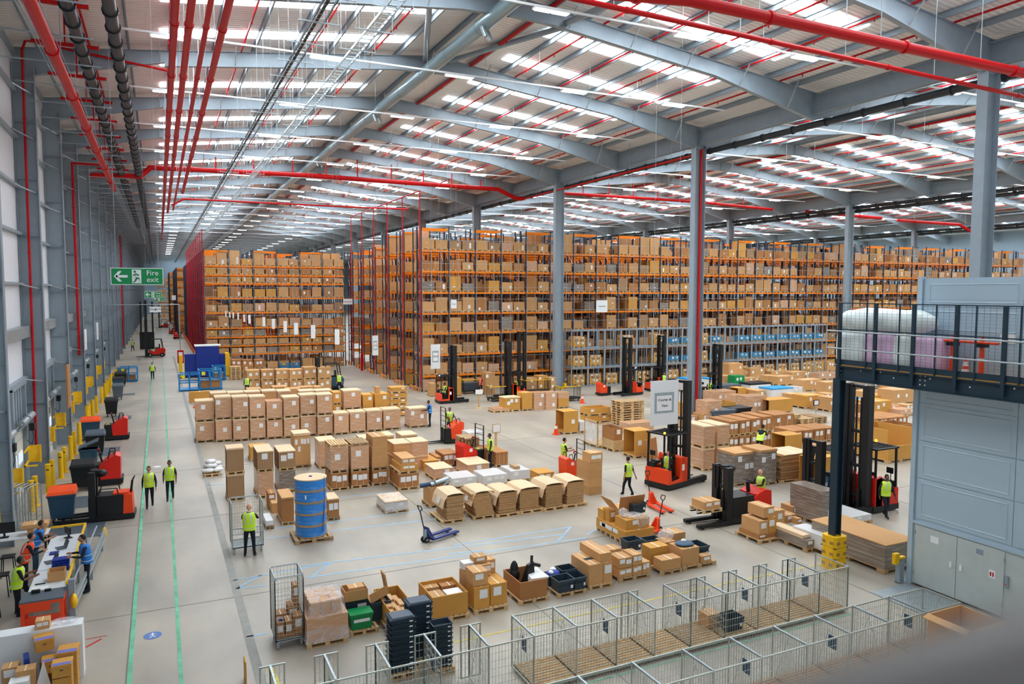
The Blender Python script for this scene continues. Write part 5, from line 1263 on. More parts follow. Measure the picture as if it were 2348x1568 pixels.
    for i, n in enumerate(names):
        r = V[n][1]; sv_ = me.skin_vertices[0].data[i]; sv_.radius = (r*(1.3 if n in ('pel','wai','che') else 1), r); sv_.use_root = (n == 'pel')
    dg = DG(); dg.update(); ev = ob.evaluated_get(dg); em = ev.to_mesh(); vs = [v.co.copy() for v in em.vertices]; fs = [tuple(p.vertices) for p in em.polygons]; ev.to_mesh_clear()
    bpy.data.objects.remove(ob); bpy.data.meshes.remove(me)
    seg = []
    for a, b_ in E_:
        q = a+b_
        if q.startswith(('pelwai','waiche','chenec','chesh')) : m_ = top
        elif a.startswith('nec'): m_ = skin
        elif a.startswith('sh'): m_ = top
        elif a.startswith('el'): m_ = top if sleeves == 'long' else skin
        elif a.startswith(('hi','kn')) or (a == 'pel'): m_ = legs
        elif a.startswith('an'): m_ = 'black'
        else: m_ = skin
        seg.append((V[a][0], V[b_][0], m_))
    mb = MB(); mb.v = [tuple(v) for v in vs]; mi = {}
    for f in fs:
        c = sum((vs[i] for i in f), Vector())/len(f); best = None
        for a, b_, m_ in seg:
            ab = b_-a; t = max(0, min(1, (c-a).dot(ab)/max(1e-9, ab.length_squared))); d = (c-(a+ab*t)).length_squared
            if best is None or d < best[0]: best = (d, m_)
        mb.use(best[1]); mb.f.append(list(f)); mb.m.append(mb.cur); mb.sm.append(True)
    hc = V['nek2'][0]+Vector((0, .02, .115)); cr, sr = math.cos(look), math.sin(look)
    def hd(p): return (hc.x+p[0]*cr-p[1]*sr, hc.y+p[0]*sr+p[1]*cr, hc.z+p[2])
    mb.use(skin); mb.ell(hc, .077, .095, .118, 14, 10, lambda p: Vector((p.x*(1-.18*max(0,-p.z)), p.y*(1-.12*max(0,-p.z)), p.z)))
    mb.ell(hd((0,.098,-.012)), .013, .02, .022, 8, 6)
    for s in (-1, 1):
        mb.use(skin).ell(hd((s*.079,-.005,-.01)), .012,.02,.03, 8, 6); mb.use('white').ell(hd((s*.03,.083,.012)), .014,.011,.009, 8, 5); mb.use('ink').ell(hd((s*.03,.0915,.012)), .006,.005,.006, 6, 4); mb.use(hair if hair else 'hair').ell(hd((s*.03,.089,.032)), .017,.006,.004, 6, 4)
    mb.use('cardd').ell(hd((0,.088,-.05)), .024,.009,.007, 8, 5)
    o = mb.build('person', None, (x, y, z), rz, (sc_,)*3); tag(o, label, 'person')
    if hair or cap:
        h = MB().use(cap or hair); h.ell((hc.x, hc.y-.012, hc.z+.018), .083, .098, .112, 14, 10, lambda p: Vector((p.x, p.y*(.55 if p.y > 0 and p.z < .45 else 1), p.z*(.75 if p.z < 0 else 1)))); h.build('beanie' if cap else 'hair', o)
    if vest:
        vb = MB(); n = 20; zs = [.90,.97,.995,1.045,1.09,1.14,1.165,1.215,1.30,1.40,1.47,1.485]
        R = [(.205,.150)]*3+[(.200,.148)]*3+[(.205,.152),(.21,.155),(.212,.157),(.205,.145),(.15,.10),(.085,.08)]
        rings = []
        for zz, (rx_, ry_) in zip(zs, R):
            c = Vector((0, tl(zz), zz+dz-.06*abs(L_)*max(0, zz-1.1)/.3)); rings.append([(c.x+rx_*math.cos(2*math.pi*i/n), c.y+ry_*math.sin(2*math.pi*i/n), c.z) for i in range(n)])
        vb.smooth = True; vbs = [p for r_ in rings for p in r_]
        for j in range(len(zs)-1):
            for i in range(n):
                ang = (i+.5)*360/n % 180
                rf = vband and (j in (1, 5) or (j >= 7 and (50 < ang < 75 or 105 < ang < 130) and vest != 'hiblue')); vb.use('refl' if rf else vest)
                vb.f.append([j*n+i, j*n+(i+1) % n, (j+1)*n+(i+1) % n, (j+1)*n+i]); vb.m.append(vb.cur); vb.sm.append(True)
        vb.v = vbs; vb.build('vest', o)
    return o
def face_to(p, q): return math.atan2(-(q[0]-p[0]), q[1]-p[1])
def stand(px, py, rz, label, **k): c = at(px, py, k.get('z', 0)); return person(c.x, c.y, rz, label, **k)
R_ = math.radians
stand(344, 1165, R_(178), 'person walking in the aisle, left one, in yellow vest over dark long sleeves', skin='skin', pose='walk')
stand(391, 1148, R_(175), 'person walking in the aisle, right one, in yellow vest with short sleeves', skin='skind', pose='walk', sleeves='short')
stand(573, 1276, R_(-15), 'person in yellow vest holding the open roll cage, seen from behind', skin='skinl', pose='push', hair=None, sleeves='short', sc_=1.03)
stand(1440, 1138, R_(15), 'person in yellow vest walking away pulling a red pallet truck', skin='skin', pose='pull', sleeves='short')
stand(2029, 1187, R_(165), 'person in yellow vest walking beside the dark red truck', skin='skind', pose='walk')
stand(986, 978, R_(75), 'person in blue vest leaning on a wrapped load', vest='hiblue', skin='skind', pose='reach', lean=.1)
stand(1103, 906, R_(100), 'person in orange vest striding past the rack carts', vest='hiorange', skin='skind', pose='walk')
stand(350, 871, R_(180), 'person in yellow vest alone far down the walkway', skin='skin', pose='walk')
stand(305, 806, R_(150), 'far person in yellow vest near the left wall doors', skin='skin', pose='walk')
stand(778, 898, R_(170), 'person in yellow vest beside the dark forklift', skin='skinl', pose='stand')
stand(567, 906, R_(160), 'person in yellow vest mostly hidden behind the wrapped wall', skin='skin', pose='stand')
stand(1741, 1046, R_(-60), 'person in yellow vest bending behind the strapped cartons', skin='skind', pose='reach', lean=.9)
# at the packing desk
person(-2.15, 24.9, R_(95), 'person in blue vest standing at the yellow railed desk typing', vest='hiblue', skin='skin', pose='type', lean=.12)
person(-3.75, 27.0, R_(-70), 'person in blue vest working at the far end of the desk', vest='hiblue', skin='skin', pose='type', lean=.3, sleeves='short', legs='slate')
person(-3.85, 25.7, R_(-70), 'person in orange vest working at the middle of the desk', vest='hiorange', skin='skin', pose='type', lean=.3)
person(-3.78, 23.9, R_(-75), 'person in yellow vest and dark cap at the near end of the desk', skin='skind', pose='type', lean=.15, sleeves='short', cap='hair', z=-.12)
# ================================================================== left wall docks
def dock(y, k, lit=True):
    e = empty('dock_door', (WX, y, 0), 0, None, None, None, 'structure'); e.name = 'door_%d'%(k+1)
    mb = MB().use('cream'); mb.box(0,0,0,.06,2.9,3.1)
    for z in (.62,1.24,1.86,2.48): mb.use('steel_l').box(.058,0,z-.01,.064,2.9,z+.01)
    mb.build('door_panel', e)
    MB().use('window').box(.06,.25,1.45,.07,1.2,1.95).box(.06,1.6,1.45,.07,2.65,1.95).build('door_glass', e)
    mb = MB().use('steel')
    for yy in (-.25, 2.95): mb.box(0, yy, 0, .22, yy+.22, 4.9)
    for yy in (.05, .55, 1.1, 1.7, 2.3): mb.box(.02, yy, 3.15, .12, yy+.32, 4.85)
    mb.box(0,-.25,4.82,.25,3.2,4.95); mb.build('door_frame', e)
    mb = MB().use('steel_l'); mb.cyl((.45,.0,3.45),(.45,1.3,3.45),.14,14); mb.cyl((.45,1.55,3.45),(.45,2.9,3.45),.14,14); mb.cyl((.45,-.2,3.45),(.45,3.1,3.45),.05,10); mb.use('steel').box(.3,-.2,3.18,.4,3.1,3.28); mb.build('door_spring_drum', e)
    mb = MB().use('black'); mb.box(.35,2.6,2.75,.55,2.95,3.05); mb.build('door_motor', e)
    mb = MB().use('ink'); mb.tube([(.45,2.75,2.75),(.5,2.7,2.4),(.4,2.85,2.1),(.2,2.95,2.3)], .015, 5); mb.build('cable', e)
for k in range(14):
    y = 26.2+k*4.83
    dock(y, k)
for k, (y) in enumerate([Y0+PITCH*1-1.8+i*4.83 for i in range(0, 12)]):
    mb = MB().use('yellow'); mb.box(0,0,1.35,.06,1.3,1.42); mb.box(0,0,1.95,.06,1.3,2.02); mb.box(0,1.3,1.3,.5,1.36,2.05); mb.use('yellow').box(0,0,1.35,.5,.05,1.42)
    mb.box(.45,1.1,1.3,.5,1.36,2.05)
    tag(mb.build('dock_bracket', None, (WX+.25, y-1.0, 0)), 'yellow guard bracket on the wall, %s along the dock doors'%nth(k), 'bracket', 'yellow wall brackets')
bl = []
for px, py in ((73,1172),(82,1160),(112,1128),(121,1117),(140.6,1096),(149,1083),(163.5,1054),(171,1042),(183,1018),(192,1003),(201,975),(205,968),(213,957),(222,947),(234,924),(241,914),(245,907),(250,900),(255,890),(261,884),(267,876),(271,870)):
    bl.append(at(px, py))
for i, p in enumerate(bl):
    h = 1.25
    mb = MB().use('yellow').cyl((0,0,0),(0,0,h),.11,14); mb.ell((0,0,h),.11,.11,.03,14,6); mb.box(-.16,-.16,0,.16,.16,.02)
    mb.use('ink').box(-.07,-.113,h-.25,.05,-.1,h-.2) if i < 6 else None
    tag(mb.build('bollard', None, (p.x, p.y, 0)), 'yellow steel bollard, %s from the camera along the dock doors'%nth(i), 'bollard', 'yellow dock bollards')
# signs and boxes on the wall: panels
for i, (px, py, w_, h_, mt, lb_) in enumerate(((168,780,1.0,1.4,'white','white sheet on the wall above a dock door, nearest'),(200,760,1.0,1.4,'white','white sheet on the wall above a dock door, second'),(120,890,1.2,2.4,'cardd','brown board hung on the left wall'),(274,830,1.0,1.9,'white','white cabinet standing at the wall far along the docks'))):
    p = onx(px, py, WX+.3); tag(MB().use(mt).box(0,0,0,.08,w_,h_).build('wall_panel', None, (WX+.95, p.y, p.z-h_/2)), lb_, 'panel')
# ---- wheeled bins
def bin_(px, py, rpx, body, lid, label, y=None, open_=False):
    c = at(px, py) if y is None else Vector((ony(px, 1000, y).x, y, 0)); w = ony(rpx, 1000, c.y).x-c.x; w = max(.7, w); d = w*.8; H_ = 1.12
    e = empty('wheeled_bin', (c.x, c.y, 0), 0, label, 'wheeled bin')
    mb = MB().use(body); mb.taper(.08,.06,.2,w-.08,d-.06,H_,.09,.07); mb.box(-.03,-.04,H_-.08,w+.03,d+.04,H_)
    mb.bar((.15,-.015,.95),(.28,.04,.55),.025); mb.bar((w-.15,-.015,.95),(w-.28,.04,.55),.025); mb.bar((.28,.04,.55),(w-.28,.04,.55),.025)
    mb.build('bin_body', e)
    mb = MB().use(lid)
    if open_: mb.hull8([(-.04,0,H_+.02),(w+.04,-.02,H_+.35),(w+.04,d,H_+.4),(-.04,d,H_+.05)], [(-.04,0,H_+.06),(w+.04,-.02,H_+.4),(w+.04,d,H_+.45),(-.04,d,H_+.1)])
    else:
        mb.hull8([(-.05,-.06,H_+.005),(w+.05,-.06,H_+.005),(w+.05,d+.06,H_+.005),(-.05,d+.06,H_+.005)], [(0,0,H_+.1),(w,0,H_+.1),(w,d,H_+.22),(0,d,H_+.22)])
        for i in range(7): mb.bar((.08+i*(w-.16)/6, .03, H_+.115),(.08+i*(w-.16)/6, d-.1, H_+.215),.02,.02)
        mb.cyl((0,d,H_+.16),(w,d,H_+.16),.07,10)
    mb.build('bin_lid', e)
    wh = MB().use('rubber').cyl((-.025,0,.09),(.025,0,.09),.09,14); wh.use('steel_l').box(-.04,-.03,.1,.04,.03,.2); wh = wh.mesh('castor')
    for a in ((.15,.15),(w-.15,.15),(.15,d-.15),(w-.15,d-.15)): link('castor', wh, e, (*a, 0))
    return e
bin_(111, 1204, 166, 'slate', 'binlid', 'slate blue wheeled bin with orange lid, nearest the camera')
bin_(163, 1130, 213, 'binblk', 'binblk', 'black wheeled bin behind the near orange lidded bin')
bin_(180, 0, 222, 'slate', 'toted', 'slate blue wheeled bin with its grey lid tilted open', y=41.6, open_=True)
bin_(195, 0, 239, 'binblk', 'toted', 'black wheeled bin with dark grey lid beside the red pallet truck', y=45.4)
bin_(186, 0, 229, 'slate', 'binlid', 'slate blue wheeled bin with orange lid, farther one', y=50.3)
bin_(241, 957, 272, 'binblk', 'binblk', 'tall black wheeled bin alone mid way along the docks')
bin_(258, 918, 286, 'bingrey', 'bingrey', 'grey wheeled bin farther along the docks')
bin_(262, 0, 288, 'slate', 'binblk', 'far wheeled bin with dull purple lid', y=73); bin_(268, 0, 294, 'binblk', 'binblk', 'far black wheeled bin, second from the last', y=77.5); bin_(272, 0, 295, 'bingrey', 'toted', 'farthest grey wheeled bin in the dock line', y=81.5)
bin_(1633, 0, 1684, 'bingrey', 'toted', 'dark green grey bin behind the strapped cartons, left one', y=at(1640,972).y) if 0 else None
# ---- desks
def table(x0, y0, x1, y1, z, label, mt='table', leg='steel'):
    e = empty('desk', (x0, y0, 0), 0, label, 'desk'); w, d = x1-x0, y1-y0
    MB().use(mt).box(0,0,z-.03,w,d,z).build('desk_top', e)
    lg = MB().use(leg).box(-.03,-.03,0,.03,.03,z-.03).mesh('leg')
    for a in ((.06,.06),(w-.06,.06),(.06,d-.06),(w-.06,d-.06)): link('leg', lg, e, (*a, 0))
    return e
for i in range(3): table(-3.45, 23.45+i*1.68, -2.55, 23.45+i*1.68+1.66, .76, 'long white packing desk, %s section from the camera'%nth(i))
table(-5.6, 28.6, -3.6, 29.5, .78, 'white side desk with a computer screen by the wall', leg='black')
e = empty('desk_guard_rail', (0,0,0), 0, 'yellow topped tube guard rail round the packing desk', 'guard rail')
MB().use('yellow').bar((-2.48,22.95,1.02),(-2.48,28.65,1.02),.06).bar((-3.5,28.65,1.02),(-2.45,28.65,1.02),.06).build('top_bar', e)
mb = MB().use('steel'); 
for y in (23.0, 25.8, 28.6): mb.box(-2.51,y,0,-2.45,y+.06,1.0)
mb.build('rail_post', e)
e = empty('crash_barrier', (0,0,0), 0, 'galvanised crash barrier with yellow ends beside the packing desk', 'crash barrier')
a, b_ = Vector((-2.32, 22.9, .55)), Vector((-1.95, 29.0, .55))
mb = MB().use('steel_l'); 
for z, o_ in ((.62,.03),(.52,-.02),(.42,.03)): mb.bar(a+Vector((o_,0,z-.55)), b_+Vector((o_,0,z-.55)), .06, .12)
mb.build('barrier_rail', e)
for p, nm in ((a, 0), (b_, 1)): MB().use('yellow').ell((p.x, p.y, .52), .09, .2, .2, 12, 8).build('end_cap', e)
mb = MB().use('steel').box(-2.45,22.95,0,-2.3,23.1,1.1).box(-2.2,25.9,0,-2.1,26.0,.6).box(-2.08,28.6,0,-1.98,28.7,.6); mb.cyl((-2.38,23.1,.9),(-2.15,28.6,.9),.03,8); mb.build('barrier_post', e)
e = empty('work_bench', (-3.5, 22.35, 0), 0, 'red framed work bench with dark grey top before the desk', 'work bench')
MB().use('bingrey').box(0,0,.84,1.0,.75,.88).build('bench_top', e); mb = MB().use('truck'); mb.box(0,0,.76,1.0,.75,.84); mb.box(.02,.02,.12,.98,.73,.2); mb.box(.1,.0,.58,.7,.04,.76)
mb.build('bench_frame', e); lg = MB().use('truck').box(-.04,-.04,0,.04,.04,.8).mesh('leg')
for a in ((.06,.06),(.94,.06),(.06,.69),(.94,.69)): link('leg', lg, e, (*a, 0))
tag(MB().use('ylabel').box(-2.49,22.45,.4,-2.48,22.95,.75).build('warning_sheet'), 'yellow striped sheet on the side of the red bench', 'sheet') if 0 else None
o = tag(MB().use('white').box(-4.3,19.35,0,-1.82,19.75,1.26).build('counter'), 'white panel counter in front of the desks, lower left', 'counter')
# things on desks
def laptop(x, y, z, rz, label):
    e = empty('laptop', (x, y, z), rz, label, 'laptop'); MB().use('bingrey').box(-.17,-.12,.002,.17,.12,.02).build('keyboard', e); mb = MB().use('glass'); mb.hull8([(-.17,.12,.02),(.17,.12,.02),(.17,.13,.02),(-.17,.13,.02)],[(-.17,.2,.24),(.17,.2,.24),(.17,.21,.24),(-.17,.21,.24)]); mb.build('screen', e)
laptop(-3.2, 25.75, .762, R_(-70), 'laptop before the person in orange vest'); laptop(-3.05, 27.05, .762, R_(-70), 'laptop at the far end of the desk'); laptop(-2.68, 24.95, .762, R_(95), 'laptop before the standing person in blue vest')
def screen(x, y, z, rz, w_, label):
    e = empty('computer_screen', (x, y, z), rz, label, 'computer screen'); MB().use('black').box(-w_/2,-.02,.15,w_/2,.02,.15+w_*.58).build('panel', e); MB().use('black').box(-.03,.0,0,.03,.05,.3).box(-.12,-.08,.001,.12,.1,.02).build('stand', e)
screen(-4.85, 28.95, .782, 0, .62, 'large black computer screen on the side desk'); screen(-2.95, 28.1, .762, R_(-60), .36, 'slim screen at the far corner of the packing desk')
loose(-4.35, 28.75, .784, .6, .5, .1, 'card', 'flat carton on the box on the side desk', 0) if 0 else None
loose(-4.2, 28.85, .784, .5, .45, .24, 'card', 'small carton on the side desk', 1); loose(-4.35, 28.8, 1.03, .75, .5, .12, 'card', 'wide flat carton lying on the small carton', 0)
for i in range(4): tag(MB().use('cabblue').taper(0,0,0,.42,.3,.09,.01).build('blue_tray', None, (-3.05+.0*i, 24.85+.06*i, .765+i*.06)), 'blue plastic tray, %s in the stack on the desk'%nth(i), 'tray', 'blue trays on the desk')
o = link('open_carton', open_mesh('card'), loc=(-3.05, 23.95, .765), scale=(.42,.42,.28)); tag(o, 'open carton on the near end of the packing desk', 'open box')
tag(MB().use('label').box(-3.4,23.5,.762,-3.0,23.75,.768).build('papers'), 'white papers at the near end of the desk', 'papers'); tag(MB().use('black').box(-3.35,23.9,.762,-3.1,23.96,.78).build('keyboard'), 'dark keyboard before the person in yellow vest', 'keyboard')
tag(MB().use('cabblue').box(-3.3,26.45,.762,-3.05,26.7,.8).build('blue_pad'), 'blue pad on the desk', 'pad'); tag(MB().use('label').box(-3.0,25.35,.762,-2.7,25.6,.8).build('paper_stack'), 'stack of white paper beside the blue trays', 'papers')
tag(MB().use('black').box(-3.3,22.9,.882,-3.1,23.0,.96).box(-3.0,22.92,.882,-2.85,23.0,.94).build('tape_gun'), 'black tape guns on the red bench', 'tape gun')
mb = MB().use('black'); 
for a in ((-.18,-.18),(.18,-.18),(-.18,.18),(.18,.18)): mb.cyl((a[0],a[1],0),(a[0]*.8,a[1]*.8,.62),.015,6)
mb.box(-.18,-.18,.62,.18,.18,.66)
for i,(sx,sy) in enumerate(((-4.35,23.7),(-4.4,25.6),(-4.5,27.3))): tag(link('stool', mb.mesh('stool') if i == 0 else bpy.data.meshes['stool'], loc=(sx, sy, 0)), 'black high stool at the packing desk, %s from the camera'%nth(i), 'stool')
# counter things
o = loose(-2.75, 19.4, 1.262, .28, .28, .2, 'card', 'small labelled carton on the white counter', 2)
mb = MB().use('film'); mb.ell((0,0,0), .3,.12,.07); tag(mb.build('plastic_bag', None, (-2.2, 19.55, 1.33)), 'clear plastic bag lying on the white counter', 'bag')
def archive(px, py, z, w, d, h, label, rz=0):
    c = at(px, py, z); o = goods_unit(c.x, c.y, z-h, w, d, h, 'cardy', label, rz=rz, name='archive_box'); MB().use('cardy').box(-.03,-.03,.8,1.03,1.03,1.02).build('lid', o)
    MB().use('purple').box(-.0,.0,1.021,1.0,.35,1.024).build('printed_band', o); MB().use('ink').box(.42,-.035,.55,.58,-.031,.63).build('hand_hole', o)
M['purple'] = mat('violet print', '#6f74c0', .6)
archive(80, 1471, 1.2, .36, .38, .27, 'archive box with violet band, topmost of the pile', .2); archive(130, 1499, .98, .38, .42, .27, 'archive box with violet band, right one of the pile', -.05)
archive(118, 1529, 1.0, .36, .34, .27, 'archive box with violet band, nearest of the pile', .0); archive(96, 1520, .86, .3, .34, .27, 'archive box in the middle of the pile', .1)
for i, z in enumerate((.7, .42)): 
    c = at(118, 1529, 1.0); goods_unit(c.x, c.y+.01, z-.27, .36, .34, .27, 'cardy', 'archive box under the nearest one, %s'%('upper','lowest')[i], name='archive_box')
    c = at(130, 1499, .98); goods_unit(c.x, c.y+.01, z-.27, .38, .42, .27, 'cardy', 'archive box under the right one, %s'%('upper','lowest')[i], name='archive_box')
    c = at(96, 1520, .86); goods_unit(c.x-.1, c.y+.4, z-.27, .36, .36, .27, 'cardd', 'archive box at the back of the pile, %s'%('upper','lowest')[i], name='archive_box')
c = at(92, 1568, .6); mb = MB().use('white'); mb.prism([(-.22,-.4),(.25,-.4),(.05,.55)], 0, .02); tag(mb.build('foam_board', None, (c.x, c.y+.2, .45), .3), 'pointed white foam board standing among the archive boxes', 'foam board')
mb = MB().use('cabblue').box(0,0,0,.1,.35,.75); tag(mb.build('blue_board', None, (at(58,1568,.4).x, at(58,1568,.4).y, .2), .2), 'blue board standing left of the foam board', 'board')
c = at(2, 1530, .9); loose(c.x, c.y, .45, .3, .3, .4, 'card', 'carton with a white flap at the lower left corner', 1); c = at(18, 1562, .8); loose(c.x, c.y, .4, .36, .3, .33, 'white', 'white lidded carton at the lower left corner', 0)
c = at(25, 1545, .9); loose(c.x+.05, c.y+.15, .4, .35, .3, .45, 'card', 'carton with torn top near the lower left corner', 0)
c = at(562, 1568); tag(MB().use('cardy').box(0,0,0,.03,.35,.55).build('board_scrap', None, (c.x, c.y-.1, 0)), 'strip of golden board standing on the floor at bottom', 'cardboard panel')
# flat-packed wire trolleys by the wall
for i in range(5):
    c = at(38+i*13, 1218); m_ = MB().use('steel_l'); m_.tube([(0,0,.12),(0,0,1.55),(.0,.15,1.65),(.25,.85,1.65),(.3,.95,1.5),(.3,.95,.12),(0,0,.12)], .02, 6)
    for j in range(8): m_.bar((0,.0,.25+j*.17),(.3,.95,.25+j*.17),.012)
    tag(m_.build('folded_trolley', None, (c.x-.3, c.y-.1, 0)), 'folded galvanised trolley frame, %s in the nest by the wall'%nth(i), 'trolley', 'nested trolley frames by the wall')
# ================================================================== floor markings
def strip(pts, w_, mt, name, label, cat, z=.006):
    mb = MB().use(mt)
    for a, b_ in zip(pts, pts[1:]): mb.bar((a[0], a[1], z-.003), (b_[0], b_[1], z-.003), w_, .005)
    return tag(mb.build(name), label, cat)
strip([(-.86, 9), (-.86, 260)], .10, 'floortape_g', 'floor_tape', 'left green line of the walkway', 'floor tape'); strip([(.22, 9), (.2, 260)], .09, 'floortape_g', 'floor_tape', 'right green line of the walkway', 'floor tape')
strip([(-.93, 9), (-.93, 120)], .03, 'joint', 'floor_joint', 'dark joint beside the left green line', 'floor joint')
strip([(1.9, 12), (1.55, 110)], .22, 'joint2', 'floor_joint', 'broad grey joint strip along the walkway', 'floor joint')
for i, pts in enumerate(([(535,1331),(760,1291)],[(690,1298),(1300,1224)],[(540,1350),(612,1342)],[(700,1325),(1345,1233)],[(1040,1250),(1310,1208)],[(1280,1240),(1308,1209)],[(715,1322),(755,1292)],[(545,1348),(600,1318)],[(565,1460),(612,1452)],[(600,1215),(672,1206)],[(610,1235),(670,1228)],[(752,1198),(1000,1166)],[(752,1218),(1000,1190)],[(475,1113),(515,1110)],[(780,1140),(900,1128)],[(1345,1226),(1375,1210)],[(1030,1270),(1110,1262)])):
    strip([at(*p) for p in pts], .07, 'floortape_b', 'floor_tape', 'pale blue floor tape line, %s of the marked bays'%nth(i), 'floor tape')
strip([(2.15, 17.9), (2.4, 14.5)], .13, 'floortape_y', 'floor_paint', 'worn yellow hatched paint at the bottom of the walkway joint', 'floor paint')
strip([at(1030,1475), at(1700,1330), at(1900,1290)], .05, 'floortape_y', 'floor_paint', 'thin dashed yellow line behind the wire pens', 'floor paint')
strip([(7.3, 14.1), (17.3, 14.1)], .06, 'floortape_g', 'floor_tape', 'green floor line in front of the wooden pen bases', 'floor tape')
for i, y in enumerate((22.6, 31.3, 40, 52, 67)): strip([(-5, y), (45, y)], .02, 'joint', 'floor_joint', 'thin saw cut across the floor, %s from the camera'%nth(i), 'floor joint')
for i, x in enumerate((9.5, 19.0, 28.5)): strip([(x, 12), (x, 60)], .02, 'joint', 'floor_joint', 'thin lengthwise saw cut, %s from the walkway'%nth(i), 'floor joint')
c = at(350, 1457); mb = MB().use('purple2').cyl((0,0,.004),(0,0,.007),.2,28) if 0 else None
M['signblue'] = mat('floor sign blue', '#5c7dbb', .6)
mb = MB().use('signblue').cyl((0,0,.003),(0,0,.007),.22,28); o = tag(mb.build('floor_sign', None, (c.x, c.y, 0)), 'round blue pedestrian sign on the walkway floor', 'floor sign')
mb = MB().use('white'); mb.cyl((0,.12,.008),(0,.12,.01),.03,10); mb.bar((0,.1,.009),(0,-.02,.009),.035,.002); mb.bar((0,-.02,.009),(-.07,-.13,.009),.025,.002); mb.bar((0,-.02,.009),(.07,-.12,.009),.025,.002); mb.bar((-.09,.05,.009),(.09,.05,.009),.022,.002); mb.build('walking_figure', o)
c = at(360, 1070); o = tag(MB().use('white').cyl((0,0,.003),(0,0,.006),.18,20).build('floor_sign', None, (c.x, c.y, 0)), 'faded white sign mark on the walkway floor', 'floor sign')
strip([at(197,1484), at(232,1465)], .06, 'red', 'floor_tape', 'red tape mark on the floor, lower one', 'floor tape'); strip([at(197,1466), at(245,1457)], .03, 'red', 'floor_tape', 'red tape mark on the floor, upper one', 'floor tape')
for i, (px, py, rx, d_) in enumerate(((130,1170,240,1.9),(95,1245,235,2.2),(232,1012,283,2.2),(226,1047,272,2.4),(200,1085,240,2.0),(262,963,300,1.6),(258,908,309,1.2))):
    a = at(px, py); w_ = ony(rx, py, a.y).x-a.x; tag(MB().use('bingrey').box(0,0,.001,w_,d_,.012).build('anti_slip_mat', None, (a.x, a.y, 0)), 'grey anti slip plate before a dock door, patch %s'%nth(i), 'floor plate')
# ================================================================== trucks (local +x = towards the forks)
def wheel(e, x, y, r=.15, w=.1, nm='wheel'): MB().use('rubber').cyl((x,y-w/2,r),(x,y+w/2,r),r,18).use('steel').cyl((x,y-w/2-.004,r),(x,y+w/2+.004,r),r*.45,12).build(nm, e)
def forks(e, x0, x1, z=.06, sp=.28):
    for s in (-1,1): mb = MB().use('black'); mb.hull8([(x0,s*sp-.06,z),(x1,s*sp-.05,z),(x1,s*sp+.05,z),(x0,s*sp+.06,z)],[(x0,s*sp-.06,z+.06),(x1,s*sp-.04,z+.02),(x1,s*sp+.04,z+.02),(x0,s*sp+.06,z+.06)]); mb.box(x0-.04,s*sp-.06,z,x0+.01,s*sp+.06,z+.7); mb.build('fork', e)
def mast(e, x, h, w=.42, chev=False, dark='black', z0=.05, inner=None):
    mb = MB().use(dark)
    for s in (-1,1): mb.box(x-.12,s*w-.08,z0,x+.12,s*w+.08,h); mb.box(x-.06,s*(w-.15)-.07,z0+.1,x+.09,s*(w-.15)+.07,(inner or h)-.02)
    for z in [.5]+[h*.35, h*.62, h-.12]: mb.box(x-.06,-w,z,x+.05,w,z+.1)
    mb.cyl((x,-.08,.2),(x,-.08,h*.9),.035,8); mb.cyl((x,.1,.2),(x,.1,h*.9),.035,8)
    o = mb.build('mast', e)
    if chev:
        m_ = MB().use('ylabel')
        for s in (-1,1):
            for i in range(5): m_.bar((x-.092, s*w-.04, .5+i*.22),(x-.092, s*w+.04, .58+i*.22),.01,.07); m_.bar((x-.05+.0, s*w-.062, .5+i*.22),(x+.05, s*w-.062, .58+i*.22),.01,.07)
        m_.build('warning_stripe', o)
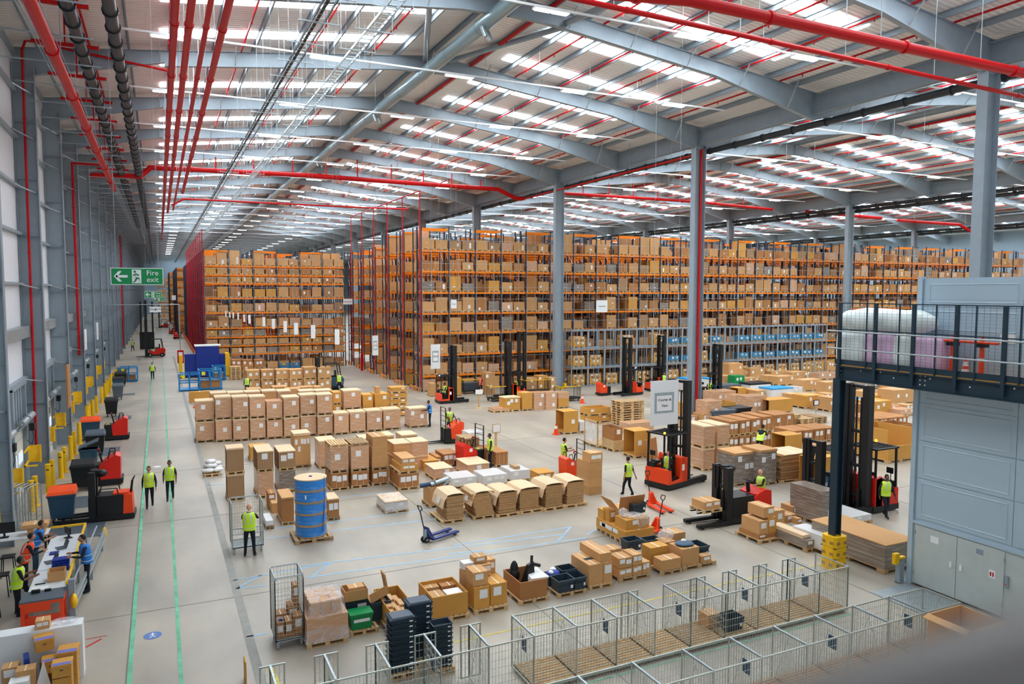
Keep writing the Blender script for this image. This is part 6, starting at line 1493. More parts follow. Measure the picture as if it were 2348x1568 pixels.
def reach(x, y, rz, hm, label, mt='truck', dark='black', sc_=1.0, lamp='blueled', guard=2.15, legs=1.25):
    e = empty('reach_truck', (x,y,0), rz, label, 'forklift truck'); e.scale = (sc_,)*3
    mb = MB().use(mt); mb.prism([(-1.2,.22),(-.1,.22),(-.1,1.18),(-.4,1.22),(-.52,.38),(-1.08,.34),(-1.14,.66),(-1.22,.66)], -.6, -.55); mb.prism([(-1.15,.22),(-.1,.22),(-.1,1.15),(-.35,1.25),(-.55,.75),(-1.0,.62),(-1.2,.75),(-1.2,.4)], .52, .6)
    mb.box(-.4,-.6,.22,-.06,.6,1.2); mb.taper(-1.22,-.6,.22,-1.02,.6,.8,-.02); mb.build('body', e)
    MB().use(dark).box(-1.24,-.61,.05,.02,.61,.24).box(-1.0,-.5,.24,-.5,.5,.45).box(-.62,-.3,.45,-.5,.3,1.1).build('chassis', e)
    mb = MB().use(dark).box(-.8,-.28,.45,-.42,.28,.72).box(-.5,-.26,.7,-.42,.26,1.3); mb.build('seat', e)
    mb = MB().use(dark); mb.box(-1.15,.2,.5,-.95,.5,1.0); mb.box(-1.0,.15,.95,-.8,.5,1.05); mb.cyl((-1.05,.4,1.0),(-1.05,.4,1.3),.015,6); mb.box(-1.05,.25,1.25,-1.02,.5,1.45); mb.build('console', e)
    mb = MB().use(dark)
    for a in ((-1.12,-.55),(-1.12,.55),(-.1,-.55),(-.1,.55)): mb.bar((*a,.75),(a[0]*.97,a[1],guard),.06)
    mb.box(-1.15,-.6,guard,-.05,-.53,guard+.05); mb.box(-1.15,.53,guard,-.05,.6,guard+.05); mb.box(-1.17,-.6,guard,-1.1,.6,guard+.06); mb.box(-.1,-.6,guard,-.03,.6,guard+.06)
    for i in range(7): mb.box(-1.1,-.5+i*.16,guard+.01,-.08,-.47+i*.16,guard+.05)
    g_ = mb.build('overhead_guard', e)
    if lamp: MB().use(lamp).ell((-1.15,-.3,guard+.1),.05,.05,.05,10,6).build('lamp', g_)
    mast(e, .14, hm, .42, False, dark)
    mb = MB().use(dark)
    for s in (-1,1): mb.box(.0,s*.5-.09,.06,legs,s*.5+.09,.26)
    mb.build('support_leg', e)
    for s in (-1,1): wheel(e, legs-.15, s*.5, .14, .1)
    wheel(e, -.9, 0, .16, .14); forks(e, .3, 1.35, .1, .2)
    MB().use('label').box(-.4,-.606,.7,-.25,-.602,.95).build('data_plate', e)
    return e
def pallet_truck(x, y, rz, label, mt='truck', sc_=1.0, rack=False, forkl=1.1, tall=False):
    e = empty('powered_pallet_truck', (x,y,0), rz, label, 'pallet truck'); e.scale = (sc_,)*3
    mb = MB().use(mt); mb.prism([(-1.0,.22),(-.35,.22),(-.3,.72),(-.5,.92),(-.85,1.12),(-1.02,1.05)] if tall else [(-1.0,.2),(-.35,.2),(-.35,.75),(-.6,.95),(-.95,1.15),(-1.05,1.0)], -.38, .38); mb.build('body', e)
    MB().use('black').box(-1.08,-.4,.06,-.0,.4,.24).build('chassis', e)
    MB().use('black').box(-.32,-.37,.24,.0,.37,.78).build('battery', e); MB().use('ylabel').box(-.2,-.15,.781,-.05,.1,.785).build('sticker', e)
    mb = MB().use('black'); mb.tube([(-.4,0,.8),(-.32,0,1.2)],.035,8); mb.tube([(-.32,-.15,1.2),(-.28,-.15,1.3),(-.28,.15,1.3),(-.32,.15,1.2),(-.32,-.15,1.2)],.022,6); mb.use('red').box(-.34,-.05,1.27,-.26,.05,1.33); mb.build('tiller', e)
    mb = MB().use('black'); mb.tube([(-.85,-.3,1.0),(-.8,-.3,1.25),(-.65,-.3,1.25),(-.6,-.3,.9)],.02,6); mb.build('grab_rail', e); mb = MB().use('black'); mb.tube([(-.85,.3,1.0),(-.8,.3,1.25),(-.65,.3,1.25),(-.6,.3,.9)],.02,6); mb.build('grab_rail', e)
    forks(e, .02, forkl, .06, .18)
    if rack:
        mb = MB().use('black'); mb.box(-.04,-.38,.3,.0,-.34,1.85); mb.box(-.04,.34,.3,.0,.38,1.85)
        for z in (.9,1.15,1.4,1.65,1.83): mb.box(-.035,-.36,z,-.01,.36,z+.02)
        mb.build('load_guard', e)
    wheel(e, -.75, -.3, .12, .08); wheel(e, -.75, .3, .12, .08)
    MB().use('label').box(-.75,-.386,.75,-.6,-.381,.9).build('sticker', e)
    return e
def stacker(x, y, rz, hm, label, mt='truck', sc_=1.0, ride=False):
    e = empty('stacker_truck', (x,y,0), rz, label, 'stacker truck'); e.scale = (sc_,)*3
    MB().use('black').box(-1.1,-.4,.24,-.2,.4,1.0 if not ride else .95).build('battery_box', e)
    mb = MB().use(mt); mb.taper(-1.45,-.4,.24,-1.1,.4,.98,-.03); mb.box(-1.3,-.3,.98,-.75,.3,1.06) if not ride else mb.prism([(-1.9,.24),(-1.15,.24),(-1.1,.85),(-1.3,1.0),(-1.6,1.1),(-1.86,1.05)], -.42, .42); mb.build('body', e)
    MB().use('black').box(-1.95 if ride else -1.5,-.42,.05,-.1,.42,.24).build('chassis', e)
    mast(e, -.05, hm, .34, True)
    mb = MB().use('black'); mb.ell((-.35,.0,hm-.12),.22,.18,.15); mb.box(-.25,-.12,hm-.1,-.02,.12,hm+.02); mb.build('mast_head', e)
    mb = MB().use('black')
    for s in (-1,1): mb.box(-.05,s*.36-.08,.05,1.25,s*.36+.08,.17)
    mb.build('support_leg', e); forks(e, .1, 1.15, .22 if not ride else .5, .18)
    mb = MB().use('black')
    if ride: mb.tube([(-1.2,0,.95),(-1.15,0,1.35)],.07,10); mb.tube([(-1.25,-.2,1.35),(-1.05,-.1,1.42),(-1.05,.1,1.42),(-1.25,.2,1.35)],.03,6)
    else: mb.tube([(-1.35,0,.9),(-1.42,0,1.45)],.045,8); mb.tube([(-1.42,-.14,1.45),(-1.5,-.12,1.6),(-1.5,.12,1.6),(-1.42,.14,1.45),(-1.42,-.14,1.45)],.025,6); mb.tube([(-.95,-.3,1.0),(-.9,-.3,1.25),(-.3,-.3,1.25),(-.25,-.3,1.0)],.02,6); mb.tube([(-.95,.3,1.0),(-.9,.3,1.25),(-.3,.3,1.25),(-.25,.3,1.0)],.02,6)
    mb.build('tiller', e)
    wheel(e, 1.05, -.36, .08, .08); wheel(e, 1.05, .36, .08, .08)
    return e
def forklift(x, y, rz, hm, label, mt, sc_=1.0, dark='black'):
    e = empty('counterbalance_forklift', (x,y,0), rz, label, 'forklift truck'); e.scale = (sc_,)*3
    mb = MB().use(mt); mb.prism([(-1.25,.3),(.35,.3),(.35,.75),(.1,.8),(-.2,.55),(-.35,.95),(-1.2,1.05),(-1.35,.8)], -.55, .55); mb.build('body', e)
    MB().use(dark).box(-1.3,-.5,.12,.4,.5,.32).box(-.75,-.25,.95,-.3,.25,1.1).box(-.8,-.25,1.0,-.7,.25,1.5).build('seat', e)
    mb = MB().use(dark)
    for s in (-1,1): mb.bar((.35,s*.5,.75),(.05,s*.48,2.05),.07); mb.bar((-1.1,s*.5,1.0),(-.95,s*.48,2.05),.07); mb.box(-1.0,s*.5-.03,2.03,.1,s*.5+.03,2.09)
    for i in range(8): mb.box(-.98+i*.14,-.5,2.04,-.94+i*.14,.5,2.08)
    mb.build('overhead_guard', e); mast(e, .62, hm, .38, False, dark); forks(e, .75, 1.75, .08, .25)
    for a in ((-.95,-.48),(-.95,.48),(.3,-.5),(.3,.5)): wheel(e, *a, .24, .2)
    return e
def hand_pallet(x, y, rz, label, mt, sc_=1.0):
    e = empty('hand_pallet_truck', (x,y,0), rz, label, 'pallet truck'); e.scale = (sc_,)*3
    mb = MB().use(mt); 
    for s in (-1,1): mb.box(0,s*.19-.075,.08,1.15,s*.19+.075,.14); mb.bar((-.12,s*.05,.5),(.05,s*.19,.1),.05)
    mb.box(-.05,-.26,.08,.04,.26,.16); mb.hull8([(-.16,-.1,.3),(-.04,-.2,.1),(-.04,.2,.1),(-.16,.1,.3)],[(-.18,-.08,.55),(-.1,-.1,.5),(-.1,.1,.5),(-.18,.08,.55)]); mb.build('fork_frame', e)
    mb = MB().use('black'); mb.cyl((-.2,0,.3),(-.42,0,1.15),.02,8); mb.tube([(-.42,0,1.12),(-.4,-.1,1.2),(-.46,-.09,1.32),(-.46,.09,1.32),(-.4,.1,1.2),(-.42,0,1.12)],.018,6); mb.build('handle', e)
    MB().use('steel').cyl((-.2,0,.1),(-.2,0,.45),.07,12).build('pump', e)
    wheel(e, -.2, -.09, .1, .05); wheel(e, -.2, .09, .1, .05); wheel(e, 1.0, -.19, .05, .08); wheel(e, 1.0, .19, .05, .08)
    return e
def T(px, py): c = at(px, py); return c.x, c.y
def local(e, p): return e.matrix_basis @ Vector(p)
def driver(e, p, rzl, label, **k):
    q = local(e, p); return person(q.x, q.y, e.rotation_euler.z+rzl, label, z=q.z, **k)
# left side
stacker(*T(213, 1192), math.pi+R_(-3), 1.95, 'orange red pedestrian stacker with chevron mast beside the near bin')
e = stacker; 
pallet_truck(*T(208, 1112), math.pi, 'red pallet truck standing behind the black wheeled bin', 'truckr', 1.25, tall=True)
pallet_truck(*T(242, 1008), math.pi, 'red pallet truck with black battery box by the dock bins', 'truckr', 1.2, tall=True)
forklift(*T(350, 818), math.pi+.1, 6.6, 'far red forklift with very tall black mast in the walkway', 'truckr', 1.15)
x, y = T(342, 812); e = empty('masts', (0,0,0)); bpy.data.objects.remove(e)
mb = MB().use('black'); 
for s in (-1.2,-.5,.4): mb.box(s,-.2,.0,s+.25,.2,7.2)
mb.box(-1.3,-.3,.0,.7,.3,2.6); mb.box(-1.2,-.2,6.6,.6,.2,6.8); tag(mb.build('forklift_mast', None, (*T(343, 800),0)), 'group of tall black truck masts behind the far red forklift', 'mast')
forklift(*T(372, 752), math.pi, 5.5, 'distant forklift with black mast near the end racks', 'truckr'); pallet_truck(*T(415, 776), 0, 'distant red truck at the foot of the left racks', 'truckr', 1.2)
reach(*T(402, 765), 0, 4.4, 'distant reach truck with a blue lamp in the walkway')
# middle
e = reach(*T(1036, 922), 0, 4.6, 'orange reach truck with blue lamp before the right racking', 'truck'); driver(e, (-.6,-.05,.33), R_(90), 'driver in yellow vest seated in the orange reach truck', pose='sit', skin='skind')
c = T(1010, 1016); e = pallet_truck(c[0]+.15, c[1], math.pi, 'orange order picker with a standing operator beside the wrapped loads', 'truck', 1.15, rack=True, tall=True); driver(e, (-.6,-.6,.2), R_(-10), 'operator in yellow vest standing on the orange order picker', skin='skind', pose='type', cap='bingrey')
forklift(*T(747, 893), math.pi, 2.6, 'dark grey forklift parked among the twin cartons', 'slate', 1.15)
c = at(1100, 1066); e = pallet_truck(c.x, c.y, R_(8), 'red low tugger truck between the carton groups', 'truckr', 1.15, rack=True); stand(1124, 1072, R_(80), 'person in yellow vest and dark cap standing behind the red tugger', skin='skind', pose='stand', cap='ink')
c = at(1290, 1100); e = pallet_truck(c.x+1.0, c.y, 0, 'red pallet truck lifting the five high carton tower', 'truck', 1.0, rack=True, tall=True, forkl=1.0); driver(e, (-.6,.6,.12), R_(-100), 'operator in yellow vest standing on the truck beside the carton tower', pose='type', skin='skin', sleeves='short')
e = reach(*T(1550, 1108), R_(14), 4.25, 'large orange reach truck with a seated driver, centre right', 'truck', 'black', 1.15, 'amber'); driver(e, (-.6,-.05,.33), R_(105), 'driver in yellow vest seated in the large orange reach truck', pose='sit', skin='skinl')
e = stacker(*T(1652, 1198), math.pi+R_(-2), 2.0, 'red ride on stacker with chevron mast carrying a small pallet', 'truckr', 1.12, ride=True); driver(e, (-1.75,0,.55), R_(-90), 'bald person in yellow vest driving the red stacker', pose='drive', skin='skinl', hair=None)
q = local(e, (1.0,.45,.58)); put_pallet(q.x-.1, q.y, .62, .9, .8, 'small pallet raised on the red stacker forks'); loose(q.x-.05, q.y+.05, .77, .8, .7, .28, 'card', 'small flat carton on the raised stacker forks', 2)
e = reach(*T(1968, 1168), math.pi, 4.35, 'tall dark masted truck with red body behind the post', 'truckr', 'black', 1.2, 'amber')
forklift(*T(1890, 1150), math.pi, 2.5, 'black cabbed truck half hidden by the dark post', 'slate', 1.1)
# rear trucks
c = T(1168, 912); e = reach(*c, math.pi, 4.75, 'red reach truck with tall black mast left of the third column', 'truck', lamp=None); driver(e, (-.6,-.05,.33), R_(-90), 'driver in yellow vest in the reach truck left of column', pose='sit', skin='skin')
tag(MB().use('black').box(-.4,-.15,0,-.15,.15,5.4).box(.15,-.15,0,.4,.15,5.4).box(-.4,-.1,5.2,.4,.1,5.35).box(-.4,-.1,3,.4,.1,3.2).build('forklift_mast', None, (*T(1196, 900),0)), 'tallest black mast left of the third column', 'mast')
c = T(1440, 905); e = reach(*c, math.pi+R_(10), 5.0, 'orange reach truck with raised mast before the steel stillages', 'truck'); driver(e, (-.6,-.05,.33), R_(-60), 'driver in yellow vest in the reach truck before the stillages', pose='sit', skin='skin')
c = T(1395, 905); pallet_truck(c[0], c[1], 0, 'small orange pallet truck before the steel stillages', 'truck', 1.0)
c = T(1512, 895); e = reach(*c, 0, 5.0, 'far reach truck behind the courier sign', 'truck', lamp=None); driver(e, (-.2,-.9,0), R_(180), 'person in yellow vest seen from behind near the far reach truck', pose='stand', skin='skin')
c = T(1640, 915); e = reach(*c, 0, 4.6, 'dark reach truck directly right of the red striped column', 'slate', lamp=None); driver(e, (-.6,-.05,.33), R_(90), 'driver in yellow vest just right of the red striped column', pose='sit', skin='skin')
hand_pallet(*T(985, 1240), R_(22), 'blue hand pallet truck alone on the floor', 'pjblue', 1.05)
c = T(1452, 1150); hand_pallet(c[0]+.35, c[1]-.9, R_(-95), 'red hand pallet truck pulled by the walking person', 'truck', 1.05)
c = T(1512, 1225); hand_pallet(c[0], c[1]+.3, R_(190), 'hand pallet truck with only its handle showing behind cartons', 'truck')
cone(*T(1275, 996), 0, .95, 'orange and white traffic cone beside the open golden carton'); cone(*T(1335, 924), 0, .95, 'orange and white traffic cone beside the rack carts')
cone(*T(446, 935), 0, .6, 'small striped marker cone beside the wrapped wall')
# low caged carts
def cart(px, py, rpx, label, full=False):
    c = at(px, py); w = ony(rpx, py, c.y).x-c.x; e = empty('picking_cart', (c.x,c.y,0), 0, label, 'cart'); mb = MB().use('black'); mb.box(0,0,.2,w,1.1,.28); mb.build('cart_base', e)
    mb = MB().use('black'); grid(mb, (0,0),(w,0),.28,1.2,.12,.12,.006); grid(mb, (0,0),(0,1.1),.28,1.2,.12,.12,.006); grid(mb, (w,0),(w,1.1),.28,1.2,.12,.12,.006); mb.build('cart_mesh', e)
    MB().use('yellow').box(-.02,-.02,1.2,w+.02,.02,1.26).box(-.02,0,1.2,.02,1.1,1.26).build('top_bar', e)
    for a in ((.12,.1),(w-.12,.1),(.12,1),(w-.12,1)): wheel(e, *a, .1, .06, 'castor')
    if full: MB().use('bingrey').box(.06,.06,.3,w-.06,1.04,.95).build('load', e)
cart(1063, 904, 1100, 'black mesh picking cart left of the walking person in orange', True); cart(1128, 922, 1160, 'black mesh picking cart with yellow top beside the red truck'); cart(1205, 905, 1262, 'black mesh cart of cartons left of the third column', False); cart(1285, 922, 1331, 'black mesh cart right of the middle row')
for i,(px,rx,ty,k_) in enumerate(((1113,1136,855,'card'),(1206,1232,868,'card'),(1234,1256,862,'cardy'),(1258,1275,866,'card'))): G(px, 905 if i == 0 else 0, rx, ty, 1.0, k_, 'carton pile, %s from the left at the foot of the racking'%nth(i), 2, None, 1, y=None if i == 0 else at(1206,898).y)
G(1042, 909, 1059, 866, 1.0, 'cardy', 'tall golden carton right of the blue lamp reach truck', 1, 'wood', 0); G(988, 910, 1003, 880, 1.0, 'card', 'carton left of the blue lamp reach truck', 1, 'wood', 0)
# big grey column dressing: red fire main in the second column web, protectors
tag(MB().use('red').box(-.08,-.16,.6,.08,-.08,18.5).build('column_riser', None, (V0+.12, Y0+2*PITCH, 0)), 'bright red pipe in the web of the column at centre right', 'pipe')
for i in (2, 4): 
    p = (V0, Y0+i*PITCH); mb = MB().use('yellow'); mb.box(-.65,-.5,0,-.48,.5,.5); mb.box(.48,-.5,0,.65,.5,.5); mb.box(-.6,-.5,0,.6,-.38,.12); tag(mb.build('column_guard', None, (*p,0)), 'yellow guard at the foot of the %s tall column'%('red striped' if i == 2 else 'third'), 'column guard')
# ================================================================== hanging signs
TXT = []
def txt(s, size, mt, parent, loc, rot=(math.pi/2,0,0), name='lettering', align='CENTER', ext=.004):
    cu = bpy.data.curves.new(name, 'FONT'); cu.body = s; cu.size = size; cu.align_x = align; cu.align_y = 'CENTER'; cu.extrude = ext; cu.materials.append(M[mt]); o = bpy.data.objects.new(name, cu); col.objects.link(o); o.parent = parent; o.location = loc; o.rotation_euler = rot; TXT.append(o); return o
def fire_sign(px0, py0, px1, py1, y, label, detail=True):
    a = ony(px0, py1, y); b_ = ony(px1, py0, y); w = b_.x-a.x; h = b_.z-a.z; e = empty('fire_exit_sign', (a.x, y, a.z), 0, label, 'exit sign')
    MB().use('white').box(0,0,0,w,.03,h).build('border', e); MB().use('green').box(w*.015,-.006,h*.04,w*.985,0,h*.96).build('green_face', e)
    mb = MB().use('white'); q = -.012
    mb.hull8([(w*.06,q,h*.5),(w*.15,q,h*.2),(w*.21,q,h*.2),(w*.125,q,h*.5)],[(w*.06,q+.005,h*.5),(w*.15,q+.005,h*.2),(w*.21,q+.005,h*.2),(w*.125,q+.005,h*.5)])
    mb.hull8([(w*.06,q,h*.5),(w*.125,q,h*.5),(w*.21,q,h*.8),(w*.15,q,h*.8)],[(w*.06,q+.005,h*.5),(w*.125,q+.005,h*.5),(w*.21,q+.005,h*.8),(w*.15,q+.005,h*.8)]); mb.box(w*.1,q,h*.43,w*.32,q+.005,h*.57); mb.build('arrow', e)
    MB().use('white').box(w*.4,q,h*.1,w*.575,q+.004,h*.9).build('doorway', e)
    mb = MB().use('green'); g = q-.004; u = lambda a_, b2: (w*a_, g, h*b2)
    mb.cyl((w*.455,g-.001,h*.78),(w*.455,g+.003,h*.78),h*.075,12); mb.bar(u(.465,.68),u(.49,.42),.004,h*.16); mb.bar(u(.465,.64),u(.42,.55),.004,h*.07); mb.bar(u(.47,.66),u(.54,.56),.004,h*.07); mb.bar(u(.49,.42),u(.455,.2),.004,h*.09); mb.bar(u(.49,.42),u(.54,.36),.004,h*.09); mb.bar(u(.54,.36),u(.55,.2),.004,h*.08); mb.bar(u(.455,.2),u(.42,.16),.004,h*.07); mb.build('running_figure', e)
    txt('Fire', h*.42, 'white', e, (w*.79, -.01, h*.7)); txt('exit', h*.42, 'white', e, (w*.79, -.01, h*.31))
    mb = MB().use('steel_l'); 
    for xx_ in (.1,.9): mb.box(w*xx_,.01,h,w*xx_+.012,.02,20.65-a.z)
    mb.build('hanging_wire', e)
fire_sign(254, 615, 374, 653, 30.2, 'large green fire exit sign hanging near the left wall')
fire_sign(332, 668, 370, 683, 60, 'middle green fire exit sign farther down the left wall'); fire_sign(351, 679, 378, 691, 90, 'small far green fire exit sign beyond the middle one')
def sign(px0, py0, px1, py1, y, lines, label, size=.2, frame=False, wires=True, wz=19.0, rot=0):
    wz = RIDGE-SL*abs(ony(px0, py1, y).x-14.35)+.2
    a = ony(px0, py1, y); b_ = ony(px1, py0, y); w = b_.x-a.x; h = b_.z-a.z; e = empty('hanging_sign', (a.x, y, a.z), rot, label, 'sign'); MB().use('white').box(0,0,0,w,.02,h).build('board', e)
    if frame: MB().use('steel_l').box(w*.14,-.006,h*.27,w*.84,0,h*.73).build('sheet_frame', e); MB().use('label').box(w*.22,-.009,h*.32,w*.76,-.006,h*.66).build('paper', e)
    for i, s in enumerate(lines): txt(s, size, 'ink', e, (w*.5, -.013, h*(.5+(len(lines)/2-.5-i)*.13)))
    if wires:
        mb = MB().use('steel_l')
        for q in (.05,.93): mb.box(w*q,.005,h,w*q+.008,.013,wz-a.z)
        mb.build('hanging_wire', e)
sign(1491, 870, 1556, 977, at(1550, 1108).y-1.9, ('Courier &','Vans'), 'large white hanging sign reading Courier and Vans', .165, True)
sign(988, 789, 1009, 846, 58.5, ('DHS',), 'tall white hanging sign with DHS before the right racking', .24, True)
sign(1367, 688, 1393, 716, 61, ('Outward Bins',), 'square white hanging sign high before the right racking', .14); sign(1034, 687, 1047, 707, 61, ('Inbound',), 'small white hanging sign at the corner of right racking', .12)
sign(787, 685, 808, 698, 86, ('Inbound Bay',), 'white hanging sign at the right end of left racking', .2); sign(854, 769, 867, 815, 66, ('OG',), 'tall white sign hanging at the rack end gap', .2, True)
for i, (px, ty, by) in enumerate(((773,755,790),(718,745,776),(679,740,767),(654,736,762),(627,731,754),(605,727,748),(572,722,742),(560,721,738),(546,717,733),(535,716,730),(527,715,728),(518,713,726))):
    sign(px-max(1.6,5.2-i*.45), ty, px+max(1.4,5.2-i*.45), by, 62+i*2, (), 'narrow white hanging sign, %s in the line receding left'%nth(i), .2, False, True, 18.5)
sign(343, 703, 369, 716, 75, ('Goods In','8'), 'white hanging sign over the far walkway', .25); sign(394, 677, 403, 688, 110, (), 'small square far sign at the left racks', .2)
# height goalpost in the walkway
mb = MB().use('steel_l'); p = at(415, 853); mb.cyl((p.x,p.y,0),(p.x,p.y,7.4),.05,8); mb.cyl((WX+.4,p.y,7.4),(p.x,p.y,7.4),.04,8); o = tag(mb.build('height_goalpost'), 'thin grey goalpost spanning the walkway by the blue cages', 'goalpost')
MB().use('red').box(p.x-.32,p.y-.1,1.0,p.x+.32,p.y-.08,2.4).build('red_sign', o); MB().use('label').box(p.x-.2,p.y-.12,1.2,p.x+.2,p.y-.1,2.2).build('sign_face', o)
# blue cages, navy machine
def bcage(px, py, rpx, ty, label, goods=True, y=None, d=1.6):
    c = at(px, py) if y is None else Vector((ony(px,900,y).x,y,0)); w = ony(rpx, 900, c.y).x-c.x; h = zat(px, ty, (c.x,c.y)); e = empty('blue_cage', (c.x,c.y,0), 0, label, 'cage'); mb = MB().use('cage')
    for a in ((0,0),(w,0),(0,d),(w,d),(w/2,0),(w/2,d)): mb.bar((*a,0),(*a,h),.09)
    for z in (.12,h*.5,h-.05):
        for a,b_ in (((0,0),(w,0)),((w,0),(w,d)),((w,d),(0,d)),((0,d),(0,0))): mb.bar((*a,z),(*b_,z),.09)
    mb.box(0,0,.1,w,d,.16); mb.build('cage_frame', e)
    if goods:
        for i in range(2): loose(c.x+.15+i*(w-.2)/2, c.y+.15, .18, (w-.4)/2, d-.3, h*.36, 'cardd', 'brown load %s inside the %s'%(('left','right')[i], label.split(',')[0]), 0)
    MB().use('ylabel').box(w*.12,-.05,h*.75,w*.28,-.046,h*.92).build('yellow_label', e)
bcage(412, 898, 459, 858, 'near blue cage with yellow label, left one', False); bcage(457, 895, 509, 849, 'near blue cage stacked with brown boxes, right one'); bcage(489, 872, 518, 840, 'farther blue cage behind the stacked one')
bcage(274, 876, 316, 843, 'blue cage beside the dock bins, far left', True); bcage(604, 845, 640, 830, 'low blue cage before the left racks', False); bcage(642, 845, 688, 833, 'low blue cage with black bundle before the left racks', False)
c = at(446, 866); e = empty('baler_machine', (c.x,c.y,0), 0, 'navy blue baler machine with yellow side guards by the racks', 'machine'); k = .93
MB().use('cabblue').box(.2,0,.1,2.4,1.8,3.2).box(-.9,.3,.1,.2,1.6,2.4).box(2.4,.2,.1,3.0,1.6,2.3).build('machine_body', e); MB().use('white').box(.1,-.05,3.2,2.6,1.8,3.3).build('top_cover', e); MB().use('yellow').box(-1.4,0,.1,-1.1,1.6,2.3).box(-.95,-.1,.1,-.9,0,2.2).box(3.0,0,.1,3.4,1.6,2.4).build('side_guard', e)
G(433, 923, 484, 899, .5, 'cardy', 'long flat brown box standing before the blue cages', 1, None, 0)
mb = MB().use('wrapb') if 0 else None
# steel stillages: grey stacking frames in three tiers
def stillage(x, y, z, w, d, h, first, label):
    mb = MB().use('steel'); 
    for a in ((0,0),(w,0),(0,d),(w,d)): mb.box(a[0]-.04,a[1]-.04,z,a[0]+.04,a[1]+.04,z+h)
    for a in (w*.33,w*.66): mb.box(a-.02,-.02,z,a+.02,.02,z+h) if first else None
    for zz in (z+.05, z+h-.04): mb.box(0,-.04,zz-.04,w,.04,zz+.04); mb.box(0,d-.04,zz-.04,w,d+.04,zz+.04); mb.box(-.04,0,zz-.04,.04,d,zz+.04); mb.box(w-.04,0,zz-.04,w+.04,d,zz+.04)
    mb.box(0,0,z+.03,w,d,z+.06)
    tag(mb.build('steel_stillage', None, (x,y,0)), label, 'stillage', 'grey stacked steel stillages')
y0 = at(1310, 888).y; xA = at(1310, 888).x; sw = 1.75
M['bluebox'] = mat('blue printed carton', '#3d84ad', .6, vary=.1)
for i in range(18):
    for t in range(3):
        if 7 < i and t == 0 and i > 12: pass
        x = xA+i*(sw+.08); stillage(x, y0, t*1.78, sw, 1.3, 1.76, True, 'grey steel stillage, column %s, %s tier'%(nth(i), ('bottom','middle','top')[t]))
        if i in (10,): continue
        kk = 'bluebox' if (i >= 6 and t > 0 and i not in (8,)) else 'cardy'
        if (i in (2,4) and t != 0) or (i == 1 and t == 2) or (i in (5,) and t == 0): continue
        lb_ = ('blue printed carton pile' if kk == 'bluebox' else 'strapped slatted crate')+', stillage column %s, %s tier'%(nth(i), ('bottom','middle','top')[t])
        o = loose(x+.25, y0+.1, t*1.78+.24, 1.25, 1.0, .5, kk, lb_, 2); put_pallet(x+.25, y0+.1, t*1.78+.07, 1.25, 1.0, 'pallet, stillage column %s, %s tier'%(nth(i), ('bottom','middle','top')[t]))
        if kk == 'cardy': put_pallet(x+.25, y0+.1, t*1.78+.75, 1.25, 1.0, 'upper pallet, stillage column %s, %s tier'%(nth(i), ('bottom','middle','top')[t])); loose(x+.27, y0+.12, t*1.78+.9, 1.2, .95, .24, 'card', 'upper crate, stillage column %s, %s tier'%(nth(i), ('bottom','middle','top')[t]), 2)
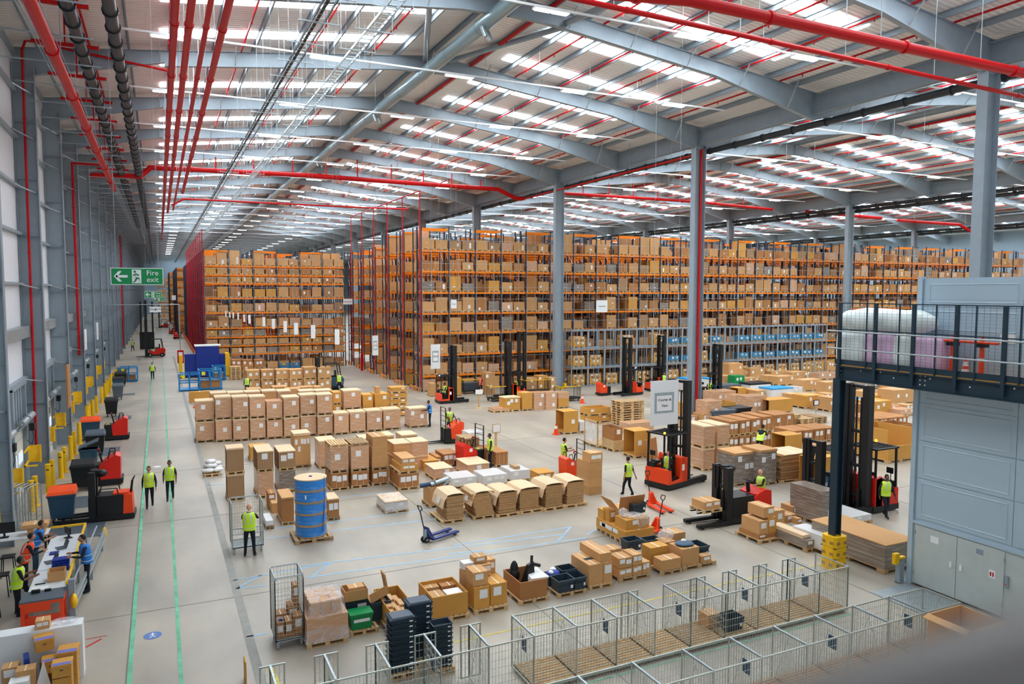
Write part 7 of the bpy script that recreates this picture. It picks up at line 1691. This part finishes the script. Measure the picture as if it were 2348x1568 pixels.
# ================================================================== crowded goods at right, behind the strapped rows
S480 = lambda zx, zy: (1480+zx/4.515, 700+zy/4.515)
bg = [  # left px, base py, right px, top py, depth, kind, words
 (1620,985,1655,921,1.2,'wrap','tall wrapped carton right of the red striped column'),(1657,972,1687,924,1.2,'open','golden open carton right of the striped column'),(1637,930,1688,899,1.4,'wrap','broad wrapped carton above the golden open one'),
 (1688,938,1713,908,1.2,'wrap','small wrapped carton in the crowd, left part'),(1713,950,1758,910,1.3,'wrap','film tangled carton pile with torn wrap'),(1692,923,1712,890,1.1,'openl','golden open sided carton behind the wrapped pile'),(1716,915,1735,893,1.0,'cardy','carton with folded flaps behind the torn wrap'),(1733,925,1755,896,1.2,'card','plain carton right of the folded flaps'),
 (1770,925,1818,892,1.5,'white','white appliance carton with bright blue lid'),(1720,905,1768,880,1.4,'white','low white carton with dark grey lid'),(1657,905,1700,884,1.3,'bingrey','grey plastic covered load near the dark reach truck'),
 (1671,873,1704,834,1.3,'card','carton pile full of white labels near the stillages'),(1694,866,1720,850,1.1,'card','small carton left of the double carton'),(1721,866,1754,845,1.2,'card','lower carton of the double carton stack'),
 (1708,876,1744,868,1.2,'card','flat carton on a pallet beside the green tool chest'),(1762,882,1783,862,1.2,'card','narrow carton in the centre of the crowd'),(1784,885,1825,864,1.3,'card','wide carton pair in the centre of the crowd'),(1768,862,1812,852,1.2,'card','carton behind the wide carton pair'),(1815,870,1853,854,1.2,'card','carton right of the wide pair, behind'),
 (1793,848,1823,824,1.3,'cardy','striped golden carton at the stillage foot'),(1824,852,1848,826,1.2,'white','white stacked carton at the stillage foot'),(1849,854,1895,828,1.4,'cardy','strapped golden carton at the stillage foot'),(1896,852,1918,830,1.3,'card','wrapped brown carton left of the mezzanine end'),(1846,828,1889,815,1.2,'card','brown carton at back on the stillage foot row'),
 (1852,868,1876,857,1.2,'white','low white carton under the golden strapped one'),(1877,872,1917,856,1.3,'wrap','grey brown wrapped carton with yellow mark'),(1842,898,1885,872,1.3,'card','big lidded carton on a pallet, right part of the crowd'),(1821,900,1842,888,1.0,'wrapw','white wrapped bundle left of the big lidded carton'),
 (1820,932,1846,905,1.3,'card','carton heap with many labels and straps'),(1846,938,1890,908,1.4,'cardy','golden carton with broken pallet lid'),(1763,950,1818,918,1.3,'openl','golden carton standing open on its side in the crowd'),(1875,940,1902,930,1.2,'card','low labelled carton beside the golden one'),(1903,945,1924,912,1.3,'card','carton stack with blue dot left of the post'),
 (1894,905,1922,877,1.2,'card','plain carton beside the post top'),(1895,922,1915,903,1.1,'card','carton with two labels near the post'),
 (1975,965,1993,928,1.2,'strap','strapped carton right of the truck mast'),(1996,955,2045,922,1.5,'cardy','golden carton with white notes right of the mast'),(2008,924,2046,907,1.2,'cardy','flat golden carton on top of the noted one'),(2022,952,2062,932,1.3,'wrap','white striped wrapped carton near the lift'),(2050,928,2098,895,1.6,'card','very large carton with torn lid near the lift'),
 (2078,942,2098,929,1.0,'card','small carton at the lift corner'),(2065,955,2096,940,1.1,'wrap','wrapped tray at the lift corner'),(1980,912,2015,898,1.3,'card','open topped carton row behind the mast'),(1975,895,2025,880,1.4,'wrapg','wrapped grey load under the mezzanine edge'),(2025,893,2090,880,1.4,'card','carton at back under the mezzanine edge'),
 (1962,930,1992,918,1.3,'white','white carton with blue film beside the mast'),(1573,900,1599,869,1.4,'white','tall white carton stack with blue lid left of the striped column'),(1628,902,1640,869,1.4,'white','tall white carton stack with blue lid right of the striped column'),
 (1570,960,1597,925,1.2,'cardy','golden carton left of the foot of striped column'),(1573,985,1600,955,1.2,'wrap','wrapped carton left of the foot of striped column'),(1612,985,1630,950,1.1,'card','carton peeping at the column guard') ]
for (a, b_, c_, d_, dd, k_, l_) in bg:
    st = G(a, b_, c_, d_, dd, k_, l_, 1, 'wood' if (d_ < b_-14) else None, 2 if k_ not in ('open','openl','bingrey') else 0)
    if 'blue lid' in l_ or 'blue film' in l_: MB().use('bluep').box(-.02,-.02,.94,1.02,1.02,1.03).build('blue_lid', st['objs'][0])
    if 'grey lid' in l_: MB().use('binblk').box(-.02,-.02,.85,1.02,1.02,1.03).build('dark_lid', st['objs'][0])
st = G(1660, 878, 1684, 862, 1.2, 'card', 'carton under the labelled pile beside the reach truck', 1, None, 1)
for (px,py,rx,ty,l_) in ((1684,882,1708,862,'dark green tool chest with gold trim in the crowd'),(1776,850,1792,832,'dark blue crate stack at the stillage foot')):
    G(px, py, rx, ty, 1.0, 'green' if 'green' in l_ else 'cabblue', l_, 1, None, 2)
for i,(a,b_,r_,l_,md) in enumerate(((1634,985,1686,'dark green lidded bin behind the strapped cartons, left one','bingrey'),(1676,978,1722,'black lidded bin behind the strapped cartons, right one','binblk'))):
    c = at(a, b_); w = ony(r_, b_, c.y).x-c.x; e = empty('wheeled_bin', (c.x,c.y,0), 0, l_, 'wheeled bin'); MB().use(md).taper(.08,.05,.1,w-.08,1.2,1.1,.06).build('bin_body', e); MB().use('toted' if i == 0 else 'binblk').box(-.05,-.05,1.1,w+.05,1.3,1.2).build('bin_lid', e)
p = at(1870, 960); mb = MB().use('steel_l').cyl((0,0,0),(0,0,1.0),.03,8); mb.use('ink').box(-.28,-.03,.95,.28,0,1.35); mb.use('label').box(-.2,-.04,1.0,.2,-.03,1.3); tag(mb.build('floor_number_sign', None, (p.x,p.y,0)), 'small black and white sign on a stand among loose pallets', 'sign')
p = at(1098, 936); mb = MB().use('wood').box(-.05,-.05,0,.05,.05,1.25).taper(-.25,-.25,0,.25,.25,.1,-.1); mb.use('label').box(-.3,-.08,1.1,.3,-.05,1.45); tag(mb.build('sign_stand', None, (p.x,p.y,0)), 'wooden post stand with a white notice on the open floor', 'sign stand')
p = at(1137, 1046); mb = MB().use('wood').box(-.05,-.05,0,.05,.05,1.6); mb.box(-.25,-.08,1.3,.25,-.05,1.8); mb.use('label').box(-.2,-.09,1.35,.2,-.08,1.75); tag(mb.build('sign_stand', None, (p.x,p.y,0)), 'wooden post stand with a framed notice behind the tugger', 'sign stand')
mb = MB().use('red').box(-.12,-.1,.0,.12,.1,1.9); p = at(830, 850); tag(mb.build('fire_point', None, (p.x,p.y,0)), 'narrow red fire point cabinet between the rack ends', 'fire point')

bpy.context.view_layer.update(); dg = DG()
for o in TXT:                                  # lettering becomes plain mesh
    me = bpy.data.meshes.new_from_object(o.evaluated_get(dg)); n = link('lettering', me, o.parent, o.location); n.rotation_euler = o.rotation_euler; bpy.data.objects.remove(o)
